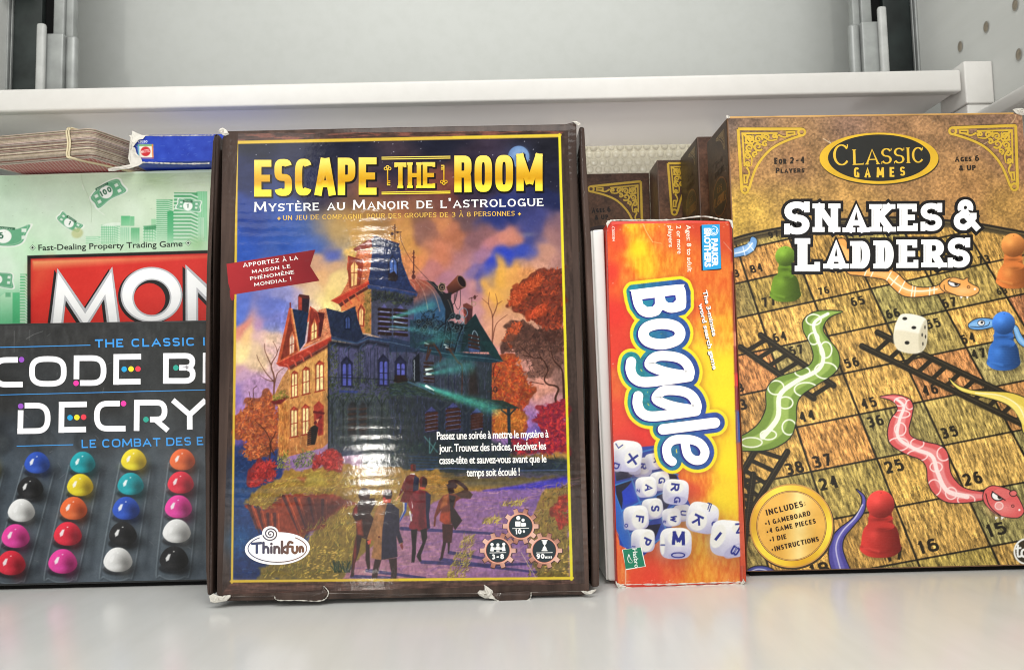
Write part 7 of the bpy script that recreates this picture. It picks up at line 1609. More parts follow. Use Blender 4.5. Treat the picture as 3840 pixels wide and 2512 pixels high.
def print_ornament(name, f, t, pm, pts, lift=2.2e-4, sh=2.0):
    g = filigree(*pts); dk = [(a + np.array([0, sh]), b, (44, 40, 30)) for a, b in g]
    ink_obj(name + '_shadow', f, t, pm, dk, lift) if False else None
    o = ink_obj(name, f, t, M_gold, [(a, b, (62, 52, 30)) for a, b in [(p + np.array([sh * .3, -sh]), q) for p, q in g]] + [(a, b, GOLD) for a, b in g], lift)
    return o

def snakes_art(f, rect):
    pp = Paper(f, rect, 2800, (160, 115, 70)); R = pp.rng; P, Ln = pp.poly, pp.line
    brown_field(pp, [(*ZI((x, y))[0], *c) for x, y, c in [(160, 90, (112, 90, 76)), (300, 100, (140, 108, 84)), (1000, 100, (150, 112, 88)), (2000, 100, (142, 106, 82)), (300, 450, (164, 116, 68)), (200, 400, (160, 112, 66)), (1000, 600, (190, 140, 70)), (300, 700, (206, 162, 62)), (600, 700, (196, 150, 70)), (1800, 600, (178, 126, 70)), (2100, 700, (190, 140, 66)), (1200, 350, (160, 112, 76)), (600, 400, (166, 118, 76)), (400, 840, (200, 156, 62)), (1000, 780, (186, 140, 70)), (200, 800, (206, 166, 60)), (2200, 300, (160, 112, 80))]])
    lum = pp.img.mean(2, keepdims=True); pp.img[:] = (lum + (pp.img - lum) * .86) * .95
    # board in perspective: homography from square corners to the photo
    Hm = homog([(1, 1), (2, 1), (3, 1), (1, 2), (2, 2), (3, 2), (2, 3), (3, 3), (2, 4), (3, 4), (2, 5), (3, 5), (2, 6), (3, 6), (1, 5), (4, 2), (4, 1), (4, 4), (2, 7), (3, 7), (4, 3)],
               ZJ((155, 98), (455, 35), (735, -22), (195, 290), (510, 225), (820, 165), (600, 425), (925, 362), (690, 640), (1015, 570), (780, 880), (1115, 800), (875, 1138), (1245, 1060), (433, 960), (1130, 100), (1048, -85), (1420, 490), (997, 1417), (1356, 1329), (1242, 288)))
    def bp(i, j): v = Hm @ np.array([i, j, 1.0]); return (v[0] / v[2], v[1] / v[2])
    board = ZI((180, 925), (300, 890), (400, 868), (560, 838), (800, 800), (1000, 782), (1250, 770), (1600, 784), (1900, 815), (2080, 846), (2400, 905))
    board = [tuple(p) for p in smooth(board, 4)] + [(3900, 2160), (2730, 2160)]
    P(board, (96, 84, 56))
    col = {(1, 4): (206, 140, 72), (1, 3): (206, 162, 78), (2, 3): (204, 158, 76), (2, 4): (134, 132, 76), (3, 4): (166, 150, 78), (3, 3): (190, 118, 70), (2, 2): (192, 150, 74), (3, 2): (148, 138, 74), (4, 2): (214, 166, 78), (4, 3): (132, 132, 84), (5, 2): (164, 92, 62), (1, 1): (206, 160, 76), (1, 2): (136, 130, 76), (2, 1): (172, 142, 66), (3, 1): (130, 132, 74), (4, 1): (152, 136, 68), (1, 0): (152, 132, 58), (0, 0): (116, 112, 62), (2, 0): (184, 144, 66), (1, 5): (150, 140, 70), (2, 5): (204, 164, 76), (3, 5): (210, 170, 86), (4, 4): (184, 122, 68), (4, 5): (120, 124, 76), (2, 6): (196, 156, 78), (3, 6): (116, 124, 78), (1, 6): (174, 134, 64), (2, 7): (152, 142, 66), (3, 7): (166, 132, 64), (0, 4): (204, 160, 76), (0, 2): (196, 120, 70), (0, 3): (180, 130, 66), (0, 1): (200, 154, 70), (1, -1): (204, 142, 70), (0, -1): (196, 136, 66), (2, -1): (170, 130, 60), (3, 0): (190, 146, 66), (4, 0): (170, 140, 62), (5, 0): (176, 134, 60), (3, -1): (136, 132, 70), (4, -1): (180, 140, 66), (5, 1): (196, 150, 72), (5, -1): (134, 126, 66), (0, 5): (132, 128, 70), (1, 7): (140, 132, 70), (0, 6): (190, 146, 66), (4, 6): (190, 146, 72), (5, 3): (200, 150, 74), (5, 4): (150, 136, 72), (4, 7): (180, 140, 70)}
    m0 = pp.mask(board, .6)
    keep = pp.img.copy()
    for i in range(-1, 7):
        for j in range(-4, 9):
            c = col.get((i, j), [(196, 150, 72), (146, 136, 70), (180, 134, 66), (130, 128, 72)][(i * 3 + j * 5) % 4]); q = [bp(i, j), bp(i + 1, j), bp(i + 1, j + 1), bp(i, j + 1)]
            c = tuple(np.array(c) * .60 + np.array((186, 148, 92)) * .40); P(q, c, 1, .7)
    for i in range(0, 7): Ln([bp(i, -2.2 + k * .5) for k in range(22)], 8.0, (34, 30, 22), .95)
    for j in range(-1, 9): Ln([bp(-1 + k * .5, j) for k in range(16)], 7.0, (34, 30, 22), .95)
    # wood grain: long in the board's own direction
    g = value_noise(pp.H, pp.W, 2.8, R, 2, 5.0); g2 = value_noise(pp.H, pp.W, 2.1, R, 2, 3.0); g3 = value_noise(pp.H, pp.W, 46, R, 3, 1.4)
    rows = np.arange(pp.H); out = np.empty_like(g)
    for r in rows: out[r] = np.roll(g[r], int(r * .30)); g2[r] = np.roll(g2[r], int(r * .30))
    G = np.clip((out - .5) * 2.6, -1, 1); G2 = np.clip((g2 - .52) * 4, -1, 1)
    k = (1.03 + G * .38 + G2 * .24 + (g3 - .5) * .22)[..., None]
    dark = np.clip((g2 - .66) * 8, 0, 1)[..., None] * np.clip((g3 - .4) * 4, 0, 1)[..., None]
    tile = pp.img * k * (1 - .45 * dark)
    pp.img[:] = keep * (1 - m0[..., None]) + tile * m0[..., None]
    # curved frame at the far edge
    top = smooth(ZI((180, 925), (300, 890), (400, 868), (560, 838), (800, 800), (1000, 782), (1250, 770), (1600, 784), (1900, 815), (2080, 846), (2400, 905)), 5)
    back = [tuple(p) for p in top] + [(3900, 820), (2700, 820)]
    P([tuple(p) for p in top] + [tuple(p) for p in (top + np.array([0, 26]))[::-1]], (74, 64, 44), .95, 2); Ln(top, 8, (34, 30, 26)); Ln(top + np.array([0, 14]), 3, (40, 34, 26), .8); Ln(top + np.array([0, 7]), 2.5, (130, 112, 70), .5)
    dk = (26, 23, 19)
    def num(s, x, y, h, Z=ZJ, sl=-.21, up=(-.36, -1), w=None, op=.92):
        n = len(s); h *= 1.12; wd = (w or h * .74 * n); p0 = Z((x, y))[0]; p1 = (p0[0] + wd / 1.4155, p0[1] + wd * sl / 1.4155)
        pp.multi(word(s, p0, p1, h / 1.4155, t=.25, th=.20, e=2.5, gap=.14, wide=.6, up=up), dk, op)
    for a in (('77', 172, 76, 46), ('65', 645, 72, 44), ('66', 832, 138, 44), ('67', 1130, 82, 46), ('64', 232, 262, 44), ('57', 320, 332, 44), ('56', 612, 400, 46), ('55', 1045, 192, 46), ('54', 1230, 272, 46), ('47', 1285, 352, 46), ('46', 1025, 546, 50), ('45', 700, 616, 50), ('44', 372, 686, 50), ('36', 733, 714, 52), ('35', 1125, 774, 54), ('37', 445, 930, 60), ('38', 300, 966, 58), ('24', 480, 1048, 60), ('25', 828, 958, 60), ('26', 1244, 1024, 60), ('15', 1370, 1294, 62), ('16', 1008, 1384, 64), ('17', 830, 1425, 60), ('18', 432, 1505, 62), ('3', 40, 526, 44), ('3', 50, 622, 54)): num(*a)
    for s, x, y, h in (('84', 330, 1160, 52), ('76', 800, 1312, 46), ('97', 455, 918, 42), ('3', 212, 1190, 50), ('73', 1910, 1100, 52), ('68', 2042, 1312, 42), ('74', 1565, 1172, 40), ('73', 2160, 975, 40)): num(s, x, y, h / 1.31, ZI)
    # ladders
    lad = (42, 37, 28)
    def ladder(a0, a1, b0, b1, n, w=24, wr=17, Z=ZJ, t0=.08, t1=.97):
        a0, a1, b0, b1 = [np.array(p, float) for p in (a0, a1, b0, b1)]
        for q in ((a0, a1), (b0, b1)): Ln([(x + 4, y + 6) for x, y in Z(*q)], w, (60, 50, 34), .35, soft=3)
        for k in range(n):
            s = t0 + (t1 - t0) * k / (n - 1); p, q = a0 + (a1 - a0) * s, b0 + (b1 - b0) * s
            Ln([(x + 3, y + 6) for x, y in Z(tuple(p), tuple(q))], 3.5, (206, 186, 90), .9); Ln(Z(tuple(p), tuple(q)), wr, lad)
        for q in ((a0, a1), (b0, b1)): Ln(Z(*q), w, lad); Ln([(x - 2, y - 4) for x, y in Z(*q)], 2, (100, 90, 66), .6)
    ladder((160, 222), (545, 488), (52, 286), (440, 556), 7); ladder((780, 208), (1620, 610), (698, 280), (1540, 690), 11)
    ladder((300, 840), (20, 1300), (150, 800), (-60, 1160), 7); ladder((120, 960), (60, 1420), (10, 940), (-40, 1380), 6)
    # snakes
    def snake(top_, bot_, fill, light, Z=ZJ, deep=None, lw=7):
        pl = [tuple(p) for p in smooth(Z(*top_), 5)] + [tuple(p) for p in smooth(Z(*bot_), 5)]
        P([(x + 8, y + 10) for x, y in pl], (50, 40, 26), .45, 8); Ln(pl, lw, (30, 30, 28), closed=True); P(pl, fill)
        c = (np.array(smooth(Z(*top_), 12)), np.array(smooth(Z(*bot_), 12))); n = min(len(c[0]), len(c[1]))
        i0 = np.linspace(0, len(c[0]) - 1, 40).astype(int); i1 = np.linspace(len(c[1]) - 1, 0, 40).astype(int)
        a, b = c[0][i0], c[1][i1]
        P([tuple(p) for p in (a * .75 + b * .25)] + [tuple(p) for p in (a * .25 + b * .75)][::-1], light, .9, 1.5)
        return a, b
    gA, gB = snake([(590, 98), (520, 130), (488, 190), (520, 245), (568, 310), (575, 380), (540, 430), (460, 482), (375, 540), (348, 600), (345, 680), (310, 768), (200, 828), (40, 834)], [(40, 765), (90, 740), (150, 690), (188, 610), (190, 515), (240, 452), (350, 415), (420, 380), (440, 330), (420, 262), (386, 195), (390, 140), (440, 102), (520, 92), (588, 97)], (116, 144, 62), (156, 182, 92))
    clipg = pp.img.copy()
    mid = gA * .42 + gB * .58; Ln(smooth(mid[3:38:4], 6), 11, (240, 244, 226), .95, w1=20); 
    for c, rx, ry in ((ZJ((505, 300))[0], 22, 30), (ZJ((505, 410))[0], 42, 30), (ZJ((380, 415))[0], 28, 18), (ZJ((400, 510))[0], 44, 26), (ZJ((290, 580))[0], 28, 22), (ZJ((240, 500))[0], 30, 26), (ZJ((310, 710))[0], 26, 28), (ZJ((200, 750))[0], 30, 18), (ZJ((440, 140))[0], 28, 20), (ZJ((440, 240))[0], 20, 22), (ZJ((110, 790))[0], 40, 18)): pp.ell(c, rx, ry, (240, 244, 226), .95, ring=5.5)
    mk = pp.mask([tuple(p) for p in gA] + [tuple(p) for p in gB][::-1], .8)[..., None]; pp.img[:] = clipg * (1 - mk) + pp.img * mk
    pA, pB = snake([(795, 548), (870, 538), (938, 556), (965, 592), (960, 650), (944, 720), (962, 762), (1030, 788), (1110, 808), (1150, 850), (1166, 950), (1210, 1012), (1260, 1040), (1345, 1054)], [(1335, 1096), (1250, 1108), (1150, 1106), (1080, 1060), (1048, 1000), (1040, 925), (1008, 880), (930, 850), (852, 800), (834, 740), (850, 670), (884, 622), (880, 592), (850, 566), (796, 550)], (214, 92, 92), (232, 144, 144))
    clipg = pp.img.copy()
    mid = pA * .45 + pB * .55; Ln(smooth(mid[4:38:4], 6), 9, (252, 226, 222), .95, w1=18)
    for x, y, rx, ry in ((900, 575, 24, 16), (950, 590, 16, 18), (905, 640, 34, 14), (900, 720, 22, 24), (890, 800, 40, 24), (990, 795, 26, 18), (1090, 920, 24, 18), (990, 860, 40, 20), (1080, 1030, 26, 30), (1170, 1060, 22, 22), (1250, 1095, 34, 20), (1130, 850, 26, 26)): pp.ell(ZJ((x, y))[0], rx * .95, ry, (252, 222, 218), .95, ring=4.6)
    mk = pp.mask([tuple(p) for p in pA] + [tuple(p) for p in pB][::-1], .8)[..., None]; pp.img[:] = clipg * (1 - mk) + pp.img * mk
    hd = smooth(ZJ((1340, 1075), (1352, 1040), (1390, 1021), (1450, 1032), (1488, 1050), (1520, 1075), (1550, 1135), (1552, 1165), (1520, 1188), (1440, 1180), (1385, 1150), (1350, 1112)), 5, True); Ln(hd, 6, (34, 30, 30), closed=True); P(hd, (222, 96, 96)); pp.glow(ZJ((1450, 1140))[0], 46, 24, (236, 140, 136), .8)
    pp.ell(ZJ((1418, 1070))[0], 24, 20, (248, 246, 244)); pp.ell(ZJ((1418, 1070))[0], 24, 20, (34, 28, 28), ring=4); pp.ell(ZJ((1428, 1078))[0], 8, 9, (40, 32, 26)); P(ZJ((1388, 1048), (1420, 1034), (1478, 1044), (1485, 1075), (1455, 1096)), (226, 112, 110)); Ln(smooth(ZJ((1388, 1050), (1424, 1075), (1456, 1096))), 4, (34, 28, 28)); pp.ell(ZJ((1500, 1060))[0], 14, 11, (226, 112, 110)); pp.ell(ZJ((1500, 1060))[0], 14, 11, (34, 28, 28), ring=3)
    pp.ell(ZJ((1424, 1126))[0], 15, 14, (238, 160, 156)); pp.ell(ZJ((1424, 1126))[0], 15, 14, (250, 220, 216), ring=3.5); pp.ell(ZJ((1497, 1127))[0], 5, 4.4, (60, 30, 30), ring=2.4); pp.ell(ZJ((1532, 1148))[0], 4, 4, (252, 244, 240)); Ln(smooth(ZJ((1354, 1062), (1366, 1110), (1390, 1146), (1430, 1176))), 3.5, (34, 28, 28))
    for x in (1412, 1444): P(ZJ((x - 10, 1182), (x + 8, 1188), (x - 8, 1200)), (244, 242, 240))
    snake([(1160, 452), (1210, 492), (1290, 516), (1400, 522), (1500, 532), (1620, 580)], [(1620, 800), (1556, 740), (1540, 680), (1500, 612), (1430, 572), (1330, 546), (1230, 520), (1180, 484)], (226, 200, 84), (246, 226, 120)); Ln(smooth(ZJ((1300, 528), (1430, 542), (1520, 590), (1560, 660))), 5, (252, 244, 190), .9)
    snake([(668, 1040), (706, 1070), (716, 1110), (700, 1170), (645, 1238), (604, 1290), (592, 1345), (610, 1410), (650, 1500)], [(548, 1500), (522, 1405), (532, 1312), (572, 1252), (640, 1200), (688, 1140), (698, 1085), (682, 1056)], (78, 72, 150), (104, 100, 178)); Ln(smooth(ZJ((700, 1120), (660, 1190), (600, 1252), (566, 1310), (560, 1370), (584, 1470))), 5, (206, 200, 230), .9)
    snake([(20, 1490), (80, 1470), (130, 1448), (190, 1450), (240, 1476), (255, 1500)], [(200, 1500), (190, 1484), (150, 1480), (110, 1492), (90, 1510)], (66, 70, 140), (84, 92, 160)); Ln(smooth(ZJ((90, 1484), (140, 1462), (190, 1470), (215, 1500))), 4, (206, 206, 226), .9)
    snake([(180, 995), (260, 970), (310, 950), (330, 908), (362, 920), (364, 960), (345, 1000)], [(300, 1030), (240, 1042), (180, 1052)], (110, 156, 206), (146, 186, 226), ZI, lw=6); Ln(smooth(ZI((215, 1020), (290, 1000), (335, 950))), 5, (236, 244, 250), .9)
    for a in ([(270, 975), (285, 1035)], [(310, 955), (345, 1000)]): Ln(ZI(*a), 3.5, (236, 244, 250), .8)
    snake([(930, 920), (980, 925), (1010, 1000), (1030, 1100), (1120, 1120), (1270, 1128), (1340, 1158), (1420, 1232), (1500, 1258), (1600, 1252), (1660, 1222)], [(1670, 1292), (1560, 1312), (1450, 1322), (1375, 1308), (1310, 1256), (1260, 1204), (1180, 1186), (1080, 1172), (1000, 1156), (960, 1060)], (234, 160, 84), (246, 184, 112), ZI)
    Ln(smooth(ZI((1290, 1190), (1345, 1235), (1420, 1275), (1520, 1282), (1620, 1268))), 6, (252, 238, 214), .9)
    for x0, y0, x1, y1 in ((1130, 1130, 1116, 1172), (1180, 1135, 1160, 1180), (1300, 1150, 1270, 1205), (1350, 1175, 1300, 1240), (1395, 1215, 1355, 1290), (1450, 1248, 1440, 1318), (1470, 1255, 1462, 1318), (1570, 1258, 1566, 1308), (1600, 1254, 1598, 1300)): Ln(ZI((x0, y0), (x1, y1)), 4.5, (252, 238, 214), .95)
    hd = smooth(ZI((1640, 1240), (1680, 1200), (1740, 1190), (1800, 1205), (1830, 1190), (1836, 1218), (1870, 1240), (1908, 1262), (1898, 1296), (1830, 1320), (1720, 1302), (1662, 1278)), 4, True); Ln(hd, 6, (36, 30, 24), closed=True); P(hd, (238, 166, 90)); pp.glow(ZI((1800, 1280))[0], 40, 14, (248, 196, 130), .8)
    pp.ell(ZI((1736, 1226))[0], 22, 14, (250, 248, 244), rot=.2); pp.ell(ZI((1736, 1226))[0], 22, 14, (34, 28, 28), ring=3.4, rot=.2); pp.ell(ZI((1752, 1234))[0], 7, 6, (40, 32, 26)); P(ZI((1700, 1212), (1730, 1190), (1776, 1200), (1778, 1232)), (240, 172, 100)); Ln(ZI((1698, 1212), (1780, 1236)), 4, (34, 28, 28)); pp.ell(ZI((1838, 1254))[0], 5, 4.4, (70, 40, 24), ring=2.4); pp.ell(ZI((1882, 1268))[0], 4, 4, (254, 246, 236)); Ln(smooth(ZI((1668, 1240), (1680, 1280), (1750, 1310))), 3, (36, 30, 24))
    for x in (1790, 1832): P(ZI((x - 12, 1318), (x + 8, 1320), (x - 4, 1336)), (246, 244, 240))
    snake([(862, 300), (900, 268), (960, 246), (1040, 244), (1120, 262)], [(1120, 320), (1040, 340), (960, 352), (890, 345), (862, 325)], (104, 160, 218), (140, 190, 236), S1, lw=6); pp.ell(S1((984, 288))[0], 13, 10, (250, 250, 250)); pp.ell(S1((984, 288))[0], 13, 10, (30, 30, 34), ring=2.6); pp.ell(S1((990, 284))[0], 5, 5, (30, 30, 34)); Ln(smooth(S1((880, 322), (980, 328), (1050, 310), (1066, 280))), 2.6, (30, 40, 60))
    snake([(1300, 300), (1340, 330), (1370, 400), (1420, 460), (1500, 480)], [(1500, 560), (1400, 520), (1340, 470), (1310, 400), (1296, 340)], (104, 160, 218), (150, 196, 236), S1, lw=5)
    # playing pieces and die, as printed on the lid
    def pawn(cx, head_y, hr, neck_y, neck_w, mid_y, mid_w, base_y, base_w, c, Z=ZJ, k=1.4155):
        c = np.array(c, float); dk_, lt = c * .58, np.minimum(c * 1.25 + 14, 255)
        pp.glow(Z((cx + base_w * .3, base_y - 6))[0], base_w / k * .8, 16, (40, 34, 24), .55)
        base = smooth(Z((cx - base_w, base_y - base_w * .30), (cx - base_w * .96, base_y - base_w * .62), (cx - mid_w, mid_y + 20), (cx - neck_w * .9, mid_y - 10), (cx + neck_w * .9, mid_y - 10), (cx + mid_w, mid_y + 20), (cx + base_w * .98, base_y - base_w * .62), (cx + base_w, base_y - base_w * .30), (cx + base_w * .6, base_y), (cx, base_y + 8), (cx - base_w * .6, base_y)), 5, True)
        P(base, ('lin', Z((cx - base_w, base_y))[0], Z((cx + base_w, base_y))[0], tuple(c * 1.10), tuple(c * .5)))
        Ln(smooth(Z((cx - base_w * .98, base_y - base_w * .50), (cx, base_y - base_w * .16), (cx + base_w * .98, base_y - base_w * .50)), 6), 5, tuple(dk_), .55, soft=3); Ln(smooth(Z((cx - base_w * .8, base_y - base_w * .42), (cx - base_w * .1, base_y - base_w * .24)), 6), 4, tuple(lt), .6, soft=3)
        P(Z((cx - neck_w * .80, head_y), (cx + neck_w * .80, head_y), (cx + neck_w * 1.05, mid_y + 14), (cx - neck_w * 1.05, mid_y + 14)), ('lin', Z((cx - neck_w, mid_y))[0], Z((cx + neck_w, mid_y))[0], tuple(c * .98), tuple(c * .66)))
        pp.ell(Z((cx, mid_y - 4))[0], neck_w / k * 1.12, (mid_y - neck_y) / k * .62, tuple(c * .94)); pp.glow(Z((cx + neck_w * .2, mid_y + 14))[0], neck_w / k * .7, 7, tuple(dk_), .75)
        pp.ell(Z((cx, neck_y - 6))[0], neck_w / k, (mid_y - neck_y) / k * .5, tuple(c)); pp.glow(Z((cx, neck_y + 2))[0], neck_w / k * .8, 7, tuple(dk_), .8); pp.glow(Z((cx - mid_w * .4, mid_y + 40))[0], 18, 20, tuple(lt), .45); pp.glow(Z((cx + base_w * .7, base_y - base_w * .5))[0], 16, 18, tuple(dk_), .5)
        pp.ell(Z((cx, head_y))[0], hr / k, hr / k, ('lin', Z((cx - hr * .5, head_y - hr * .6))[0], Z((cx + hr * .5, head_y + hr))[0], tuple(np.minimum(c * 1.2 + 8, 255)), tuple(c * .46))); pp.glow(Z((cx - hr * .3, head_y - hr * .3))[0], hr / k * .36, hr / k * .34, tuple(lt), .75); pp.glow(Z((cx + hr * .2, head_y + hr * .75))[0], hr / k * .6, hr / k * .22, tuple(dk_), .5); pp.ell(Z((cx + 3, head_y - hr * .82))[0], 2, 1.4, tuple(dk_))
    pawn(565, 1040, 70, 1130, 52, 1176, 84, 1350, 106, (104, 138, 40), ZI, 1.8533); pawn(2148, 964, 83, 1062, 68, 1112, 96, 1258, 118, (230, 130, 64), ZI, 1.8533)
    pawn(1448, 158, 61, 230, 55, 270, 76, 402, 88, (58, 114, 200)); pawn(795, 1118, 74, 1198, 67, 1238, 92, 1394, 108, (206, 60, 54))
    dz = lambda *p: smooth(ZJ(*p), 4, True)
    pp.glow(ZJ((1000, 300))[0], 40, 14, (40, 34, 24), .5)
    P(dz((880, 150), (905, 112), (960, 110), (1025, 128), (1042, 160), (1040, 260), (1015, 308), (960, 318), (890, 300), (866, 250), (868, 190)), (238, 234, 218)); P(dz((868, 205), (900, 196), (1000, 214), (1010, 230), (1000, 310), (950, 318), (890, 300), (866, 260)), (222, 212, 184), .9, 2); P(dz((1000, 215), (1032, 140), (1042, 170), (1040, 260), (1018, 306), (1002, 305)), (196, 186, 158), .9, 2)
    for x, y, rx, ry in ((924, 134, 9, 6), (972, 182, 9, 6), (936, 262, 9, 7), (1031, 180, 2.5, 7), (1016, 220, 2.5, 7), (1034, 230, 2.5, 7), (1020, 268, 2.5, 7)): pp.ell(ZJ((x, y))[0], rx, ry, (36, 34, 32))
    # white maker's mark at the right edge
    c = ZJ((1572, 1368))[0]; pp.ell(c, 46, 46, (40, 38, 34), .85, 2); pp.ell(c, 47, 47, (244, 244, 240), ring=6.5)
    for it in thick(smooth(S2((1610, 1070), (1606, 1160), (1616, 1200), (1646, 1196))), 8) + thick(S2((1586, 1108), (1640, 1100)), 7) + thick(smooth(S2((1690, 1120), (1660, 1130), (1654, 1180), (1684, 1204), (1720, 1180), (1716, 1130), (1690, 1120))), 8): pp.multi([it], (244, 244, 240))
    pp.speck(4, 2)
    for _ in range(50):
        x, y = 2735 + 1100 * R.random(), 445 + 1690 * R.random(); a = R.normal(0, 9, 2); Ln([(x, y), (x + a[0], y + a[1])], 1.2, (230, 220, 200), .35 * R.random())
    Ln(smooth(ZI((2164, 62), (2150, 100), (2060, 190), (1980, 240), (1900, 290))), 2.6, (230, 200, 150), .6); Ln(ZI((830, 225), (895, 265)), 2, (240, 226, 200), .8); Ln(ZI((872, 240), (882, 262)), 2, (240, 226, 200), .7)
    return pp

def oval_badge(f, t, pm, c, rx, ry, lines, sq=(.862, .91), lift=2.2e-4):
    o = [(*disc((c[0] + 2, c[1] + 4), rx * 1.005, ry * 1.01, 64), (60, 48, 30)), (*disc(c, rx, ry, 64), (222, 178, 44)), (*disc((c[0] + rx * .004, c[1] - ry * .02), rx * sq[0], ry * sq[1], 64), (34, 34, 32))]
    return ink_obj('oval_badge', f, t, M_gold, o, lift)
def build_snakes():
    y = .508; A = np.array([.1563, y, .0030]); f = Face(A, (1, 0, 0), (0, 0, 1))
    t = game_box('game_box', 'large brown and gold box picturing a snakes board, its white title across the top', 'board game', f)
    q = f.uv([(2727, 440), (3831, 424), (2802, 2144)])
    M_br = plain('brown_card', lin(120, 86, 58)[:3], .45, vary=.25, scale=120)
    slab('lid', f, [(-.0003, .0002), (.2027, .0), (.2015, q[1][1]), (q[0][0], q[0][1])], 0, .052, M_br, t, .0009)
    slab('shade_tray', f, [(.003, -.0028), (.2, -.0028), (.2, -.0001), (.003, -.0001)], .0035, .050, M_dark, t)  # set-back black tray, put in as the contact shade below this lid
    rect = (.0003, .0012, .2012, min(q[0][1], q[1][1]) - .0009)
    pp = snakes_art(f, rect); pm = print_mat('snakes_cover_ink', .36, .5, 'linen'); pp.sheet('cover_print', pm, t, 1e-4, .98)
    print_ornament('corner_ornament', f, t, pm, (ZI((236, 158))[0], ZI((690, 158))[0], ZI((262, 592))[0])); print_ornament('corner_ornament', f, t, pm, (ZI((2164, 134))[0], ZI((1712, 150))[0], ZI((2178, 572))[0]))
    c = ZI((1215, 361))[0]; ob = oval_badge(f, t, pm, c, 223, 96, None)
    g = []
    g += word('Classic', ZI((898, 412))[0], ZI((1532, 390))[0], 78, t=.135, th=.055, e=2.0, serif=.05, st=.045, gap=.13, wide=.78, small=.74)
    bx = [(1040, 424, 1078, 494), (1114, 424, 1156, 494), (1198, 424, 1250, 494), (1288, 422, 1322, 490), (1360, 420, 1396, 482)]
    for ch, (x0, y0, x1, y1) in zip('GAMES', bx):
        p0 = np.array(ZI((x0, y1))[0]); H_ = (y1 - y0) / 1.8533; W_ = (x1 - x0) / 1.8533
        for V, T in glyph(ch, W_, H_, .22 * H_, .19 * H_, 3.0): g.append((p0 + V * np.array([1, -1]), T))
    ink_obj('badge_lettering', f, t, M_gold, [(a, b, (232, 190, 62)) for a, b in g], 3.0e-4).parent = ob
    # main title
    let = [('S', 556, 662, 732, 890), ('N', 752, 676, 946, 872), ('A', 960, 684, 1152, 874), ('K', 1146, 680, 1332, 870), ('E', 1346, 678, 1492, 866), ('S', 1502, 672, 1652, 866), ('&', 1732, 648, 1912, 862), ('L', 636, 916, 816, 1146), ('A', 826, 932, 1006, 1126), ('D', 1012, 936, 1168, 1126), ('D', 1174, 932, 1332, 1126), ('E', 1340, 926, 1496, 1122), ('R', 1506, 926, 1686, 1118), ('S', 1690, 912, 1846, 1120)]
    blk, wht, ln = [], [], []
    for ch, x0, y0, x1, y1 in let:
        p0 = np.array(ZI((x0, y1))[0]); H_ = (y1 - y0) / 1.8533; W_ = (x1 - x0) / 1.8533; S = np.array([1, -1])
        sr = 0 if ch in '&' else .085; tk = .30 if ch not in '&S' else (.20 if ch == '&' else .235)
        if ch in 'S': sr = .08
        inset = sr * H_ if ch in 'NAKDR' else (sr * H_ * .6 if ch in 'EL' else 0)
        for gw, lst in ((11.5, blk), (0, wht)):
            for V, T in glyph(ch, W_ - 2 * inset, H_, tk * H_ * (.86 if ch == 'N' else 1), .20 * H_, 2.2, sr * H_, .17 * H_, gw): lst.append((p0 + (V + np.array([inset, 0])) * S, T))
        ln += thick([p0 + np.array([inset + 7, -H_ * .2]), p0 + np.array([inset + 7, -H_ * .8])], 1.6, False) if ch not in 'S&A' else []
    ink_obj('title_outline', f, t, pm, [(a, b, (26, 24, 24)) for a, b in blk], 2.2e-4)
    ink_obj('title_lettering', f, t, pm, [(a, b, (248, 247, 246)) for a, b in wht] + [(a, b, (196, 194, 194)) for a, b in ln], 5.0e-4)
    dk = (44, 36, 28)
    for s, a, b, cp in (('For 2-4', (488, 402), (700, 394), 24), ('Players', (498, 464), (698, 460), 20), ('Ages 6', (1742, 386), (1912, 380), 22), ('& UP', (1772, 448), (1888, 444), 20)):
        ink_obj('players_lettering', f, t, pm, [(p, q, dk) for p, q in word(s, ZI(a)[0], ZI(b)[0], cp, t=.28, th=.21, e=2.2, serif=.02, st=.12, gap=.15, wide=.72, space=.4, small=.8)], 2.2e-4)
    # gold medallion
    c = ZJ((322, 1232))[0]
    def mg(P): a = np.arctan2(P[:, 1] - c[1], P[:, 0] - c[0]); k = (.5 + .5 * np.sin(3 * a + 1))[:, None]; return srgb(np.array([226, 172, 34]) * (1 - k) + np.array([252, 228, 70]) * k)
    def ml(P): k = np.clip(1 - np.abs(P[:, :1] - c[0] - 28) / 70, 0, 1) ** 1.5; return srgb(np.array([236, 180, 76]) * (1 - k) + np.array([252, 226, 150]) * k)
    def fan(r, n=72):
        a = np.linspace(0, 2 * math.pi, n + 1)[:-1]; rings = [0, .25, .5, .75, 1]; V = [np.array(c)]; T = []
        for rr in rings[1:]: V += [np.array([c[0] + r * rr * math.cos(x), c[1] + r * rr * math.sin(x)]) for x in a]
        for k in range(n): T.append((0, 1 + k, 1 + (k + 1) % n))
        for l in range(3):
            for k in range(n): b = 1 + l * n; T += [(b + k, b + n + k, b + n + (k + 1) % n), (b + k, b + n + (k + 1) % n, b + (k + 1) % n)]
        return np.array(V), np.array(T)
    items = [(*disc((c[0] + 3, c[1] + 5), 159, n=60), (60, 46, 26)), (*fan(157), (206, 150, 70)), (*fan(152), mg), (*fan(132), (130, 70, 30)), (*fan(129.5), (232, 190, 100)), (*fan(127.5), (130, 70, 30)), (*fan(126), ml)]
    md = ink_obj('gold_medallion', f, t, M_gold, items, 2.4e-4)
    L = []
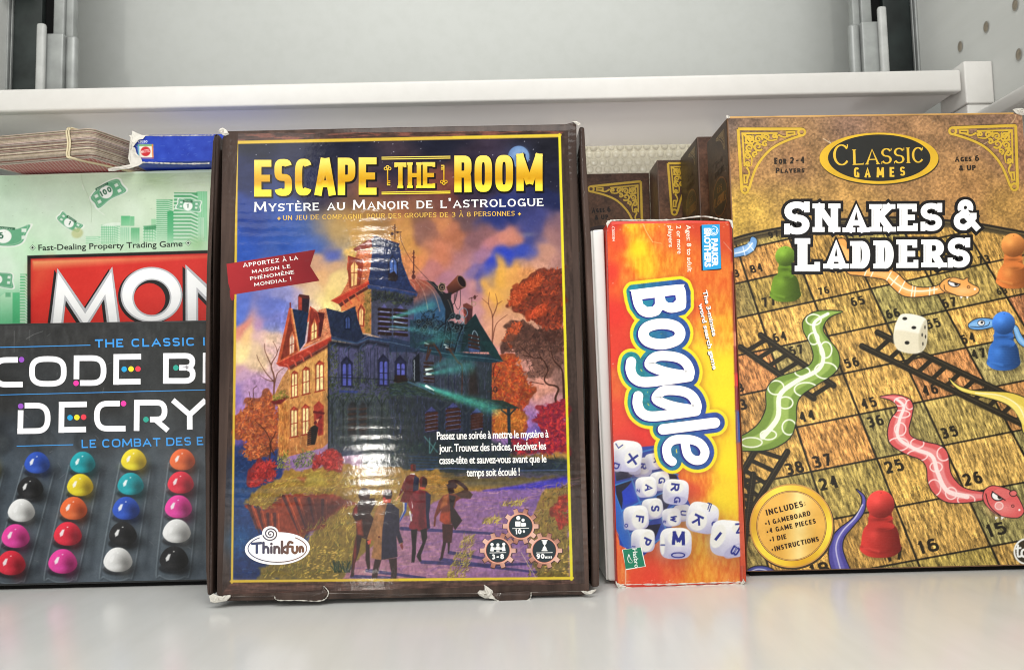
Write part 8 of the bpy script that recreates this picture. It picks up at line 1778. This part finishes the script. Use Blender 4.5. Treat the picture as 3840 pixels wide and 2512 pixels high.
    for s, a, b, cp in (('INCLUDES:', (190, 1178), (400, 1126), 22), ('1 GAMEBOARD', (200, 1228), (424, 1176), 18), ('4 GAME PIECES', (206, 1270), (452, 1218), 18), ('1 DIE', (222, 1314), (296, 1300), 18), ('INSTRUCTIONS', (234, 1366), (468, 1312), 18)):
        L += word(s, ZJ(a)[0], ZJ(b)[0], cp, t=.24, th=.18, e=2.4, gap=.16, wide=.62, space=.4)
    for x, y in ((186, 1220), (194, 1264), (210, 1308), (220, 1358)): L.append(disc(ZJ((x, y))[0], 3.2))
    ink_obj('medallion_lettering', f, t, pm, [(a, b, (48, 30, 18)) for a, b in L], 4.0e-4).parent = md
    # narrow side of the box
    sf = Face((.1561 + q[0][0], f.O[1] + .0515, .0030), (0, -1, 0), (0, 0, 1)); side_print(sf, t, q[0][1], .0505, True)
    tw = lambda p, r, s: torn('torn_corner', f, p, t, r, s)
    tw([(3796, 414), (3806, 409), (3826, 407), (3836, 414), (3842, 432), (3830, 434), (3812, 428)], .003, 31); tw([(2722, 436), (2730, 434), (2738, 440), (2732, 446), (2726, 446)], .001, 32)
    seam('gold_edge', f, [(2730, 441), (3000, 437), (3400, 431), (3800, 426)], 6, t, plain('gilt_edge', lin(196, 150, 84)[:3], .4), .0003, 33, .15)
    return t
def side_print(sf, t, H_, dep, bright=False):
    """brown side panel with a small ornament, two lines of lettering and the oval badge; sf.u runs toward the front edge"""
    W = dep; rect = (.0006, .0012, W - .0004, H_ - .0010)
    pp = Paper(sf, rect, 2400); h, w = pp.H, pp.W; R = pp.rng; v = np.linspace(0, 1, h)[:, None, None]
    base = np.array([70, 54, 42.0]) * (1 - v) + np.array([128, 90, 44.0] if bright else [90, 64, 44.0]) * v
    pp.img[:] = base * (1 + (value_noise(h, w, 3, R, 3) - .5) * .5 + (value_noise(h, w, 24, R, 3) - .5) * .5)[..., None]
    pm = print_mat('side_ink', .4, .5); pp.sheet('side_print', pm, t, 1e-4, .8)
    def place(items): return items
    class UV(Face):
        def uv(s, pts): return np.asarray(pts, float)
    g = UV(sf.O, sf.u, sf.v); cy = H_ - .0490; cx = W * .56
    ob = ink_obj('oval_badge', g, t, M_gold, [(*disc((cx, cy), .0180, .0140, 40), (112, 70, 34)), (*disc((cx, cy), .0168, .0128, 40), (26, 23, 21))], 2.2e-4)
    L = [(P * np.array([1, 1]), T) for P, T in wordu('Classiques', cx - .0142, cx + .0142, cy - .0052, .0066)] + wordu('LES', cx - .005, cx + .006, cy + .0038, .0042)
    ink_obj('badge_lettering', g, t, M_gold, [(a, b, (150, 104, 50)) for a, b in L], 2.8e-4).parent = ob
    F = filigree((W - .006, H_ - .0060), (W - .026, H_ - .0065), (W - .0065, H_ - .0190)); F = [(a, b) for a, b in F]
    ink_obj('corner_ornament', g, t, M_gold, [(a, b, (140, 112, 60)) for a, b in F], 2.2e-4)
    for T in (wordu('2-4', cx - .009, cx + .010, H_ - .0265, .0046), wordu('joueurs', cx - .011, cx + .012, H_ - .0335, .0042)): ink_obj('players_lettering', g, t, pm, [(a, b, (36, 28, 22)) for a, b in T], 2.2e-4)
def wordu(s, x0, x1, y, cap):
    out = word(s.upper(), (x0, -y), (x1, -y), cap, t=.17, th=.10, e=2.1, gap=.14, wide=.7)
    return [(P * np.array([1, -1]), T[:, ::-1]) for P, T in out]
build_snakes()

def brown_box(label, y, x0, x1, dep, ztop, art, side=True):
    f = Face((x0, y, .0003), (1, 0, 0), (0, 0, 1)); t = game_box('game_box', label, 'board game', f, 'brown boxes behind the snakes box')
    M_br = bpy.data.materials.get('brown_back_card') or plain('brown_back_card', lin(86, 62, 48)[:3], .45, vary=.3, scale=110)
    slab('box_body', f, [(0, 0), (x1 - x0, 0), (x1 - x0, ztop), (0, ztop)], 0, dep, M_br, t, .0008)
    rect = (.0008, .15, min(x1 - x0, .085) - .0006, ztop - .0008)
    off = 0.0
    if art == 'C': rect = (x1 - x0 - .070, .17, x1 - x0 - .0008, ztop - .0008)
    pp = Paper(f, rect, 2200); R = pp.rng; n = value_noise(pp.H, pp.W, 3, R, 3) - .5; n2 = value_noise(pp.H, pp.W, 24, R, 3) - .5; v = np.linspace(0, 1, pp.H)[:, None, None]
    pp.img[:] = (np.array([92, 66, 54.0]) * (1 - v) + np.array([128, 88, 52.0]) * v) * (1 + n * .5 + n2 * .5)[..., None]
    pm = print_mat('brown_cover_ink', .42, .5); pp.sheet('cover_print', pm, t, 1e-4, .8)
    if art == 'B': print_ornament('corner_ornament', f, t, pm, (ZG((766, 386))[0], ZG((1190, 384))[0], ZG((800, 806))[0]), 2.2e-4, 1.5)
    if art == 'C':
        print_ornament('corner_ornament', f, t, pm, (ZG((540, 536))[0], ZG((112, 580))[0], ZG((552, 960))[0]), 2.2e-4, 1.5)
        for s, a, b, cp in (('Ages 6', (132, 800), (290, 790), 20), ('& UP', (158, 858), (270, 852), 18)): ink_obj('players_lettering', f, t, pm, [(p, q, (28, 22, 18)) for p, q in word(s, ZG(a)[0], ZG(b)[0], cp, t=.27, th=.2, e=2.2, gap=.16, wide=.72, space=.4, small=.8)], 2.2e-4)
        ink_obj('oval_badge', f, t, M_gold, [(*disc(ZG((225, 960))[0], 60, 26, 40), (40, 18, 16))], 2.2e-4)
    if side: side_print(Face((x0 - .0001, y + dep - .0005, .0003), (0, -1, 0), (0, 0, 1)), t, ztop, dep - .001)
    return t
brown_box('brown game box directly behind the snakes box, showing its side with a black oval badge', .576, .1528, .350, .055, .3150, 'A')
brown_box('brown game box with a gold corner ornament, between two other brown boxes', .634, .1335, .340, .034, .3147, 'B', False)
brown_box('brown game box farthest back, reading Ages 6 and up beside a gold corner', .671, -.060, .1340, .050, .3146, 'C', False)
